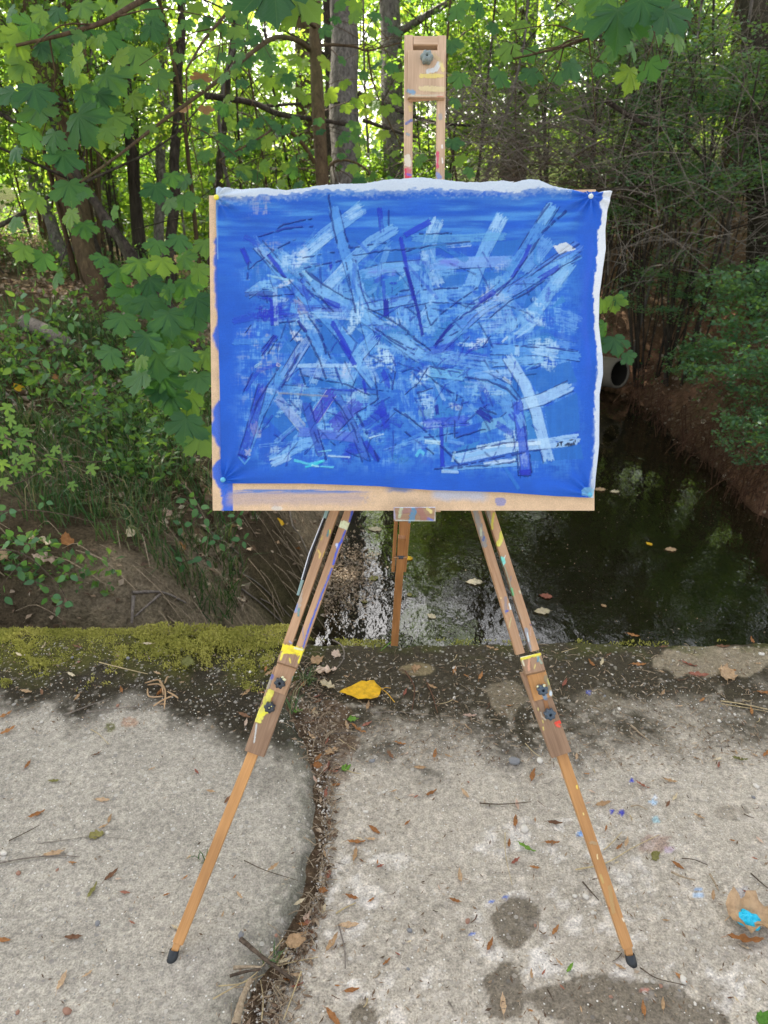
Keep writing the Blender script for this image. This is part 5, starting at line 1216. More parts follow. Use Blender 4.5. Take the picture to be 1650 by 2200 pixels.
def forest_tree(x, y, h, r, label, crowns, group, bark='bark_grey', lean=(0, 0), limbs=7, sides=12):
    z0 = float(terrain(x, y)) - .1
    t = root('tree', label, 'tree', (x, y, z0), group)
    top = np.array([x + lean[0], y + lean[1], z0 + h])
    p = trunk_pts((x, y, z0), top, .12 * h / 8, 14)
    rr = r * (1 - .72 * np.linspace(0, 1, len(p)) ** 1.2); rr[0] *= 1.35
    V, F = tube(p, rr, sides, jitter=.12)
    mk('trunk', V, F, M[bark], t)
    for k in range(limbs):
        q = .38 + .58 * RNG.random(); a = p[int(q * (len(p) - 1))]; an = RNG.random() * 6.283; ln = h * (.14 + .16 * RNG.random())
        b = a + np.array([math.cos(an) * ln, math.sin(an) * ln, ln * (.35 + .6 * RNG.random())])
        s = Soup(); s.add(*tube(curve([a, (a + b) / 2 + np.array([0, 0, -.1 * ln]), b], 7), np.linspace(r * .32 * (1.2 - q), r * .07, len(curve([a, a, b], 7))), 6)); s.mk('limb', M[bark], t)
    for (dx, dy, dz, sx, sz) in crowns:
        child('crown', random.choice(CR_TREE), t, (lean[0] * dz / h + dx, lean[1] * dz / h + dy, dz), (sx, sx, sz), RNG.random() * 6.28)
    return t

# ---- the large trees one can pick out
# big furrowed trunk at the top left, leaning slim; grey trunk right of the maple; trunk behind the mast; dark trunk at the right edge
def px_ground(px, y):
    """x on the line of sight of column px at horizontal distance y (near the horizon row)"""
    return (px - 825.0) / FPX * y * 1.0 / (CP) if False else (px - 825.0) / FPX * (y * CP + (CAM_H - .4) * SP)
def sighted_trunk(px0, py0, px1, py1, d0, d1, r0, r1, label, bark, crowns, limbs=5, grp=None):
    """trunk through two sighted points, run down to the soil and up to a full height"""
    a = P(px0, py0, d0); b = P(px1, py1, d1)
    dz = (b - a) / (b[2] - a[2])
    base = a.copy()
    for _ in range(12):
        z = float(terrain(base[0], base[1])) - .1; base = a + dz * (z - a[2])
    h = 9.0; top = base + dz * h * .75 + np.array([0, 0, h * .25])
    t = root('tree', label, 'tree', base, grp)
    n = 18; p = np.array([base + dz * (q * (b[2] - base[2])) for q in np.linspace(0, 1, n)])
    ext = np.array([b + dz * k * .6 + np.array([0, 0, k]) * .4 for k in np.linspace(.5, 6, 8)])
    p = np.vstack([p, ext]); p[:, 0] += .012 * np.sin(np.arange(len(p)) * 1.3)
    rr = np.concatenate([np.linspace(r0 * 1.12, r1, n), np.linspace(r1, r1 * .45, 8)]); rr[0] *= 1.3
    V, F = tube(p, rr, 16, jitter=.10); mk('trunk', V, F, M[bark], t)
    tp = p[-1] - base
    for k in range(limbs):
        q = random.randint(n - 2, len(p) - 2); a_ = p[q]; an = RNG.random() * 6.283; ln = 1.2 + 1.2 * RNG.random()
        b_ = a_ + np.array([math.cos(an) * ln, math.sin(an) * ln, ln * .7]); s = Soup(); twig_between(s, a_, b_, r1 * .4, r1 * .1, -.1); s.mk('limb', M[bark], t)
    for (dx, dy, dz_, sx, sz) in crowns:
        child('crown', random.choice(CR_TREE), t, (tp[0] + dx, tp[1] + dy, tp[2] + dz_), (sx, sx, sz), RNG.random() * 6.28)
    return t
sighted_trunk(118, 240, 66, 10, 6.0, 6.0, .06, .13, 'thick tree with deeply furrowed brown bark at the top left corner', 'bark_brown', [(-.5, .6, .6, 2.6, 2.0), (1.0, 1.4, 1.6, 2.2, 1.6)])
sighted_trunk(741, 395, 738, 20, 8.2, 8.2, .165, .150, 'straight grey trunk with furrowed bark just right of the slender maple', 'bark_grey', [(0, .5, 1.0, 3.0, 2.2), (1.6, 1.5, 0, 2.3, 1.6)])
sighted_trunk(846, 300, 838, 30, 9.8, 9.8, .155, .14, 'dim grey-brown trunk half hidden behind the top of the easel mast', 'bark_grey', [(0, .5, 1.2, 2.9, 2.0)])
sighted_trunk(1640, 380, 1622, 20, 7.6, 7.6, .17, .15, 'dark shaded trunk at the right edge of the picture', 'bark_dark', [(.5, .8, .8, 3.0, 2.1), (-1.2, 1.6, 1.8, 2.4, 1.8)])
sighted_trunk(1112, 380, 1118, 160, 10.5, 10.5, .085, .075, 'thin brown trunk behind the arching bare twigs', 'bark_brown', [(0, .5, .8, 2.3, 1.7)])
sighted_trunk(708, 395, 706, 120, 9.0, 9.0, .055, .05, 'narrow dark stem standing against the grey furrowed trunk', 'bark_dark', [])
sighted_trunk(55, 340, 8, 220, 7.5, 7.6, .055, .05, 'pale leaning stem at the left edge', 'bark_grey', [])
sighted_trunk(375, 380, 390, 10, 6.8, 6.8, .045, .04, 'dark upright stem left of the hanging brown leaves', 'bark_dark', [(0, 1, .5, 1.8, 1.3)])
sighted_trunk(345, 400, 352, 60, 8.0, 8.0, .05, .045, 'thin grey stem between the big furrowed tree and the brown leaves', 'bark_grey', [])
sighted_trunk(262, 520, 175, 395, 5.6, 5.7, .040, .034, 'black leaning stem behind the left maple leaves', 'bark_dark', [])
sighted_trunk(205, 560, 145, 330, 6.4, 6.4, .055, .05, 'dark ivy-grown stem behind the left maple leaves', 'bark_dark', [])
sighted_trunk(470, 380, 505, 30, 8.4, 8.4, .04, .035, 'slanting dark stem between the brown leaves and the slender maple', 'bark_dark', [])

# ---- woodland beyond: tall trees whose crowns close the sky and shade the deck
specs = [(-7.5, 9.5, 11, .16, 'tall leafy tree at the far left behind the furrowed trunk'), (-4.2, 12, 13, .18, 'tall leafy tree back left between two thinner stems'), (-1.2, 13, 13, .2, 'tall woodland tree straight behind the slender maple'),
         (2.2, 14, 13, .2, 'tall woodland tree behind the easel mast'), (5.2, 12, 12, .17, 'tall tree behind the arching twigs on the right'), (9.4, 11.5, 12, .18, 'tall tree beyond the dark shrubs at the right edge'),
         (-9.5, 14, 13, .2, 'distant tree furthest to the left'), (10, 15, 13, .2, 'distant tree furthest to the right'), (-6, 18, 14, .2, 'sunlit distant tree left of the grey trunk'), (0.5, 19, 14, .2, 'sunlit distant tree seen between the trunk and the mast'), (6, 19, 14, .2, 'sunlit distant tree above the arching twigs')]
for i, (x, y, h, r, lab) in enumerate(specs):
    cr = [(0, 0, h * .86, 2.1, 1.9), (1.3, .4, h * .72, 1.5, 1.2)]
    if x > 1.5: cr = [(0, 0, h * .90, 1.8, 1.5)]
    forest_tree(x, y, h, r, lab, cr, 'woodland trees beyond the stream', 'bark_grey' if i % 2 else 'bark_brown')
# trees added between the sun and the deck, dense crowns to shade it
for x, y, h, lab in [(-2.4, 7.6, 10.5, 'tall thin tree added for shade, crown above the frame behind the slender maple'), (-4.6, 8.6, 12, 'tall thin tree added for shade left of the leaning stems, crown above the frame'), (-.6, 8.8, 11.5, 'tall thin tree added for shade right of the grey trunk, crown above the frame')]:
    forest_tree(x, y, h, .055, lab, [(0, 0, h * .93, 2.3, 1.1), (.6, -.8, h * .80, 2.1, 1.0), (-.9, .2, h * .84, 2.0, 1.0), (.9, .6, h * .90, 2.0, 1.0)], 'tall thin trees added to shade the deck', 'bark_dark', limbs=6, sides=8)
# far sunlit leaves beyond the last trees
rgf = np.random.default_rng(44); n = 36000
x = -22 + 44 * rgf.random(n); y = 20 + 12 * rgf.random(n); z = .6 + 7.5 * rgf.random(n) ** 1.2
ok = fbm(x * .5, z * .7, 5, 3) > .34; x, y, z = x[ok], y[ok], z[ok]; n = len(x)
p_ = np.stack([x, y, z], 1); nz = rgf.normal(size=(n, 3)); nz /= np.linalg.norm(nz, axis=1, keepdims=True); t_ = np.cross(nz, rgf.normal(size=(n, 3))); t_ /= np.linalg.norm(t_, axis=1, keepdims=True); b_ = np.cross(nz, t_); s_ = .13 * (.5 + rgf.random((n, 1)))
tag(obj('far_wood', mesh_data('far_wood', np.stack([p_ - t_ * s_, p_ + b_ * s_ * .6, p_ + t_ * s_, p_ - b_ * s_ * .6], 1).reshape(-1, 3), np.arange(4 * n).reshape(n, 4), M['crown'], False, {'rnd': np.repeat(.4 + .6 * rgf.random(n), 4)})), kind='stuff')

# ---- understorey bushes: several thin stems and loose leaf clouds
def bush(x, y, h, w, label, group, stems=6, fine=False, leafy=((0, 0, .6, 1.0, .5),), bark='bark_dark', r=.014, lean=.35):
    z0 = float(terrain(x, y)) - .05
    t = root('shrub', label, 'shrub', (x, y, z0), group)
    for k in range(stems):
        an = RNG.random() * 6.283; q = w * lean * (.3 + .9 * RNG.random())
        a = np.array([x + .12 * math.cos(an), y + .12 * math.sin(an), z0]); b = np.array([x + q * math.cos(an), y + q * math.sin(an), z0 + h * (.75 + .4 * RNG.random())])
        m = (a + b) / 2 + np.array([RNG.normal() * .12, RNG.normal() * .12, .05 * h])
        rr = r * (.6 + .9 * RNG.random()); c_ = curve([a, m, b], 9); s = Soup(); s.add(*tube(c_, np.linspace(rr, rr * .35, len(c_)), 5, jitter=.15))
        for j in range(3):
            q2 = random.randint(3, len(c_) - 2); d_ = np.array([RNG.normal(), RNG.normal(), .7]) * .22 * h; twig_between(s, c_[q2], c_[q2] + d_, rr * .4, rr * .15, .05, 5, 3)
        s.mk('stem', M[bark], t)
    for (dx, dy, dz, sx, sz) in leafy:
        child('foliage', random.choice(CR_NEAR if y < 6.2 else CR_FINE if fine else CR_BUSH), t, (dx, dy, dz * h), (sx * w, sx * w, sz * h), RNG.random() * 6.28)
    return t
G1 = 'thin-stemmed bushes under the trees'
lst = [(-4.1, 6.9, 2.7, 1.2, 'leafy bush among the dark leaning stems at the left'), (-2.7, 6.9, 2.6, 1.1, 'leafy bush behind the hanging maple leaves'), (-5.3, 6.6, 2.8, 1.1, 'leafy bush just inside the left edge'), (-5.8, 8.2, 3.0, 1.6, 'bright leafy bush at the left edge below the furrowed tree'), (-4.2, 9.6, 3.2, 1.7, 'bush with sunlit leaves behind the leaning black stem'), (-2.9, 8.3, 2.8, 1.3, 'thin-stemmed bush just left of the hanging brown leaves'), (-1.9, 10.5, 3.4, 1.7, 'bush between the brown leaves and the slender maple'),
       (-.5, 9.9, 2.6, 1.4, 'low bush directly behind the slender maple'), (.9, 11.0, 3.2, 1.6, 'bush with pale stems behind the easel mast'), (2.4, 11.3, 2.9, 1.8, 'yellow-green bush right of the mast behind the twigs'), (3.9, 11.8, 2.6, 1.9, 'sunlit bush glimpsed through the thicket'), (5.9, 11.0, 2.3, 2.0, 'sunlit bush glimpsed behind the dark right shrubs'), (7.6, 9.6, 2.2, 1.8, 'bush at the far right edge behind the dark trunk'),
       (-7.6, 11.5, 3.6, 2.2, 'distant bush at the far left'), (-3.2, 13.2, 3.8, 2.2, 'distant bush left of the grey trunk'), (1.0, 15, 4.0, 2.6, 'distant bush in the centre gap'), (5.0, 15.5, 2.8, 2.8, 'distant bush beyond the thicket'), (-5.5, 16, 4.4, 2.8, 'distant bush beyond the left stems'), (8.6, 13.5, 2.5, 2.6, 'distant bush beyond the right shrubs')]
for i, (x, y, h, w, lab) in enumerate(lst):
    far = y > 12.5
    bush(x, y, h, w, lab, G1, 4 if far else 8, False, ((0, 0, .62, .85, .42), (.3, .5, .95, .6, .25)) if not far else ((0, 0, .5, 1.0, .5), (.2, .3, .95, .8, .35)), bark=random.choice(['bark_dark', 'bark_brown', 'bark_grey']), r=.016)

# ---- bare upright poles: one can count them, so each is a thing
labs = []
pole_cols = [(150, 7.4), (232, 7.8), (300, 9.0), (402, 9.2), (430, 7.6), (520, 9.4), (548, 8.6), (588, 9.8), (612, 10.2), (800, 10.6), (968, 9.4), (1010, 10.0), (1052, 9.0), (1150, 9.2), (1190, 8.6), (1236, 9.6), (1290, 8.4), (1345, 8.8), (1388, 8.2), (1432, 9.0), (1500, 8.4), (1560, 8.8), (1600, 9.4)]
def where(px):
    for lim, s in ((200, 'near the left edge'), (340, 'behind the left maple leaves'), (470, 'by the hanging brown leaves'), (660, 'left of the slender maple'), (860, 'left of the mast'), (1080, 'just right of the mast'), (1270, 'above the right half of the canvas'), (1420, 'right of the canvas'), (1540, 'among the dark right shrubs'), (2000, 'near the right edge')):
        if px < lim: return s
for i, (px, y) in enumerate(pole_cols):
    x = px_ground(px, y); z0 = float(terrain(x, y)) - .05; h = 4.2 + 1.5 * RNG.random(); ln = RNG.normal() * .35
    t = root('sapling', ['crooked', 'straight', 'leaning', 'forked', 'slim', 'bare'][i % 6] + ' ' + ['grey', 'brown', 'dark'][i % 3] + ' sapling stem ' + where(px), 'sapling', (x, y, z0), 'bare saplings in the undergrowth')
    p = trunk_pts((x, y, z0), (x + ln, y + .2, z0 + h), .10, 12); rr = .013 + .014 * RNG.random()
    V, F = tube(p, np.linspace(rr, rr * .5, len(p)), 6, jitter=.12); mk('stem', V, F, M[['bark_grey', 'bark_brown', 'bark_dark'][i % 3]], t)
    s = Soup()
    for k in range(9):
        q = random.randint(3, len(p) - 2); d_ = np.array([RNG.normal() * .45, RNG.normal() * .3, .35 + .3 * RNG.random()]); twig_between(s, p[q], p[q] + d_, rr * .4, rr * .15, .1, 6, 3)
    s.mk('twigs', M['bark_dark'], t)['kind'] = 'stuff'

M['greytwig'] = barkmat('grey_twig_bark', (.13, .11, .09), (.30, .26, .21), 3.0)
# ---- arching bramble thicket right of the mast, a tangle of bare brown twigs
def tangle(name, label, n, region, drange, r, mat, lens, seed, arch=.25, steep=.3, cat='thicket'):
    rg = np.random.default_rng(seed)
    (x0, y0, x1, y1) = region
    s = Soup(); c_ = P((x0 + x1) / 2, (y0 + y1) / 2, sum(drange) / 2)
    t = root(name, label, cat, (c_[0], c_[1], float(terrain(c_[0], c_[1]))))
    for k in range(n):
        a = P(x0 + (x1 - x0) * rg.random(), y0 + (y1 - y0) * rg.random(), drange[0] + (drange[1] - drange[0]) * rg.random())
        an = rg.normal() * steep + (math.pi if rg.random() < .5 else 0); ln = lens * (.4 + rg.random())
        v = np.array([math.cos(an), rg.normal() * .35, math.sin(an) * .9]); v /= np.linalg.norm(v)
        b = a + v * ln; m = (a + b) / 2 + np.array([rg.normal() * .05, rg.normal() * .05, arch * ln * (.3 + rg.random())])
        c2 = curve([a, m, b], 7); rr = r * (.35 + rg.random()); s.add(*tube(c2, np.linspace(rr, rr * .35, len(c2)), 3), None)
        for j in range(2):
            q = c2[rg.integers(1, len(c2) - 1)]; d_ = (v * .5 + rg.normal(size=3) * .5) * ln * .3; c3 = curve([q, q + d_ * .5 + rg.normal(size=3) * .02, q + d_], 5); s.add(*tube(c3, np.linspace(rr * .5, rr * .2, len(c3)), 3), None)
    s.mk('twigs', M[mat], t)['kind'] = 'stuff'
    return t
tangle('bramble_thicket', 'arching tangle of bare brown twigs right of the easel mast', 380, (950, 190, 1330, 400), (6.6, 8.6), .005, 'greytwig', .8, 3, .30, .45)
tangle('bramble_thicket', 'dense bare twigs low behind the right corner of the canvas', 160, (1080, 300, 1420, 430), (6.4, 8.0), .006, 'twig', .7, 4, .15, .35)
tangle('bramble_thicket', 'loose dark twigs behind the left maple leaves', 130, (0, 150, 640, 620), (6.0, 9.0), .006, 'bark_dark', .8, 5, .1, .9)
tangle('bramble_thicket', 'criss-crossing thin twigs high behind the canvas top', 110, (560, 20, 1100, 380), (7.5, 10), .007, 'twig', .9, 6, .15, .8)
tangle('bramble_thicket', 'fine dark twig tangle overhanging the right bank', 420, (1290, 40, 1660, 600), (5.8, 7.6), .0042, 'greytwig', .75, 7, .18, .8)
# fallen and crossing branches left of the grey trunk
def branch_obj(name, label, pts, r0, r1, mat, cat='branch', n=16, sides=7, jit=.15):
    p = curve(pts, n); V, F = tube(p, np.linspace(r0, r1, len(p)), sides, jitter=jit)
    o_ = mk(name, V, F, M[mat]); return tag(o_, label, cat)
branch_obj('branch', 'dark bent branch crossing behind the slender maple trunk', [P(440, 205, 7.0), P(540, 220, 7.0), P(600, 245, 7.0), P(690, 258, 7.1), P(760, 270, 7.3)], .032, .018, 'bark_dark')
branch_obj('branch', 'thin dark branch crossing level behind the slender maple trunk', [P(565, 228, 7.2), P(660, 222, 7.2), P(730, 220, 7.3)], .016, .010, 'bark_dark')
branch_obj('branch', 'long dark branch running down to the right behind the mast', [P(770, 200, 7.6), P(850, 235, 7.6), P(930, 262, 7.6), P(1010, 270, 7.8)], .026, .012, 'bark_dark')
branch_obj('branch', 'second dark branch below the one behind the mast', [P(780, 258, 7.4), P(850, 282, 7.4), P(900, 296, 7.4)], .020, .012, 'bark_dark')
branch_obj('branch', 'black branch entering low from the left edge', [P(-20, 495, 4.6), P(60, 452, 4.7), P(130, 405, 4.8)], .016, .009, 'bark_dark')
branch_obj('branch', 'black branch leaning in from the upper left edge', [P(-20, 235, 5.4), P(30, 262, 5.4), P(75, 300, 5.5)], .022, .012, 'bark_dark')
branch_obj('branch', 'black slanting branch above the leaf litter on the left', [P(180, 400, 5.4), P(235, 475, 5.3), P(265, 540, 5.2), P(300, 600, 5.2)], .024, .016, 'bark_dark')
branch_obj('branch', 'long dark limb arching through the right shrubs', [P(1300, 215, 6.6), P(1380, 265, 6.6), P(1450, 290, 6.6), P(1500, 330, 6.7), P(1530, 380, 6.8)], .022, .012, 'bark_dark')
branch_obj('branch', 'thin twig running level from the canvas corner to the right', [P(1240, 408, 5.2), P(1330, 404, 5.3), P(1420, 395, 5.4)], .007, .004, 'bark_dark')

# ---- right-hand shrubs with tiny dark leaves
G2 = 'small-leaved shrubs on the right bank'
for x, y, h, w, lab, lf in [(3.05, 7.5, 2.9, 1.5, 'dark small-leaved shrub standing on the right bank above the pipe', ((-.1, 0, .36, .55, .13), (-.15, .1, .68, .72, .20), (.3, 0, .98, .8, .22))),
                            (4.35, 7.2, 3.0, 1.6, 'dense small-leaved shrub at the right edge behind the dark trunk', ((-.1, 0, .40, .6, .14), (-.1, 0, .66, .72, .18), (.1, .1, .95, .85, .22))),
                            (2.5, 8.9, 2.9, 1.4, 'thin many-stemmed shrub just right of the canvas', ((.1, 0, .48, .7, .22), (.1, 0, .85, .75, .25))),
                            (3.5, 5.7, 1.5, 1.0, 'small-leaved shrub leaning over the water at the right edge', ((-.62, -.1, .10, .50, .22), (-.45, .3, .38, .55, .26), (-.72, -.55, -.16, .36, .16), (-.9, .4, .05, .30, .14), (-.1, .2, .60, .45, .2)))]:
    bush(x, y, h, w, lab, G2, 12 if y > 7 else 7, True, lf, 'bark_dark', .013, .5)
# near-vertical stems filling the shaded gap right of the canvas
for (px, y, lab) in [(1360, 9.0, 'fan of grey upright stems just right of the canvas corner'), (1425, 7.9, 'fan of dark upright stems in the middle of the right shrubs')]:
    x = px_ground(px, y); bush(x, y, 3.2, 1.4, lab, G2, 16, True, ((0, .1, .75, .6, .22),), 'bark_dark', .011, .55)

# ================================================================== the slender maple with its long limbs of large leaves
tb_ = P(690, 395, 5.6); tt_ = P(677, 0, 5.6); dzv = (tt_ - tb_) / (tt_[2] - tb_[2]); base = tb_.copy()
for _ in range(10): base = tb_ + dzv * (float(terrain(base[0], base[1])) - .05 - tb_[2])
maple = root('maple_tree', 'slender brown-barked maple whose long limbs of large leaves fill the left side', 'maple tree', base)
p = np.array([base + dzv * q for q in np.linspace(0, 6.0, 26)]); p[:, 0] += .010 * np.sin(np.arange(26) * .9)
V, F = tube(p, np.linspace(.062, .030, 26), 14, jitter=.05); mk('trunk', V, F, M['bark_brown'], maple)
def limb(parent, pts, r0, r1, n=20, mat='bark_brown'):
    c_ = curve(pts, n); V, F = tube(c_, np.linspace(r0, r1, len(c_)), 7, jitter=.08); mk('limb', V, F, M[mat], parent); return c_
B1 = limb(maple, [P(668, 108, 5.6), P(640, 88, 5.4), P(593, 80, 5.0), P(545, 110, 4.6), P(500, 148, 4.3), P(452, 186, 4.0), P(352, 258, 3.6), P(260, 330, 3.3), P(172, 392, 3.05)], .020, .005, 34)
B2 = limb(maple, [P(676, 350, 5.6), P(655, 315, 5.5), P(620, 280, 5.3), P(596, 272, 5.1), P(560, 295, 4.9), P(470, 345, 4.6)], .018, .005)
B3 = limb(maple, [P(676, 100, 5.6), P(712, 96, 5.8), P(760, 100, 6.0), P(792, 108, 6.1), P(860, 92, 6.3)], .014, .006)
B4 = limb(maple, [P(790, 110, 6.1), P(800, 170, 6.2), P(825, 240, 6.2), P(870, 330, 6.3)], .010, .005)
B5 = limb(maple, [P(696, 372, 5.6), P(715, 350, 5.7), P(745, 344, 5.8), P(785, 362, 5.9), P(815, 400, 5.9)], .015, .006)
B6 = limb(maple, [P(672, -60, 5.6), P(520, -80, 4.6), P(400, -40, 3.7), P(300, 4, 3.2), P(225, 46, 3.0), P(130, 76, 2.9), P(34, 98, 2.85)], .020, .006, 30)
B7 = limb(maple, [P(690, 420, 5.6), P(640, 440, 5.2), P(560, 500, 4.6), P(480, 560, 4.0), P(400, 640, 3.5), P(330, 740, 3.2)], .020, .006, 26)
B8 = limb(maple, [P(680, 60, 5.6), P(560, -20, 4.4), P(460, 60, 3.6), P(400, 150, 3.3)], .016, .004)
nleaf = 0
def add(px, py, w, d, ms, rot=None, **k):
    global nleaf
    if nleaf < 298: hang_leaf(maple, px, py, d, w, ms, rot, **k); nleaf += 1
A_big = [(30, 95, 70, -.6), (42, 145, 84, -.9), (98, 122, 52, -.4), (76, 205, 84, .3), (84, 245, 86, .2), (112, 300, 88, -.4), (62, 292, 70, -.6), (178, 268, 108, .5), (136, 346, 84, .1), (240, 172, 104, .9), (214, 218, 84, .1), (298, 126, 94, .3), (232, 88, 84, .1), (152, 156, 64, .5), (158, 74, 58, -.8),
         (182, 204, 62, .8), (166, 170, 54, -.5), (268, 62, 54, .4), (330, 66, 58, .6), (18, 205, 64, -.9), (230, 18, 52, 0), (150, 410, 78, .2), (152, 468, 62, -.2), (72, 432, 64, -.7), (336, 412, 64, .3), (370, 384, 52, .2), (402, 432, 56, .5), (182, 492, 62, .2), (398, 392, 50, 0), (362, 440, 52, -.3), (120, 30, 60, -.4), (290, 215, 60, .7), (345, 170, 56, .6), (60, 60, 60, -.6), (110, 90, 60, .4), (250, 260, 66, .6), (30, 330, 70, -.7), (210, 300, 60, .2), (20, 30, 60, -.2), (180, 20, 60, .5), (270, 12, 64, .1), (330, 20, 54, .3), (420, 20, 52, .2), (440, 55, 46, .4)]
for x, y, w, r in A_big: add(x, y, w, 2.85 + .9 * max(0, x - 80) / 300 + .15 * RNG.random(), LM_green, r, spread=.4, up=.7)
for x, y, w, r in [(396, 920, 100, -.2), (436, 949, 84, .5), (418, 869, 84, .4), (367, 862, 88, -.1), (302, 818, 94, -.3), (353, 825, 92, .2), (338, 782, 92, .1), (313, 738, 74, -.2), (393, 767, 84, .5), (382, 724, 78, .3), (262, 695, 84, .0), (233, 767, 78, -.4), (364, 690, 84, .2), (425, 687, 74, .4), (316, 658, 84, .1), (269, 636, 66, -.3), (364, 629, 74, .3), (405, 617, 66, .4), (429, 655, 72, .5), (320, 615, 74, -.1), (250, 590, 70, -.3), (300, 575, 64, .1), (350, 570, 62, .2), (400, 560, 62, .5), (430, 590, 60, .4), (440, 530, 56, .2), (385, 520, 58, .2), (335, 530, 58, -.2), (280, 655, 60, -.5), (445, 770, 64, .4), (430, 820, 70, .3), (345, 720, 70, 0), (215, 560, 50, -.5), (90, 560, 56, -.3), (45, 540, 60, -.5), (120, 600, 60, -.4), (30, 480, 60, -.4)]:
    add(x, y, w, 3.0 + .25 * RNG.random(), LM_green, r, spread=.35, up=1.0)
for x, y, w in [(632, 128, 46), (651, 138, 42), (656, 214, 38), (640, 200, 40), (711, 206, 38), (739, 182, 30), (768, 221, 40), (812, 195, 38), (790, 210, 34), (851, 214, 32), (828, 237, 42), (786, 240, 28), (823, 289, 30), (700, 167, 26), (745, 232, 30), (805, 225, 34), (848, 330, 26)]:
    add(x, y, w, 5.7 + .5 * RNG.random(), LM_backlit, None, up=1.4)
for x, y, w in [(698, 135, 34), (734, 10, 36), (762, 14, 36), (763, 36, 32), (812, 141, 32), (841, 146, 30), (859, 164, 30), (849, 65, 44), (836, 44, 34), (807, 34, 32), (700, 65, 36), (721, 42, 30), (539, 65, 40), (513, 91, 46), (546, 86, 40), (565, 112, 44), (578, 146, 46), (609, 167, 46), (578, 177, 44), (617, 188, 36), (560, 262, 36), (520, 368, 54), (546, 376, 50), (568, 362, 50), (575, 305, 42), (549, 288, 38), (525, 264, 32), (596, 287, 34), (739, 295, 34), (762, 298, 30), (758, 362, 30), (770, 392, 40), (768, 325, 34), (495, 265, 40), (490, 240, 36), (462, 155, 40), (470, 110, 36), (480, 60, 36), (500, 20, 44), (530, 130, 40), (600, 60, 30), (590, 215, 32), (480, 300, 34), (500, 330, 36), (530, 320, 34), (450, 330, 36), (440, 280, 30), (800, 70, 30), (780, 160, 28), (735, 130, 26), (760, 270, 30), (630, 370, 40), (600, 395, 44), (640, 395, 36), (800, 380, 34), (990, 100, 30)]:
    add(x, y, w, 4.9 + 1.0 * RNG.random(), LM_green if RNG.random() < .75 else LM_backlit, None, up=1.0)
# the very near leaves cut by the top of the frame
for x, y, w, r, d in [(590, -14, 200, .1, 1.75), (650, 2, 130, .9, 1.8), (540, -30, 120, -.9, 1.8)]: add(x, y, w, d, LM_green, r, spread=.1, up=.3)
for x, y, w, r in [(432, 172, 44, 0), (407, 235, 34, 0), (442, 238, 36, .1), (392, 562, 44, .4)]: hang_leaf(maple, x, y, 4.0, w, LM_dry, r)['label'] = 'withered orange-brown leaf'
while nleaf < 296:
    q = RNG.random()
    c_ = (B1, B2, B6, B7, B8, B5)[RNG.integers(0, 6)]; pt = c_[RNG.integers(len(c_) // 4, len(c_))]
    x, y, d = proj(pt[None]); x, y, d = x[0] + RNG.normal() * 45, y[0] + 25 + RNG.normal() * 45, d[0] + .15 * RNG.normal()
    if 455 < x < 1300 and y > 390: nleaf += 0; continue
    if x > 880: continue
    add(x, y, .10 * FPX / d * (.5 + .6 * RNG.random()), d, LM_green, None, up=1.0)
# fine twigs feeding the leaf sprays
s = Soup()
for c_ in (B1, B2, B3, B4, B5, B6, B7, B8):
    for k in range(9):
        a = c_[RNG.integers(3, len(c_))]; twig_between(s, a, a + np.array([RNG.normal() * .3, RNG.normal() * .15, -.12 + RNG.normal() * .16]), .004, .0018, .1, 6, 4)
s.mk('twigs', M['bark_brown'], maple)['kind'] = 'stuff'

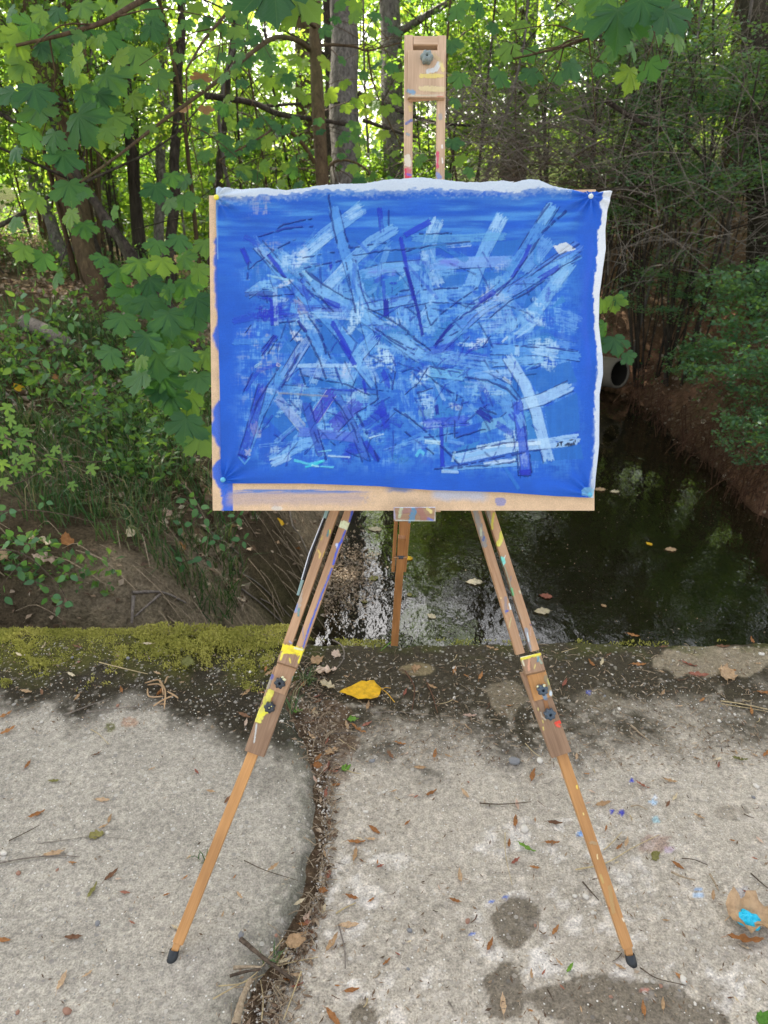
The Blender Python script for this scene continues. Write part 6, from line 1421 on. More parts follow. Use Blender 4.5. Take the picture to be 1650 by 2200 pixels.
# ---- the second maple: sprays hanging into the top right
b2 = np.array([3.3, 3.3, float(terrain(3.3, 3.3)) - .05])
m2 = root('maple_tree', 'maple leaning in from the right whose pale green leaves hang at the top right', 'maple tree', b2)
limb(m2, [b2, b2 + np.array([-.1, .1, 1.8]), b2 + np.array([-.5, 0, 3.2]), b2 + np.array([-1.0, -.1, 4.4])], .05, .02)
C1 = limb(m2, [b2 + np.array([-.4, 0, 2.9]), P(1500, -160, 3.1), P(1430, -40, 3.1), P(1330, 40, 3.2), P(1240, 90, 3.5), P(1130, 120, 4.0), P(1080, 130, 4.2)], .018, .004, 26)
C2 = limb(m2, [P(1480, -120, 3.1), P(1450, -30, 2.9), P(1445, 40, 2.9)], .009, .004)
for x, y, w, r, d in [(1328, 48, 120, .0, 2.9), (1388, 18, 104, .5, 2.8), (1443, 40, 112, .7, 2.8), (1456, 82, 90, .4, 2.8), (1254, 6, 66, -.3, 3.2), (1247, 44, 48, 0, 3.6), (1270, 70, 54, .2, 3.5), (1092, 110, 56, -.4, 4.1), (1071, 168, 58, -.2, 4.1), (1142, 162, 64, .2, 4.1), (1142, 116, 48, .2, 4.2), (1197, 108, 50, .7, 4.0), (1232, 148, 60, .6, 4.0), (1202, 165, 42, 0, 4.2), (1318, 112, 64, -.2, 3.4), (1360, 106, 58, .3, 3.4), (1353, 168, 70, 0, 3.5), (1400, 148, 64, .4, 3.4), (1288, 148, 42, -.3, 3.8), (986, 24, 48, .5, 4.6), (1030, 20, 44, 0, 4.8), (1090, 32, 40, .2, 4.6), (986, 170, 54, -.3, 4.6), (1118, 55, 44, 0, 4.4), (970, 100, 46, 0, 4.9), (1005, 45, 40, .4, 4.9), (980, 220, 40, .3, 5.0), (1300, 10, 70, 0, 3.2), (1360, 60, 70, .2, 3.2), (1410, 70, 60, .6, 3.2), (1440, 4, 60, .3, 3.0), (1145, 215, 34, 1.2, 4.5), (1060, 60, 38, 0, 4.7), (900, 345, 40, 0, 5.4), (950, 380, 46, .2, 5.4), (1180, 20, 44, .2, 4.3), (990, 345, 40, .1, 5.4), (975, 310, 40, .3, 5.4), (1010, 370, 36, .1, 5.4)]:
    hang_leaf(m2, x, y, d, w, LM_green, r, spread=.3, up=.8)
s = Soup()
for k in range(26):
    a = C1[RNG.integers(6, len(C1))]; twig_between(s, a, a + np.array([RNG.normal() * .22, RNG.normal() * .1, -.1 + RNG.normal() * .12]), .004, .0018, .1, 6, 4)
s.mk('twigs', M['bark_brown'], m2)['kind'] = 'stuff'
# ---- seedling right of the canvas
sb = P(1322, 800, 6.2); sb = G(1300, 820, -.5); 
b3 = np.array([1.75, 5.9, float(WATER_Z)]); q = P(1310, 700, 4.7)
b3 = np.array([q[0] - .5, q[1] + .5, q[2] - 1.0])
m3 = root('maple_seedling', 'small maple spray with broad leaves peeping out right of the canvas', 'maple seedling', b3)
s = Soup(); twig_between(s, b3, P(1280, 700, 4.8), .006, .003, .05)
for x, y in [(1319, 651), (1298, 709), (1323, 737), (1349, 766)]: twig_between(s, P(1280, 700, 4.8), P(x, y - 12, 4.7), .003, .0015, .05)
s.mk('stem', M['bark_brown'], m3)
for x, y, w, r in [(1319, 651, 60, .1), (1290, 656, 44, -.3), (1296, 709, 52, -.2), (1323, 740, 62, .3), (1351, 768, 44, .5), (1280, 735, 50, -.2), (1335, 640, 40, .8)]: hang_leaf(m3, x, y, 4.7, w, LM_green, r, up=.8)

# ---- field-maple spray and brambles, lower left
fm = root('field_maple_spray', 'sunlit pale green field maple spray reaching over the bank from the left edge', 'plant', P(-60, 980, 2.9) * np.array([1, 1, 0]) + np.array([0, 0, float(terrain(P(-60, 980, 2.9)[0], P(-60, 980, 2.9)[1]))]))
s = Soup()
for pts in ([P(-80, 900, 2.9), P(60, 960, 2.75), P(130, 990, 2.7), P(230, 992, 2.65)], [P(-60, 1000, 2.9), P(30, 1000, 2.75), P(100, 985, 2.7)], [P(-70, 1060, 2.9), P(30, 1040, 2.7), P(100, 1010, 2.7)], [P(130, 990, 2.7), P(150, 1030, 2.7)], [np.array(fm.location), P(-70, 1000, 2.9), P(-40, 930, 2.85), P(20, 900, 2.8)]):
    c_ = curve(pts, 12); s.add(*tube(c_, np.linspace(.0035, .0014, len(c_)), 4))
s.mk('stem', M['twig'], fm)
for x, y, w, r in [(22, 905, 44, -.2), (42, 925, 44, .4), (12, 955, 40, -.5), (46, 955, 44, .1), (30, 985, 42, -.3), (55, 990, 44, .4), (108, 988, 44, .1), (95, 1015, 42, -.2), (155, 1045, 38, .2), (198, 1010, 36, .5), (202, 978, 34, 2.6), (228, 985, 30, 1.9), (5, 1000, 44, 0), (50, 1012, 40, 0), (33, 1012, 40, .3), (70, 965, 40, .6), (15, 880, 40, 0), (62, 1000, 36, .6), (120, 968, 34, 1.2), (145, 985, 30, .6), (5, 930, 40, 0), (10, 1040, 40, .2), (60, 930, 36, .8)]:
    hang_leaf(fm, x, y, 2.72, w * 1.05, LM_field, r, up=1.2)
def bramble(label, stems, leaves, d, grp='brambles on the left bank', mats=LM_bram):
    c_ = P(stems[0][0][0], stems[0][0][1], d); t = root('bramble', label, 'bramble', c_, grp); s = Soup()
    for st in stems:
        cc_ = curve([P(x, y, d) for x, y in st], 14); s.add(*tube(cc_, np.linspace(.0028, .0013, len(cc_)), 4))
    s.mk('stem', M['twig'], t)
    for x, y, w in leaves:
        a0 = RNG.random() * 6.28
        for k in range(3): hang_leaf(t, x + w * .42 * math.cos(a0 + k * 2.1), y + w * .36 * math.sin(a0 + k * 2.1), d + .02 * RNG.normal(), w * .95, mats, math.atan2(math.cos(a0 + k * 2.1), math.sin(a0 + k * 2.1)), up=1.6, spread=.6)
bramble('bramble with three-part leaves beside the moss at the left edge', [[(-20, 1180), (50, 1190), (120, 1250), (150, 1300)], [(-20, 1120), (20, 1100), (10, 1170)], [(60, 1195), (30, 1225), (0, 1262)], [(75, 1250), (110, 1262)]], [(18, 1090, 34), (25, 1160, 38), (60, 1165, 36), (40, 1222, 40), (30, 1215, 30), (80, 1250, 38), (105, 1280, 38), (130, 1300, 36), (145, 1235, 36), (5, 1280, 40), (12, 1100, 34), (140, 1290, 30)], 2.62)
bramble('bramble trailing down the bare bank in the middle left', [[(200, 1140), (260, 1165), (320, 1200), (320, 1260)], [(150, 1160), (210, 1180), (240, 1200)], [(300, 1200), (350, 1215), (440, 1195)]], [(190, 1150, 34), (240, 1175, 34), (270, 1145, 34), (250, 1200, 34), (300, 1210, 34), (325, 1215, 36), (345, 1225, 32), (395, 1210, 32), (440, 1200, 36), (450, 1150, 34), (390, 1130, 32), (315, 1262, 30), (280, 1215, 30)], 3.2)
bramble('long pale green bramble shoot crossing low at the left edge', [[(-20, 1100), (60, 1096), (130, 1104), (200, 1122)]], [(95, 1078, 26)], 2.7)
bramble('dark bramble under the lower left corner of the board', [[(395, 1075), (430, 1100), (470, 1180)], [(440, 1090), (400, 1140)]], [(405, 1075, 34), (425, 1090, 34), (440, 1110, 34), (470, 1165, 32), (510, 1110, 30), (520, 1160, 30)], 3.3)
bramble('young hazel shoot with round leaves among the maple leaves at the left', [[(170, 820), (210, 790), (240, 760), (300, 740)], [(100, 760), (160, 740), (220, 720)]], [(180, 795, 40), (210, 830, 38), (90, 770, 38), (60, 740, 38), (140, 740, 38), (30, 790, 38), (150, 690, 36), (60, 670, 36), (20, 700, 36), (110, 655, 36), (190, 735, 36), (35, 640, 36), (110, 700, 34)], 3.6, mats=LM_oval + LM_bram)

# ---- ground layer of the two banks
def scatter(name, n, cond, xr_, yr_, zoff, size, mat, up, seed, asp=.62, kind='stuff', up_jit=1.0, curl=0.3):
    r = np.random.default_rng(seed)
    x = xr_[0] + (xr_[1] - xr_[0]) * r.random(n * 3); y = yr_[0] + (yr_[1] - yr_[0]) * r.random(n * 3) ** 1.3
    k = cond(x, y, r); x, y = x[k][:n], y[k][:n]; n = len(x)
    z = terrain(x, y) + zoff(r, n)
    p = np.stack([x, y, z], 1)
    nz = r.normal(size=(n, 3)) * up_jit + np.array([0, 0, up]); nz /= np.linalg.norm(nz, axis=1, keepdims=True)
    t = np.cross(nz, r.normal(size=(n, 3))); t /= np.linalg.norm(t, axis=1, keepdims=True); b = np.cross(nz, t)
    s = size * (.5 + r.random((n, 1)))
    V = np.stack([p - t * s, p + b * s * asp + nz * s * curl, p + t * s, p - b * s * asp + nz * s * curl * .6], 1).reshape(-1, 3)
    o_ = obj(name, mesh_data(name, V, np.arange(4 * n).reshape(n, 4), mat, False, {'rnd': np.repeat(r.random(n), 4)}))
    tag(o_, kind=kind); return o_
left_c = lambda x, y, r: (xl(y) - x > .25)
scatter('leaf_litter', 15000, lambda x, y, r: (xl(y) - x > .5) & (fbm(x * 1.4, y * 1.4, 3, 3) > .38), (-7, 0), (3.0, 11), lambda r, n: .01 + .02 * r.random(n), .022, M['litter'], 1.4, 1)
scatter('leaf_litter', 1500, lambda x, y, r: (xl(y) - x > .0) & (fbm(x * 2.4, y * 2.4, 3, 3) > .52), (-3.2, 0), (2.3, 5), lambda r, n: .008 + .01 * r.random(n), .013, M['litter'], 1.6, 2)
scatter('leaf_litter', 12000, lambda x, y, r: (x - xr(y) > .05), (1, 6), (4.4, 11), lambda r, n: .006 + .02 * r.random(n), .020, M['litter'], 1.2, 3)
scatter('ground_cover', 14000, lambda x, y, r: (xl(y) - x > .8) & (fbm(x * 1.1, y * 1.1, 13, 3) > .46), (-7, 0), (3.2, 12), lambda r, n: .03 + .30 * r.random(n) ** 1.6, .022, M['herb'], .9, 4)
scatter('ground_cover', 6500, lambda x, y, r: (xl(y) - x > .9) & (fbm(x * 1.7, y * 1.7, 14, 3) > .42), (-3.5, -.8), (2.5, 4.8), lambda r, n: .01 + .14 * r.random(n) ** 1.4, .017, M['herb'], .9, 5)
scatter('ground_cover', 6500, lambda x, y, r: (x - xr(y) > .25) & (fbm(x * 1.4, y * 1.4, 15, 3) > .47), (1.5, 6), (5, 11), lambda r, n: .02 + .2 * r.random(n), .016, M['fine'], .9, 6)
def grass(name, n, cond, xr_, yr_, h, seed, mat='grass', w=.003, zf=None, lean=.5):
    r = np.random.default_rng(seed)
    x = xr_[0] + (xr_[1] - xr_[0]) * r.random(n * 4); y = yr_[0] + (yr_[1] - yr_[0]) * r.random(n * 4)
    k = cond(x, y, r); x, y = x[k][:n], y[k][:n]; n = len(x)
    z = terrain(x, y) if zf is None else zf(x, y)
    p = np.stack([x, y, z - .005], 1)
    hh = h * (.45 + r.random((n, 1)) * .9); an = r.random(n) * 6.283
    s = np.stack([np.cos(an), np.sin(an), 0 * an], 1) * w
    d = np.stack([r.normal(size=n), r.normal(size=n) - .3, 0 * an], 1) * lean
    m = p + np.array([0, 0, 1.0]) * hh * .6 + d * hh * .35; tpt = p + np.array([0, 0, 1.0]) * hh * .75 + d * hh * 1.1
    V = np.stack([p - s, p + s, m + s * .7, m - s * .7, tpt], 1).reshape(-1, 3)
    b = np.arange(n) * 5
    o_ = obj(name, mesh_data(name, V, [np.stack([b, b + 1, b + 2, b + 3], 1), np.stack([b + 3, b + 2, b + 4], 1)], M[mat], False, {'rnd': np.repeat(r.random(n), 5)}))
    return tag(o_, kind='stuff')
grass('grass', 8000, lambda x, y, r: (xl(y) - x > .45) & (xl(y) - x < 2.2) & (fbm(x * 2.3, y * 2.3, 23, 3) > .40), (-2.8, -.7), (2.7, 5.4), .15, 31)
grass('grass', 3000, lambda x, y, r: (xl(y) - x > 1.2) & (fbm(x * 1.2, y * 1.2, 24, 3) > .42), (-6, -1.5), (3.2, 9), .20, 32, w=.004)
def gr_px(x, y, x0, y0, x1, y1, z):
    px, py, _ = proj(np.stack([x, y, z], 1)); return (px > x0) & (px < x1) & (py > y0) & (py < y1)
# weathered log, pipe, sticks
def log(label, a, b, r, mat='greystick', name='log', cat='log'):
    c_ = np.array([a, lerp(a, b, .5) + np.array([0, 0, .01]), b]); V, F = tube(curve(c_, 12), r, 12, jitter=.12)
    n = len(V); V = np.vstack([V, a, b]); K = 12; q = np.arange(K)
    F3 = np.vstack([np.stack([(q + 1) % K, q, np.full(K, n)], 1), np.stack([n - K + q, n - K + (q + 1) % K, np.full(K, n + 1)], 1)])
    return tag(mk(name, V, [F, F3], M[mat]), label, cat)
def onland(px, py, dz=0.0):
    """the point of the banks or deck seen at a photo position"""
    for d in np.arange(1.6, 14, .01):
        q = P(px, py, d)
        if q[2] < float(terrain(q[0], q[1])) + dz: return q
    return P(px, py, 8)
log('short pale weathered log lying in the undergrowth at the left', onland(52, 692, .05), onland(140, 738, .05), .050)
for lab, pts, r in [('crooked pale stick hanging down the grassy bank on the left', [(205, 842), (222, 905), (232, 965)], .010), ('forked root end lying on the bare bank near the moss', [(285, 1278), (350, 1278), (400, 1300)], .007), ('short upright stick below the forked root on the bare bank', [(288, 1285), (284, 1345)], .008), ('thin stick leaning against the forked root', [(345, 1282), (290, 1330)], .006),
                    ('bent brown stem among the grass at the far left', [(0, 835), (50, 890), (60, 900), (95, 900)], .008), ('curved bare stem below the bent one at the left', [(100, 900), (115, 940), (120, 960), (140, 990)], .006), ('thin bare stick under the left half of the board', [(622, 1100), (630, 1135), (645, 1155), (665, 1200)], .006), ('long thin stick low on the bank left of the easel leg', [(520, 1270), (560, 1300), (610, 1345)], .005), ('second thin stick beside the easel leg low on the bank', [(500, 1225), (560, 1262), (625, 1330)], .004), ('thin root strand close above the deck edge left of the leg', [(560, 1290), (590, 1310), (615, 1362)], .004), ('dark twig on the bank below the boards left corner', [(440, 1140), (480, 1165), (520, 1200)], .004)]:
    c_ = curve([onland(x, y, .01) + np.array([0, 0, .012]) for x, y in pts], 14)
    V, F = tube(c_, np.linspace(r, r * .6, len(c_)), 6, jitter=.2); tag(mk('stick', V, F, M['greystick']), lab, 'stick')
# matted roots and dry stems low on the left bank
rs = Soup(); rg = np.random.default_rng(77)
for k in range(170):
    x = -.5 - 1.6 * rg.random() ** 1.4; y = 2.4 + 2.6 * rg.random(); q = np.array([x, y, float(terrain(x, y)) + .01]); an = rg.normal() * .8; ln = .10 + .25 * rg.random()
    e = q + np.array([math.cos(an) * ln, -abs(math.sin(an)) * ln * .4, 0]); e[2] = float(terrain(e[0], e[1])) + .01 ; m_ = (q + e) / 2 + np.array([0, 0, .03 + .03 * rg.random()])
    rs.add(*tube(curve([q, m_, e], 6), .0016 + .0014 * rg.random(), 3))
tag(rs.mk('dry_stems', M['paletwig']), kind='stuff')
rs = Soup()
for k in range(230):
    y = 4.7 + 2.8 * rg.random(); x = float(xr(y)) + .15 * rg.random() + .02; z = WATER_Z + .12 + .38 * rg.random()
    q = np.array([x, y, z]); q2 = q + np.array([-.05 - .10 * rg.random(), -.03, -.05]); e = np.array([q2[0] + rg.normal() * .05, q2[1] + rg.normal() * .05, WATER_Z - .02 + .18 * rg.random()])
    rs.add(*tube(curve([q, q2, e], 6), .002 + .003 * rg.random() ** 2, 3))
for k in range(130):
    y = 4.7 + 3.8 * rg.random(); x = float(xr(y)) + .9 * rg.random(); q = np.array([x, y, float(terrain(x, y)) + .01]); an = rg.random() * 6.28; ln = .08 + .2 * rg.random()
    e = q + np.array([math.cos(an) * ln, math.sin(an) * ln, 0]); e[2] = float(terrain(e[0], e[1])) + .01
    rs.add(*tube(curve([q, (q + e) / 2 + np.array([0, 0, .02]), e], 5), .0018 + .002 * rg.random(), 3))
tag(rs.mk('hanging_roots', M['root']), kind='stuff')
# concrete pipe: hollow, the shade of its mouth painted into the bore colour
pa, pb = P(1110, 772, 9.0), P(1332, 803, 7.7)
ax = pb - pa; ln = np.linalg.norm(ax); ax /= ln; u_ = np.cross(ax, [0, 0, 1.0]); u_ /= np.linalg.norm(u_); v_ = np.cross(u_, ax); K = 32; a_ = np.arange(K) * 2 * math.pi / K
ring = lambda c_, r: c_ + r * (np.cos(a_)[:, None] * u_ + np.sin(a_)[:, None] * v_)
pipe = root('drain_pipe', 'grey concrete drain pipe opening onto the water right of the canvas', 'pipe', pa)
R0 = .155
V = np.vstack([ring(pa, R0), ring(pb - ax * .01, R0), ring(pb, R0 - .008), ring(pb, R0 - .022), ring(pb - ax * .02, R0 - .028)]); F = np.vstack([np.stack([np.arange(K) + q * K, (np.arange(K) + 1) % K + q * K, (np.arange(K) + 1) % K + (q + 1) * K, np.arange(K) + (q + 1) * K], 1) for q in range(4)])
mk('pipe_wall', V, F, M['pipe'], pipe)
V = np.vstack([ring(pb - ax * .015, R0 - .028), ring(pb - ax * .6, R0 - .028), [pb - ax * .6]]); F = np.stack([np.arange(K), (np.arange(K) + 1) % K, (np.arange(K) + 1) % K + K, np.arange(K) + K], 1)
mk('pipe_bore', V, [F, np.stack([np.arange(K) + K, (np.arange(K) + 1) % K + K, np.full(K, 2 * K)], 1)], M['pipe_in'], pipe)
# ================================================================== what lies on the deck and on the water
def S(px, py, up=0.0):
    g = G(px, py, 0.0); z = float(slab_z(g[0], g[1])); g = G(px, py, z); return g + np.array([0, 0, up])
LANCE = [(0, 0), (.10, .10), (.17, .28), (.19, .48), (.14, .72), (.06, .90), (0, 1.0)]
BROAD = [(0, 0), (.20, .03), (.36, .20), (.42, .42), (.34, .62), (.18, .84), (0, 1.05)]
def dead_leaf_mesh(name, half, mat, seed, cup=.5, bend=.3, ripple=.05, pet=.25):
    """a dried leaf: cupped across, bent along, rippled margin"""
    r = np.random.default_rng(seed); h = np.array(half, float)
    ys = np.linspace(0, h[-1, 1], 13); ws = np.interp(ys, h[:, 1], h[:, 0]) * (1 + .18 * (r.random(13) - .5)); ws[-1] = .004; ws[0] = .006
    ac = np.linspace(-1, 1, 7); V = []
    for y, w in zip(ys, ws):
        for a in ac:
            x = a * w; z = cup * (x * x) / (.25) * .5 + bend * (y - .5) ** 2 + ripple * abs(a) * math.sin(y * 17 + seed * 1.7 + a * 2) + .01 * r.random()
            V.append((x * (1 - .25 * cup * abs(a)), y + .03 * r.normal(), z))
    V = np.array(V); F = grid_faces(13, 7)
    tv, tf = tube(np.array([[0, .02, V[3][2]], [.02, -pet * .5, .06], [.03, -pet, .02]]), [.010, .008, .007], 4)
    return mesh_data(name, np.vstack([V, tv]), np.vstack([F, tf + len(V)]), mat, True)
def drymat(name, a, b, spots=None):
    m, nt = newmat(name)
    r = rndval(nt, True); c = mixc(nt, r, a, b); n = noise(nt, 5, 5, .65, objco(nt))
    c = mixc(nt, 1.0, c, ramp(nt, n, [(.3, (.62, .58, .52)), (.6, (1.08, 1.05, 1.0))]), 'MULTIPLY')
    if spots is not None: c = mixc(nt, mth(nt, 'MULTIPLY', mth(nt, 'SUBTRACT', noise(nt, 3.2, 4, .6, objco(nt)), .55, True), 5.0, True), c, spots)
    return finish(m, nt, c, .6, n, .4, .02, .25, mixc(nt, 1.0, c, (1.2, 1.0, .7), 'MULTIPLY'), .18)
DM = {'orange-brown': drymat('orange_brown_leaf', (.30, .13, .045), (.46, .23, .09)), 'tan': drymat('tan_leaf', (.44, .29, .16), (.60, .44, .29)), 'dark brown': drymat('dark_brown_leaf', (.14, .07, .04), (.26, .14, .08)),
      'pale pinkish': drymat('pale_pink_leaf', (.55, .38, .31), (.68, .54, .45)), 'green': drymat('fresh_green_leaf', (.09, .24, .03), (.17, .34, .05)), 'yellow': drymat('yellow_leaf', (.78, .46, .02), (.80, .50, .03), (.45, .22, .05)), 'reddish': drymat('reddish_leaf', (.30, .10, .07), (.38, .17, .12)), 'cream': drymat('cream_leaf', (.62, .54, .38), (.72, .64, .48)), 'olive': drymat('olive_leaf', (.16, .17, .05), (.30, .28, .10))}
DL = {}
def dl(col, kind, s):
    k = (col, kind, s % 3)
    if k not in DL:
        DL[k] = dead_leaf_mesh('fallen_leaf', LANCE if kind == 'l' else BROAD, DM[col], s % 3 + (0 if kind == 'l' else 5), *( (.9, .5, .05) if kind == 'l' else ((.12, .10, .03) if col == 'yellow' else (.35, .25, .09))))
    return DL[k]
ANCH = [(778, 1490, 'the yellow leaf'), (718, 1415, 'the curved grey twig'), (603, 1465, 'the left leg knobs'), (1163, 1480, 'the right leg knobs'), (850, 1388, 'the rear leg foot'), (1560, 1450, 'the tan triangular leaf'), (1315, 1741, 'the dark blue paint specks'), (1131, 1826, 'the fresh green leaf'), (1112, 1972, 'the round wet patch'), (1290, 2150, 'the big wet stain'), (368, 2060, 'the left foot'), (1357, 2070, 'the right foot'),
        (1604, 1985, 'the cyan paint'), (90, 1845, 'the long twig at the left edge'), (350, 1490, 'the curled pod cluster'), (560, 2080, 'the stout twig in the joint'), (690, 1700, 'the bend of the joint'), (1085, 1729, 'the straight dark twig'), (480, 1800, 'the middle of the left leg'), (1270, 1830, 'the middle of the right leg'), (1600, 1515, 'the long pale straws'), (637, 2032, 'the golden cupped leaf'), (895, 1750, 'the middle of the right slab'), (160, 2100, 'the lower left corner'), (900, 2100, 'the front of the right slab'), (1580, 1700, 'the faint damp patch at the right'), (200, 1640, 'the middle of the left slab'), (310, 1440, 'the straight straw on the moss'), (960, 1560, 'the lichen between the legs'), (1350, 1590, 'the tan twig pair in the lichen')]
PENDING = []
def settle():
    bins = {}
    for o_, what, px, py in PENDING:
        d, a = min((math.hypot(px - a[0], py - a[1]), k) for k, a in enumerate(ANCH)); ax_, ay_, nm_ = ANCH[a]
        dx, dy = px - ax_, py - ay_
        side = ('right of ' if dx > 0 else 'left of ') if abs(dx) > abs(dy) else ('in front of ' if dy > 0 else 'behind ')
        bins.setdefault((what, side, nm_), []).append((d, o_))
    order = ['nearest', 'second nearest', 'third nearest', 'fourth nearest', 'fifth nearest', 'sixth nearest', 'seventh nearest', 'eighth nearest', 'ninth nearest', 'farthest']
    for (what, side, nm_), l in bins.items():
        l.sort(key=lambda t: t[0])
        for k, (d, o_) in enumerate(l): o_['label'] = ((order[min(k, 9)] + ' ') if len(l) > 1 else '') + what + ' ' + side + nm_
def fallen(px, py, lpx, rot, col, kind='l', label=None, lift=.004, cat='fallen leaf', tilt=.25):
    c_ = S(px, py, lift); d = proj(c_[None])[2][0]; size = lpx / FPX * d * 1.12
    tip = np.array([math.sin(rot), math.cos(rot), 0]); n = np.array([RNG.normal() * tilt, RNG.normal() * tilt, 1.0])
    me = dl(col, kind, RNG.integers(0, 9)); y = tip; z = n - y * (n @ y); z /= np.linalg.norm(z); x = np.cross(y, z)
    o_ = bpy.data.objects.new('fallen_leaf', me)
    o_.matrix_world = Matrix.Translation(Vector([float(q) for q in (c_ - y * size * .5)])) @ Matrix(((x[0], y[0], z[0]), (x[1], y[1], z[1]), (x[2], y[2], z[2]))).to_4x4() @ Matrix.Scale(float(size), 4)
    COL.objects.link(o_)
    if label: tag(o_, label, cat)
    else:
        tag(o_, None, cat, 'small dry leaves scattered on the concrete'); PENDING.append((o_, ('narrow ' if kind == 'l' else 'broad ') + col + ' leaf', px, py))
    return o_
# the ones that stand out
fallen(778, 1490, 74, -1.65, 'yellow', 'b', 'bright yellow poplar leaf lying on the dark lichen between the easel legs', .010, tilt=.05)
V, F = tube(curve([S(808, 1483, .012), S(828, 1492, .012), S(848, 1511, .004)], 8), .0011, 5)
o_ = mk('petiole', V, F, DM['yellow']); par = [q for q in bpy.data.objects if q.get('label', '').startswith('bright yellow poplar')][0]
mw = par.matrix_world.copy(); bpy.context.view_layer.update(); o_.parent = par; o_.matrix_parent_inverse = par.matrix_world.inverted()
fallen(699, 1448, 40, 1.4, 'pale pinkish', 'b', 'pale pink crumpled leaf left of the curved twig', .012); fallen(703, 1478, 34, 2.2, 'cream', 'b', 'whitish crumpled leaf below the pink one', .010)
fallen(682, 1424, 28, .8, 'tan', 'b', 'orange-tan curled leaf beside the left leg clamp', .010); fallen(722, 1409, 24, .2, 'pale pinkish', 'b', 'round pinkish leaf inside the curved twig', .008)
fallen(1560, 1450, 46, .4, 'tan', 'b', 'tan triangular leaf lying flat at the right of the far edge', .008); fallen(406, 1434, 30, 2.0, 'olive', 'b', 'half green half brown leaf on the moss', .020); fallen(895, 1437, 20, 1.2, 'tan', 'b', 'tan leaf flake on the bare patch')
fallen(1131, 1826, 36, 2.2, 'green', 'l', 'fresh green leaf standing out on the right slab', .006); fallen(1224, 2082, 26, .7, 'green', 'l', 'dark green leaf left of the right foot'); fallen(1407, 1840, 24, .9, 'olive', 'b', 'curled olive leaf right of the right leg'); fallen(1640, 2190, 34, .9, 'green', 'b', 'green leaf cut by the lower right corner')
fallen(200, 1916, 34, .2, 'olive', 'l', 'olive curled leaf on the bare left slab'); fallen(209, 1797, 28, 1.3, 'olive', 'b', 'curled green and orange leaf on the left slab'); fallen(134, 2110, 38, .1, 'tan', 'l', 'upright tan leaf near the lower left corner'); fallen(637, 2032, 36, 1.4, 'tan', 'b', 'cupped golden leaf at the front end of the joint', .016)
fallen(640, 1530, 18, 1.2, 'green', 'b'); fallen(1600, 2028, 62, 1.7, 'orange-brown', 'l', 'long curled brown leaf below the paint-daubed leaf', .012); fallen(744, 1652, 20, .9, 'green', 'b'); fallen(758, 1548, 20, 1.4, 'green', 'b', 'round green leaf below the yellow one')
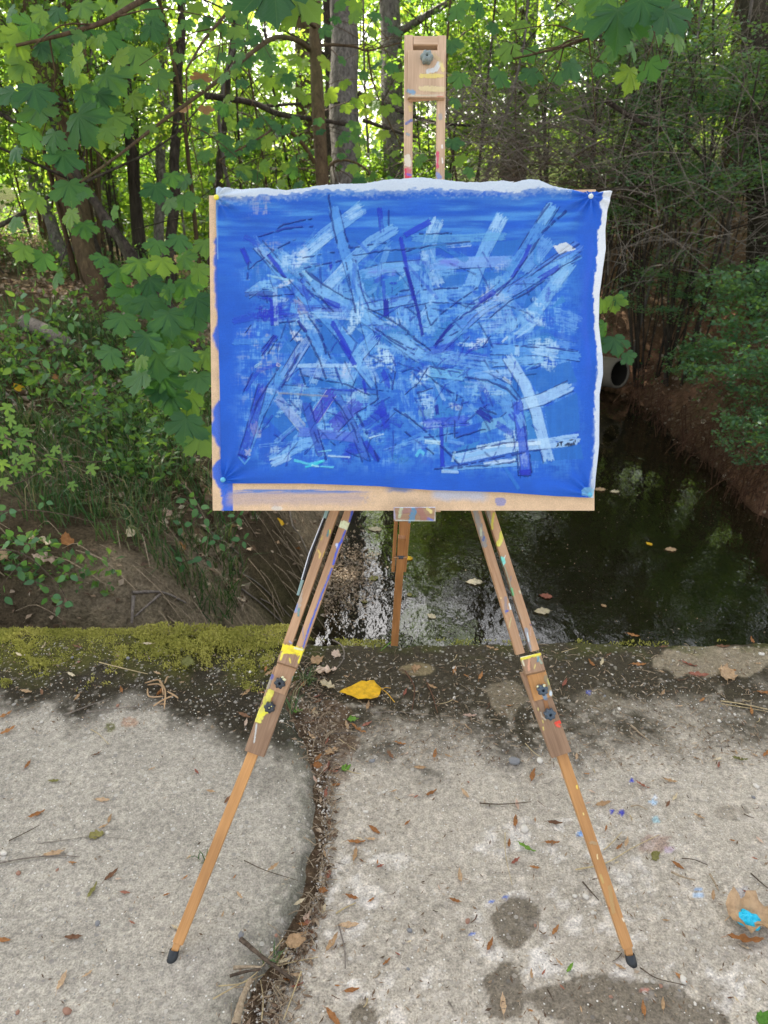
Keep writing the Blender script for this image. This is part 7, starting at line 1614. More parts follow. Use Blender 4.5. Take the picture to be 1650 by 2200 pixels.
for x, y, l, r, c_ in [(766, 1812, 34, 1.6, 'orange-brown'), (764, 1838, 34, .1, 'tan'), (806, 1786, 28, 2.3, 'orange-brown'), (875, 1770, 16, .8, 'orange-brown'), (927, 1706, 26, 1.0, 'orange-brown'), (934, 1622, 26, .2, 'orange-brown'), (903, 1651, 24, 1.6, 'tan'), (1143, 1668, 34, .4, 'orange-brown'), (1107, 1767, 30, .2, 'orange-brown'), (1192, 1770, 28, 1.7, 'dark brown'),
                        (1186, 1813, 28, 1.6, 'orange-brown'), (1094, 1814, 20, .2, 'orange-brown'), (1302, 1782, 16, .4, 'orange-brown'), (1295, 1729, 32, 1.3, 'tan'), (1346, 1812, 24, .5, 'tan'), (1330, 1822, 20, .9, 'orange-brown'), (1457, 1862, 24, 2.4, 'orange-brown'), (1193, 2001, 26, .7, 'orange-brown'), (1053, 2032, 30, .5, 'orange-brown'), (831, 2069, 20, .8, 'orange-brown'), (756, 2130, 30, 1.4, 'orange-brown'),
                        (714, 2028, 40, .5, 'tan'), (757, 1930, 28, 1.9, 'orange-brown'), (798, 1936, 18, .9, 'orange-brown'), (717, 2190, 44, 2.4, 'orange-brown'), (750, 1990, 38, 1.5, 'tan'), (1141, 2095, 20, .1, 'tan'), (1382, 2170, 30, .2, 'orange-brown'), (1080, 2160, 40, .1, 'tan'), (1424, 2160, 26, .3, 'tan'), (988, 1884, 30, 0, 'tan'), (1440, 1680, 24, 1.9, 'tan'), (1380, 1690, 26, 2.3, 'reddish'), (1589, 1633, 28, 1.8, 'olive'), (1645, 1622, 24, .8, 'orange-brown'),
                        (1033, 1455, 24, .4, 'orange-brown'), (1166, 1412, 20, 2.4, 'pale pinkish'), (1058, 1396, 24, 2.1, 'tan'), (1372, 1430, 26, 1.6, 'orange-brown'), (1480, 1430, 28, 2.2, 'reddish'), (1500, 1452, 36, 1.7, 'reddish'), (1360, 1367, 22, 2.0, 'orange-brown'), (1615, 1378, 22, .2, 'orange-brown'), (1552, 1391, 24, 1.6, 'dark brown'), (1424, 1490, 18, .6, 'tan'), (1640, 1490, 26, 1.7, 'orange-brown'), (1615, 1530, 22, .3, 'orange-brown'), (1213, 1470, 26, .5, 'reddish'),
                        (345, 1487, 22, .3, 'orange-brown'), (530, 1490, 24, .5, 'tan'), (526, 1540, 28, 2.1, 'dark brown'), (60, 1645, 22, .1, 'orange-brown'), (118, 1680, 22, 1.5, 'olive'), (222, 1721, 28, 1.6, 'tan'), (80, 1752, 30, 1.0, 'orange-brown'), (118, 1836, 38, 1.3, 'tan'), (10, 1540, 28, .8, 'orange-brown'), (18, 1572, 28, .7, 'orange-brown'), (58, 1488, 24, 1.8, 'tan'), (155, 1452, 22, 2.1, 'cream'), (42, 1409, 18, 2.1, 'cream'), (95, 1390, 20, 0, 'cream'), (168, 1392, 22, 1.9, 'dark brown'), (318, 1385, 18, 1.6, 'cream'),
                        (10, 2022, 28, 1.6, 'orange-brown'), (588, 1865, 26, .8, 'tan'), (240, 1882, 30, .6, 'dark brown'), (285, 1985, 14, 2.0, 'reddish'), (270, 1920, 20, 1.7, 'reddish'), (160, 2016, 34, 1.5, 'dark brown'), (378, 1996, 20, 2.0, 'cream'), (190, 2095, 22, .8, 'tan'), (345, 1490, 18, .4, 'orange-brown'), (870, 1490, 20, .3, 'reddish'), (930, 1478, 22, 2.2, 'tan'), (1010, 1540, 24, 1.6, 'pale pinkish'), (770, 1570, 34, 2.3, 'orange-brown'), (745, 1562, 24, 2.9, 'tan'), (788, 1558, 22, 1.0, 'reddish'), (860, 1600, 22, 1.9, 'orange-brown')]:
    fallen(x, y, l, r, c_)
# curled brown seed-pod cluster on the moss edge
t = root('seed_pod', 'curled cluster of thin brown pods below the moss on the left', 'seed pod', S(348, 1482)); s = Soup()
for pts in ([(312, 1474), (345, 1468), (352, 1500)], [(318, 1485), (322, 1503), (352, 1503)], [(342, 1468), (356, 1490), (354, 1530)], [(360, 1492), (375, 1500), (384, 1507)], [(330, 1524), (352, 1510), (376, 1500)], [(355, 1475), (360, 1462), (364, 1460)], [(318, 1478), (340, 1476), (350, 1482)]):
    c_ = curve([S(x, y, .012) for x, y in pts], 9); s.add(*tube(c_, np.array([.001] + [.0026] * (len(c_) - 2) + [.001]), 5))
s.mk('pods', DM['tan'], t)
# small leaves sown at random
cols = ['orange-brown', 'tan', 'tan', 'orange-brown', 'dark brown', 'reddish', 'pale pinkish', 'cream']
k = 0
while k < 78:
    px, py = 640 + 1000 * RNG.random(), 1385 + 800 * RNG.random() ** 1.25
    if px < 700 + (0 if py < 1900 else -60): continue
    fallen(px, py, 11 + 15 * RNG.random() ** 2, RNG.random() * 6.28, cols[RNG.integers(0, 8)]); k += 1
for k in range(26):
    fallen(20 + 560 * RNG.random(), 1440 + 720 * RNG.random() ** 1.6, 10 + 12 * RNG.random(), RNG.random() * 6.28, cols[RNG.integers(0, 8)])
for k in range(34):
    py = 1440 + 750 * RNG.random(); x0 = np.interp(py, [1440, 1500, 1640, 1740, 1850, 1950, 2050, 2200], [665, 668, 697, 703, 695, 674, 632, 580])
    fallen(x0 + RNG.normal() * 14, py, 14 + 14 * RNG.random(), RNG.random() * 6.28, cols[RNG.integers(0, 8)], 'l' if RNG.random() < .7 else 'b', lift=.006, tilt=.6)
# leaf with a dollop of cyan paint
t = root('paint_daubed_leaf', 'curled tan leaf holding a dollop of bright cyan paint at the right edge', 'leaf', S(1612, 2000))
c_ = S(1618, 1988, .010); size = .115
me = dead_leaf_mesh('leaf_blade', [(0, 0), (.30, .05), (.46, .25), (.38, .40), (.46, .58), (.28, .74), (.14, .92), (0, 1.0)], DM['tan'], 3, .5, .5, .12, .1)
bl_ = obj('leaf_blade', me, t); bl_.matrix_local = Matrix.Translation(Vector([float(q) for q in (c_ - np.array(t.location) + np.array([-.055, .004, .004]))])) @ Matrix.Rotation(-math.pi / 2 + .12, 4, 'Z') @ Matrix.Scale(size, 4)
n = 34; uu_ = np.linspace(0, 1, n); th2 = np.linspace(0, 2 * math.pi, 40, endpoint=False); pc = S(1602, 1984, .016)
TH, RR = np.meshgrid(th2, uu_); rad = .023 * (1 + .28 * (fbm(np.cos(TH) * 2 + 5, np.sin(TH) * 2 + 5, 3, 2) - .5) * 2)
X_ = RR * rad * np.cos(TH) * 1.15; Y_ = RR * rad * np.sin(TH) * .95; H_ = .013 * np.sqrt(np.clip(1 - RR ** 2.2, 0, 1)) * (1 + .9 * (fbm(X_ * 160 + 9, Y_ * 160 + 4, 6, 3) - .5))
V = np.stack([pc[0] + X_, pc[1] + Y_ - .15 * X_, pc[2] + H_ - .004], -1).reshape(-1, 3); a = np.arange(39)
F = np.vstack([grid_faces(n, 40), np.stack([np.arange(n - 1) * 40 + 39, np.arange(n - 1) * 40, np.arange(1, n) * 40, np.arange(1, n) * 40 + 39], 1)])
mk('paint_dollop', V, F, M['cyanpaint'], t)
# twigs and straws
def stick(pts, r, mat, label, cat='twig', up=.004, n=12, grp=None):
    c_ = curve([S(x, y, up + r) for x, y in pts], n); V, F = tube(c_, np.linspace(r, r * .55, len(c_)), 6, jitter=.25)
    return tag(mk('twig', V, F, M[mat]), label, cat, grp)
stick([(714, 1381), (733, 1392), (740, 1410), (735, 1428), (718, 1448)], .0028, 'greystick', 'curved pale grey twig above the yellow leaf', up=.010)
stick([(214, 1426), (270, 1440), (318, 1451)], .0019, 'straw', 'straight pale straw lying across the moss')
stick([(138, 1540), (190, 1520), (236, 1504)], .0022, 'greystick', 'grey twig slanting below the moss'); stick([(186, 1533), (240, 1527), (300, 1521)], .0022, 'greystick', 'grey-pink twig lying level below the moss')
stick([(196, 1570), (215, 1582), (234, 1602)], .0013, 'straw', 'short bent straw on the left slab'); stick([(0, 1858), (60, 1847), (130, 1842), (172, 1845)], .0021, 'greystick', 'long thin twig at the left edge of the left slab')
stick([(20, 1810), (60, 1790), (86, 1776)], .0014, 'twig', 'thin dark twig above the long one on the left slab'); stick([(85, 1815), (140, 1808), (200, 1800), (280, 1806)], .0009, 'greystick', 'hair-thin stem running past the curled leaf')
stick([(525, 1852), (570, 1873), (640, 1895)], .0013, 'twig', 'thin arched twig right of the left leg'); stick([(1030, 1729), (1080, 1731), (1141, 1726)], .0017, 'twig', 'dark straight twig between the legs')
stick([(1085, 1792), (1086, 1840), (1100, 1905)], .0012, 'straw', 'upright straw left of the green leaf'); stick([(1236, 1872), (1300, 1858), (1360, 1824), (1415, 1797)], .0018, 'straw', 'long pale straw passing behind the right leg')
stick([(1296, 1830), (1318, 1810), (1336, 1790)], .0016, 'straw', 'short straw right of the right leg'); stick([(1441, 1877), (1465, 1888), (1492, 1895)], .0028, 'paletwig', 'stout tan twig right of the right leg'); stick([(1524, 1882), (1534, 1900), (1543, 1918)], .0028, 'paletwig', 'short tan stick upright on the right slab')
stick([(1251, 1898), (1268, 1918), (1286, 1938)], .0020, 'twig', 'olive twig beside the right leg'); stick([(1374, 2082), (1410, 2105), (1470, 2120)], .0014, 'twig', 'thin dark twig trailing from the right foot')
stick([(1464, 1847), (1490, 1850), (1520, 1862)], .0014, 'twig', 'bent dark twig on the right slab'); stick([(1612, 1880), (1640, 1905), (1660, 1920)], .0018, 'twig', 'dark twig at the right edge'); stick([(1548, 1509), (1600, 1517), (1660, 1530)], .0022, 'straw', 'long pale straw at the right edge of the far zone'); stick([(1549, 1515), (1600, 1523), (1650, 1532)], .0014, 'straw', 'second straw just below the long one')
stick([(1128, 1600), (1145, 1618), (1162, 1630)], .0014, 'straw', 'pale straw beside the right leg plate'); stick([(1355, 1562), (1375, 1580), (1395, 1596)], .0030, 'paletwig', 'pair of tan twig ends in the lichen'); stick([(1355, 1736), (1370, 1734), (1390, 1743)], .0022, 'paletwig', 'cream arched bit of bark on the right slab')
stick([(917, 1470), (930, 1500), (940, 1535)], .0026, 'root', 'reddish twig standing in the lichen'); stick([(870, 1445), (890, 1480), (885, 1530)], .0028, 'root', 'second reddish twig in the lichen'); stick([(800, 1535), (850, 1532), (930, 1540)], .0014, 'greystick', 'long pale twig crossing below the yellow leaf')
stick([(700, 1580), (760, 1575), (830, 1558)], .0013, 'greystick', 'thin twig below the green leaf'); stick([(728, 1590), (745, 1602), (765, 1615)], .0013, 'straw', 'yellow straw beside the joint'); stick([(727, 1990), (740, 2040), (742, 2085)], .0020, 'greystick', 'upright grey twig near the front of the joint'); stick([(722, 1966), (740, 1955), (765, 1943)], .0020, 'straw', 'pale folded straw near the front of the joint')
stick([(518, 2028), (570, 2070), (634, 2118)], .0056, 'twig', 'stout brown twig lying across the front of the joint', up=.010); stick([(502, 2085), (530, 2083), (562, 2083)], .0042, 'paletwig', 'broken pale stick end left of the joint'); stick([(494, 2102), (530, 2092), (560, 2088)], .0036, 'twig', 'brown stick end left of the joint')
stick([(458, 2150), (500, 2126), (550, 2095), (608, 2020)], .0016, 'straw', 'long straw reaching left from the joint'); stick([(470, 2122), (520, 2116), (570, 2096)], .0014, 'straw', 'second straw reaching left from the joint'); stick([(648, 2096), (632, 2140), (610, 2200)], .0018, 'straw', 'long pale straw at the front of the joint', up=.012); stick([(590, 2080), (640, 2068), (684, 2060)], .0014, 'straw', 'straw pointing right from the joint'); stick([(595, 2078), (615, 2050), (618, 2028)], .0014, 'straw', 'short straw standing up in the joint')
stick([(508, 2215), (520, 2165), (540, 2115)], .0085, 'paletwig', 'split piece of pale weathered wood at the bottom edge', up=.010, n=16)
stick([(562, 2200), (566, 2150), (560, 2110)], .0018, 'straw', 'dry stem lying along the joint at the bottom'); stick([(1205, 1412), (1225, 1406), (1240, 1402)], .0012, 'straw', 'thin straw sticking out beside the right clamp', up=.02)
GT = 'small twigs scattered on the concrete'
for k in range(46):
    px, py = 655 + 985 * RNG.random(), 1395 + 780 * RNG.random() ** 1.5; an = RNG.random() * 3.14; l = 12 + 26 * RNG.random() ** 1.6
    mt = ['greystick', 'twig', 'straw', 'paletwig', 'root'][RNG.integers(0, 5)]
    nm_ = {'greystick': 'grey', 'twig': 'dark brown', 'straw': 'straw-coloured', 'paletwig': 'pale', 'root': 'reddish'}[mt]
    o_ = stick([(px, py), (px + l * .5 * math.cos(an) + 2, py + l * .35 * math.sin(an) + 2), (px + l * math.cos(an), py + l * .7 * math.sin(an))], .0008 + .0012 * RNG.random(), mt, 'twig', up=.002, n=6, grp=GT); PENDING.append((o_, 'little ' + nm_ + ' twig', px, py))
# pebbles
def pebble_mesh(seed, mat):
    r = np.random.default_rng(seed); nu_, nv_ = 7, 9; V = [[0, 0, .55]]
    for i in range(1, nu_ - 1):
        ph = math.pi * i / (nu_ - 1)
        for j in range(nv_): a = 2 * math.pi * j / nv_; k_ = 1 + .35 * (r.random() - .5); V.append([k_ * math.sin(ph) * math.cos(a), k_ * .75 * math.sin(ph) * math.sin(a), k_ * .55 * math.cos(ph)])
    V.append([0, 0, -.55]); V = np.array(V); F3, F4 = [], []
    for j in range(nv_): F3.append([0, 1 + j, 1 + (j + 1) % nv_]); F3.append([len(V) - 1, len(V) - 1 - nv_ + (j + 1) % nv_, len(V) - 1 - nv_ + j])
    for i in range(nu_ - 3):
        for j in range(nv_): F4.append([1 + i * nv_ + j, 1 + (i + 1) * nv_ + j, 1 + (i + 1) * nv_ + (j + 1) % nv_, 1 + i * nv_ + (j + 1) % nv_])
    return mesh_data('pebble', V, [np.array(F3), np.array(F4)], mat, True)
PB_ = {'white': [pebble_mesh(s, M['pebble_white']) for s in range(3)], 'grey': [pebble_mesh(s + 3, M['pebble_grey']) for s in range(3)], 'red-brown': [pebble_mesh(s + 6, M['pebble_red']) for s in range(2)]}
def pebble(px, py, w, c_, label=None):
    q = S(px, py); d = proj(q[None])[2][0]; o_ = bpy.data.objects.new('pebble', random.choice(PB_[c_])); r = w / FPX * d / 2
    o_.location = (q[0], q[1], q[2] + r * .30); o_.scale = (r, r, r); o_.rotation_euler = (0, 0, RNG.random() * 6.28); COL.objects.link(o_)
    tag(o_, label, 'pebble', None if label else 'pebbles scattered on the concrete')
    if not label: PENDING.append((o_, c_ + ' pebble', px, py))
for x, y, w, c_ in [(1160, 1636, 18, 'white'), (1104, 1638, 26, 'grey'), (1624, 1690, 15, 'white'), (1259, 1928, 15, 'white'), (1235, 1926, 11, 'white'), (1275, 1962, 13, 'white'), (1127, 1783, 22, 'white'), (1352, 1883, 12, 'white'), (1372, 1422, 10, 'white'), (1635, 1407, 14, 'white'), (8, 1835, 16, 'white'), (40, 1877, 14, 'red-brown'), (144, 2174, 22, 'red-brown'), (38, 2176, 12, 'red-brown'), (1394, 1917, 9, 'white'), (1467, 2107, 20, 'white'), (1330, 1524, 10, 'white'), (1545, 1550, 10, 'white'), (800, 1636, 14, 'grey'), (1005, 1980, 14, 'red-brown'), (880, 2000, 13, 'grey'), (640, 1420, 12, 'white'), (210, 1985, 14, 'grey'), (518, 2010, 16, 'grey'), (1420, 2120, 10, 'red-brown'), (976, 1500, 9, 'white')]: pebble(x, y, w, c_)
for k in range(34): pebble(20 + 1600 * RNG.random(), 1400 + 780 * RNG.random() ** 1.3, 6 + 5 * RNG.random(), ['white', 'white', 'grey', 'red-brown'][RNG.integers(0, 4)])

settle()
# fine chaff over the deck: countless
def strewn(name, n, fn, size, mat, seed, asp=.3, flat=.25):
    r = np.random.default_rng(seed); px, py = fn(r, n); V0 = []
    q = np.array([G(a, b, 0.0) for a, b in zip(px, py)]); z = slab_z(q[:, 0], q[:, 1]); inj = np.abs(q[:, 0] - joint(q[:, 1])) < .03
    q[:, 2] = z + .003 + .004 * r.random(n) - np.where(inj, .035 * r.random(n), 0)
    nz = r.normal(size=(n, 3)) * flat + np.array([0, 0, 1.0]); nz /= np.linalg.norm(nz, axis=1, keepdims=True)
    t_ = np.cross(nz, r.normal(size=(n, 3))); t_ /= np.linalg.norm(t_, axis=1, keepdims=True); b = np.cross(nz, t_)
    s = size * (.35 + r.random((n, 1)) ** 2 * 1.3); w = asp * (.4 + r.random((n, 1)))
    V = np.stack([q - t_ * s, q + b * s * w, q + t_ * s + nz * s * .3, q - b * s * w], 1).reshape(-1, 3)
    return tag(obj(name, mesh_data(name, V, np.arange(4 * n).reshape(n, 4), mat, False, {'rnd': np.repeat(r.random(n), 4)})), kind='stuff')
strewn('fine_litter', 3200, lambda r, n: (650 + 1010 * r.random(n), 1380 + 250 * r.random(n) ** .8), .0055, M['litter'], 201)
strewn('fine_litter', 1300, lambda r, n: (600 + 1060 * r.random(n), 1600 + 610 * r.random(n)), .0048, M['litter'], 202)
strewn('fine_litter', 1300, lambda r, n: (610 * r.random(n), 1390 + 190 * r.random(n)), .0048, M['litter'], 203)
strewn('fine_litter', 350, lambda r, n: (560 * r.random(n), 1600 + 600 * r.random(n)), .0036, M['litter'], 204)
def jfn(r, n):
    py = 1410 + 800 * r.random(n); x0 = np.interp(py, [1400, 1500, 1570, 1640, 1740, 1850, 1950, 2050, 2200], [655, 660, 684, 697, 703, 695, 674, 622, 566]); w = np.interp(py, [1400, 1500, 1600, 1700, 1950, 2060, 2200], [16, 30, 22, 8, 8, 24, 34]); return x0 + r.normal(size=n) * w, py
strewn('joint_litter', 2500, jfn, .0075, M['litter'], 205, .35, .9)
rs = Soup(); rg = np.random.default_rng(5)
for k in range(260):
    px_, py_ = jfn(rg, 1); q = S(px_[0], py_[0], .004 + .006 * rg.random()); an = rg.random() * 6.28; ln = .012 + .035 * rg.random()
    e = q + np.array([math.cos(an) * ln, math.sin(an) * ln, .006 * rg.random()]); rs.add(*tube(np.array([q, (q + e) / 2 + np.array([0, 0, .004]), e]), .0007 + .0008 * rg.random(), 3))
for k in range(420):
    px_ = 660 + 980 * rg.random(); py_ = 1385 + 240 * rg.random(); q = S(px_, py_, .003); an = rg.random() * 6.28; ln = .008 + .03 * rg.random()
    e = q + np.array([math.cos(an) * ln, math.sin(an) * ln, .003 * rg.random()]); rs.add(*tube(np.array([q, (q + e) / 2 + np.array([0, 0, .003]), e]), .0006 + .0008 * rg.random(), 3))
tag(rs.mk('fine_stems', M['paletwig']), kind='stuff')
# grit: tiny pale crumbs with real height
def grit(n, fn, seed, mat, smin, smax):
    r = np.random.default_rng(seed); px, py = fn(r, n); q = np.array([G(a, b, 0.0) for a, b in zip(px, py)]); q[:, 2] = slab_z(q[:, 0], q[:, 1]) + .001
    s = smin + (smax - smin) * r.random(n) ** 3; O = np.array([[1, 0, 0], [0, 1, 0], [-1, 0, 0], [0, -1, 0], [0, 0, .9]]); J = 1 + .5 * (r.random((n, 5, 1)) - .5)
    an = r.random(n) * 6.28; R = np.zeros((n, 3, 3)); R[:, 0, 0] = np.cos(an); R[:, 0, 1] = -np.sin(an); R[:, 1, 0] = np.sin(an); R[:, 1, 1] = np.cos(an); R[:, 2, 2] = 1
    V = q[:, None, :] + s[:, None, None] * np.einsum('nij,nkj->nki', R, O[None] * J); b = np.arange(n)[:, None] * 5
    F = np.vstack([b + np.array([i, (i + 1) % 4, 4]) for i in range(4)])
    return tag(obj('grit', mesh_data('grit', V.reshape(-1, 3), F, mat, False)), kind='stuff')
grit(2000, lambda r, n: (660 + 990 * r.random(n), 1385 + 240 * r.random(n)), 301, M['pebble_white'], .0007, .0034)
grit(900, lambda r, n: (640 + 1010 * r.random(n), 1600 + 600 * r.random(n)), 302, M['pebble_white'], .0006, .0022)
grit(800, lambda r, n: (620 * r.random(n), 1400 + 160 * r.random(n)), 303, M['pebble_white'], .0006, .0026)
grit(500, lambda r, n: (600 * r.random(n), 1560 + 640 * r.random(n)), 304, M['pebble_grey'], .0006, .0024)
grit(1500, jfn, 305, M['pebble_white'], .0008, .0045)
# moss: thousands of short curled leaflets over a lumpy cushion
def moss(n, fn, seed, h, zt):
    r = np.random.default_rng(seed); x, y, k = fn(r, n); n = len(x)
    lump = zt * (.1 + 1.5 * ss(.3, .7, fbm(x * 5, y * 5, seed, 3))) * k
    p = np.stack([x, y, slab_z(x, y) - .006 + lump * r.random(n) ** .3], 1)
    hh = h * (.5 + r.random((n, 1))); an = r.random(n) * 6.283; s = np.stack([np.cos(an), np.sin(an), 0 * an], 1) * .0016
    d = r.normal(size=(n, 3)) * np.array([.55, .55, .2]); m = p + np.array([0, 0, 1.0]) * hh * .6 + d * hh * .4; tp = p + np.array([0, 0, .8]) * hh + d * hh
    V = np.stack([p - s, p + s, m + s * 1.1, m - s * 1.1, tp], 1).reshape(-1, 3); b = np.arange(n) * 5
    tone = np.clip(.24 + .75 * fbm(x * 9, y * 9, seed + 4, 4) + .45 * (fbm(x * 2.5, y * 2.5, seed + 9, 2) - .5) + .25 * (r.random(n) - .5), 0, 1)
    return tag(obj('moss', mesh_data('moss', V, [np.stack([b, b + 1, b + 2, b + 3], 1), np.stack([b + 3, b + 2, b + 4], 1)], M['moss'], False, {'rnd': np.repeat(tone, 5)})), kind='stuff')
def mfn(r, n):
    px = -60 + 730 * r.random(n * 2); py = 1358 + 130 * r.random(n * 2); g = np.array([0.0, 0, 0]); k_ = -SP + (1100.0 - py) / FPX * CP; d = (-CAM_H) / k_
    x = d * (px - 825) / FPX; y = d * (CP + (1100 - py) / FPX * SP)
    w = ss(1462, 1405, py + 85 * (fbm(px / 60, py / 30, 8, 3) - .5) * 2 - 18 * (px > 380) * ss(360, 470, px)) * (.05 + .95 * ss(.44, .58, fbm(px / 26, py / 13, 18, 4) + .20 * ss(1420, 1370, py))); ok = (r.random(n * 2) < w) & (x < joint(y) - .01) & (y < 2.12)
    return x[ok][:n], y[ok][:n], np.clip(w[ok][:n], .2, 1)
moss(36000, mfn, 401, .0068, .022)
def mfn2(r, n):
    px = 650 + 1000 * r.random(n * 3); py = 1362 + 60 * r.random(n * 3); k_ = -SP + (1100.0 - py) / FPX * CP; d = (-CAM_H - .028) / k_
    x = d * (px - 825) / FPX; y = d * (CP + (1100 - py) / FPX * SP)
    w = ss(1402, 1372, py + 30 * (fbm(px / 40, py / 20, 9, 3) - .5) * 2) * ss(.46, .60, fbm(px / 50, py / 18, 19, 3)) * np.interp(px, [650, 1000, 1400, 1500], [1, .9, .5, .05]); ok = (r.random(n * 3) < w) & (y < 2.12) & (x > joint(y) + .02)
    return x[ok][:n], y[ok][:n], np.full(ok[:].sum(), 1.0)[:n] * .5
moss(7000, mfn2, 402, .008, .010)
# dirt crumbs along the far lip
# grass tufts
def tuft(px, py, n, h, label):
    q = S(px, py); t = root('grass_tuft', label, 'grass tuft', q); s = Soup()
    for k in range(n):
        an = RNG.random() * 6.28; a = q + np.array([.008 * RNG.normal(), .008 * RNG.normal(), 0]); d = np.array([math.cos(an), math.sin(an), 0]); hh = h * (.5 + RNG.random())
        p_ = [a, a + d * hh * .3 + np.array([0, 0, hh * .6]), a + d * hh * .9 + np.array([0, 0, hh * .75])]; w = np.array([-d[1], d[0], 0]) * .0014
        V = np.array([p_[0] - w, p_[0] + w, p_[1] - w, p_[1] + w, p_[2]]); s.add(V, [np.array([[0, 1, 3, 2]]), np.array([[2, 3, 4]])])
    s.mk('blades', M['grass'], t, False)
tuft(440, 1848, 12, .030, 'tiny green grass tuft beside the left leg'); tuft(628, 1528, 14, .075, 'green grass blades growing behind the left leg plate'); tuft(585, 2062, 14, .022, 'small green tuft at the front end of the joint'); tuft(660, 1470, 26, .05, 'dry grass tuft between the left leg and the pale leaves')
V, F = tube(curve([S(846, 1386, .02), S(832, 1392, .012), S(818, 1400, .004)], 7), [.0028, .0026, .0022, .0018, .0012, .0010, .0010][:len(curve([S(846, 1386), S(832, 1392), S(818, 1400)], 7))], 5); tag(mk('fallen_leaf', V, F, DM['green']), 'narrow green leaf at the foot of the rear leg', 'leaf')

# ---- on the water
def floating(px, py, w, rot, col, kind='b', label=None):
    q = G(px, py, WATER_Z + .004); d = proj(q[None])[2][0]; size = w / FPX * d * 1.1; me = dl(col, kind, 2)
    o_ = bpy.data.objects.new('floating_leaf', me); o_.location = tuple(float(v) for v in q); o_.rotation_euler = (0, 0, rot); o_.scale = (size, size, size * .35); COL.objects.link(o_)
    tag(o_, label, 'floating leaf')
for x, y, w, r, c_, lb in [(819, 1138, 26, 1.4, 'cream', 'tan leaf floating just left of the rear leg top'), (882, 1203, 18, .4, 'yellow', 'yellow leaf floating right of the rear leg joint'), (812, 1240, 22, 2.0, 'olive', 'pale green leaf floating left of the rear leg'), (934, 1328, 20, .7, 'cream', 'round cream leaf floating nearest the deck edge'), (1034, 1251, 30, 1.5, 'cream', 'pale leaf floating left of the right leg'), (1180, 1313, 30, 1.6, 'cream', 'curled cream leaf floating right of the right leg'), (1185, 1283, 24, 1.2, 'reddish', 'reddish leaf floating right of the right leg'),
                           (881, 1281, 14, .2, 'olive', 'small green leaf floating right of the rear leg'), (789, 1294, 14, 1.1, 'olive', 'small olive leaf floating left of the rear leg foot'), (1300, 1052, 22, 1.5, 'tan', 'tan leaf floating beside the lower right corner of the board'), (1330, 1056, 18, 1.6, 'cream', 'second leaf floating beside the board corner'), (1452, 1181, 22, 1.5, 'tan', 'tan leaf floating in the middle of the bright reflections'), (1400, 1171, 14, .5, 'yellow', 'small yellow leaf floating among the reflections'), (1302, 1304, 12, .6, 'tan', 'small tan leaf floating near the deck on the right')]:
    floating(x, y, w, r, c_, 'b', lb)
r = np.random.default_rng(9); n = 5200
x = -.6 + 3.9 * r.random(n); y = 2.1 + 6.2 * r.random(n); ok = (x > xl(y)) & (x < xr(y)) & (r.random(n) < ss(.25, .65, fbm(x * 1.6, y * 1.0, 7, 3))); x, y = x[ok], y[ok]; n = len(x); s = .0018 + .006 * r.random(n) ** 4; an = r.random(n) * 6.28
V = np.stack([np.stack([x + s * np.cos(an + q) * (1 if q_ % 2 else .5), y + s * np.sin(an + q) * (1 if q_ % 2 else .5), np.full(n, WATER_Z + .003)], 1) for q_, q in enumerate((0, 1.57, 3.14, 4.71))], 1).reshape(-1, 3)
tag(obj('floating_specks', mesh_data('floating_specks', V, np.arange(4 * n).reshape(n, 4), M['litter'], False, {'rnd': np.repeat(.45 + .55 * r.random(n), 4)})), kind='stuff')
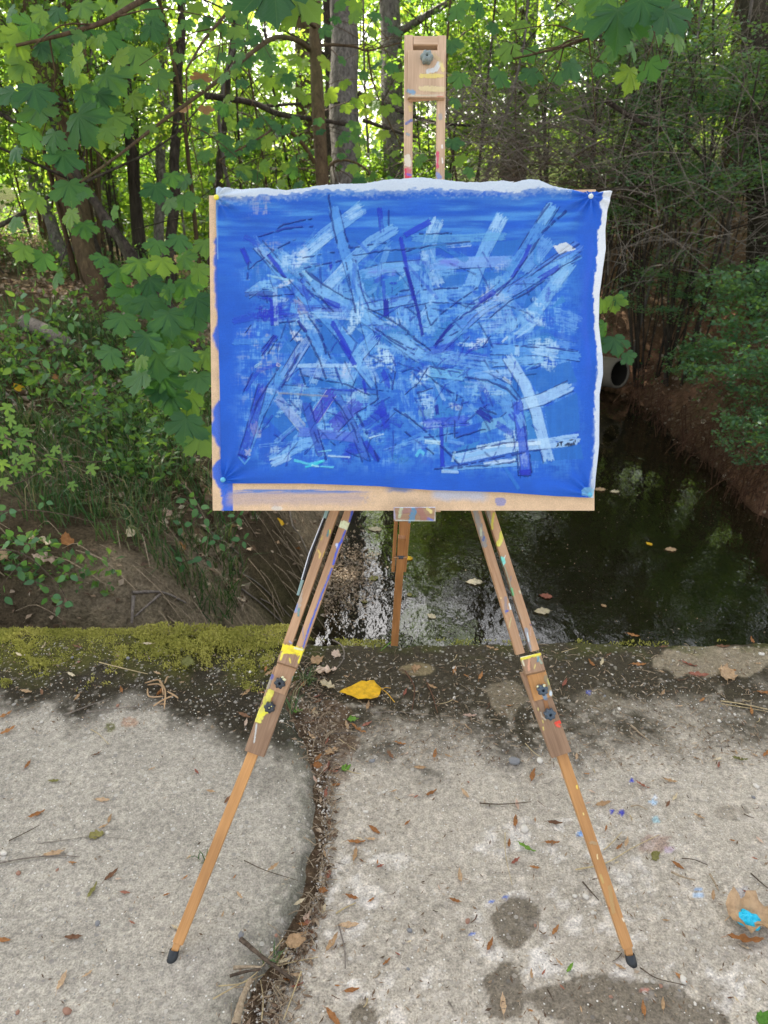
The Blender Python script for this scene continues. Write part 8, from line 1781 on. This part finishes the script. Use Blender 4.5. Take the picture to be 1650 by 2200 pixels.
# drift of husks and gravel against the bank, sunlit brightness put into its colour
n = 2600; px = 742 + 34 * r.normal(size=n); py = 1238 + 42 * r.normal(size=n); px += (py - 1238) * -.15; px = np.maximum(px, 690 + 20 * r.random(n))
q = np.array([G(a, b, WATER_Z + .006) for a, b in zip(px, py)]); q[:, 2] += .02 * r.random(n) * ss(780, 720, px); s = .004 + .009 * r.random((n, 1)) ** 2
nz = r.normal(size=(n, 3)) * .7 + np.array([0, -.2, 1.0]); nz /= np.linalg.norm(nz, axis=1, keepdims=True); t_ = np.cross(nz, r.normal(size=(n, 3))); t_ /= np.linalg.norm(t_, axis=1, keepdims=True); b = np.cross(nz, t_)
V = np.stack([q - t_ * s, q + b * s * .6 + nz * s * .4, q + t_ * s, q - b * s * .6], 1).reshape(-1, 3)
tag(obj('husk_drift', mesh_data('husk_drift', V, np.arange(4 * n).reshape(n, 4), M['litter'], False, {'rnd': np.repeat(.6 + .4 * r.random(n), 4)})), kind='stuff')
# bigger dead leaves on the banks
def bankleaf(px, py, w, rot, col, label, kind='b'):
    q = onland(px, py, .01); d = proj(q[None])[2][0]; size = w / FPX * d * 1.1; me = dl(col, kind, 1)
    o_ = bpy.data.objects.new('fallen_leaf', me); o_.location = (float(q[0]), float(q[1]), float(q[2]) + .012); o_.rotation_euler = (.5, .2 * RNG.normal(), rot); o_.scale = (size,) * 3; COL.objects.link(o_); tag(o_, label, 'fallen leaf')
for x, y, w, r_, c_, lb in [(110, 1178, 46, 1.8, 'cream', 'large cream leaf lying on the bare left bank'), (145, 1180, 34, .6, 'orange-brown', 'rust-brown leaf beside the large cream leaf'), (15, 1208, 40, 1.2, 'tan', 'tan leaf at the left edge beside the brambles'), (118, 1212, 40, 1.9, 'pale pinkish', 'pinkish leaf below the large cream leaf'), (285, 1160, 26, .5, 'cream', 'folded pale leaf on the bank in the middle left'), (398, 1186, 30, 1.6, 'orange-brown', 'orange leaf on the bank below the board corner'), (455, 1072, 30, .7, 'tan', 'tan leaf under the lower left corner of the board'), (365, 1115, 22, .7, 'pale pinkish', 'small pink leaf on the bank near the grass'), (610, 1130, 28, 1.7, 'yellow', 'yellow leaf on the bank left of the black stay'), (645, 1185, 22, 2.2, 'orange-brown', 'orange leaf on the bank beside the black stay'),
                            (50, 846, 26, 1.0, 'yellow', 'yellow leaf in the grass at the left edge'), (128, 826, 24, .6, 'orange-brown', 'orange leaf in the grass left of the crooked stick'), (240, 800, 20, 1.0, 'cream', 'pale leaf above the crooked stick'), (600, 1172, 22, 1.6, 'tan', 'tan leaf on the bank under the board'), (1375, 780, 26, .2, 'yellow', 'yellow leaf on the right bank beside the pipe'), (1462, 755, 20, .5, 'cream', 'white leaf on the right bank slope'), (1420, 660, 26, 1.2, 'tan', 'tan leaf high on the right bank'), (1310, 1050, 2, 1.2, 'tan', None)]:
    if lb: bankleaf(x, y, w, r_, c_, lb)
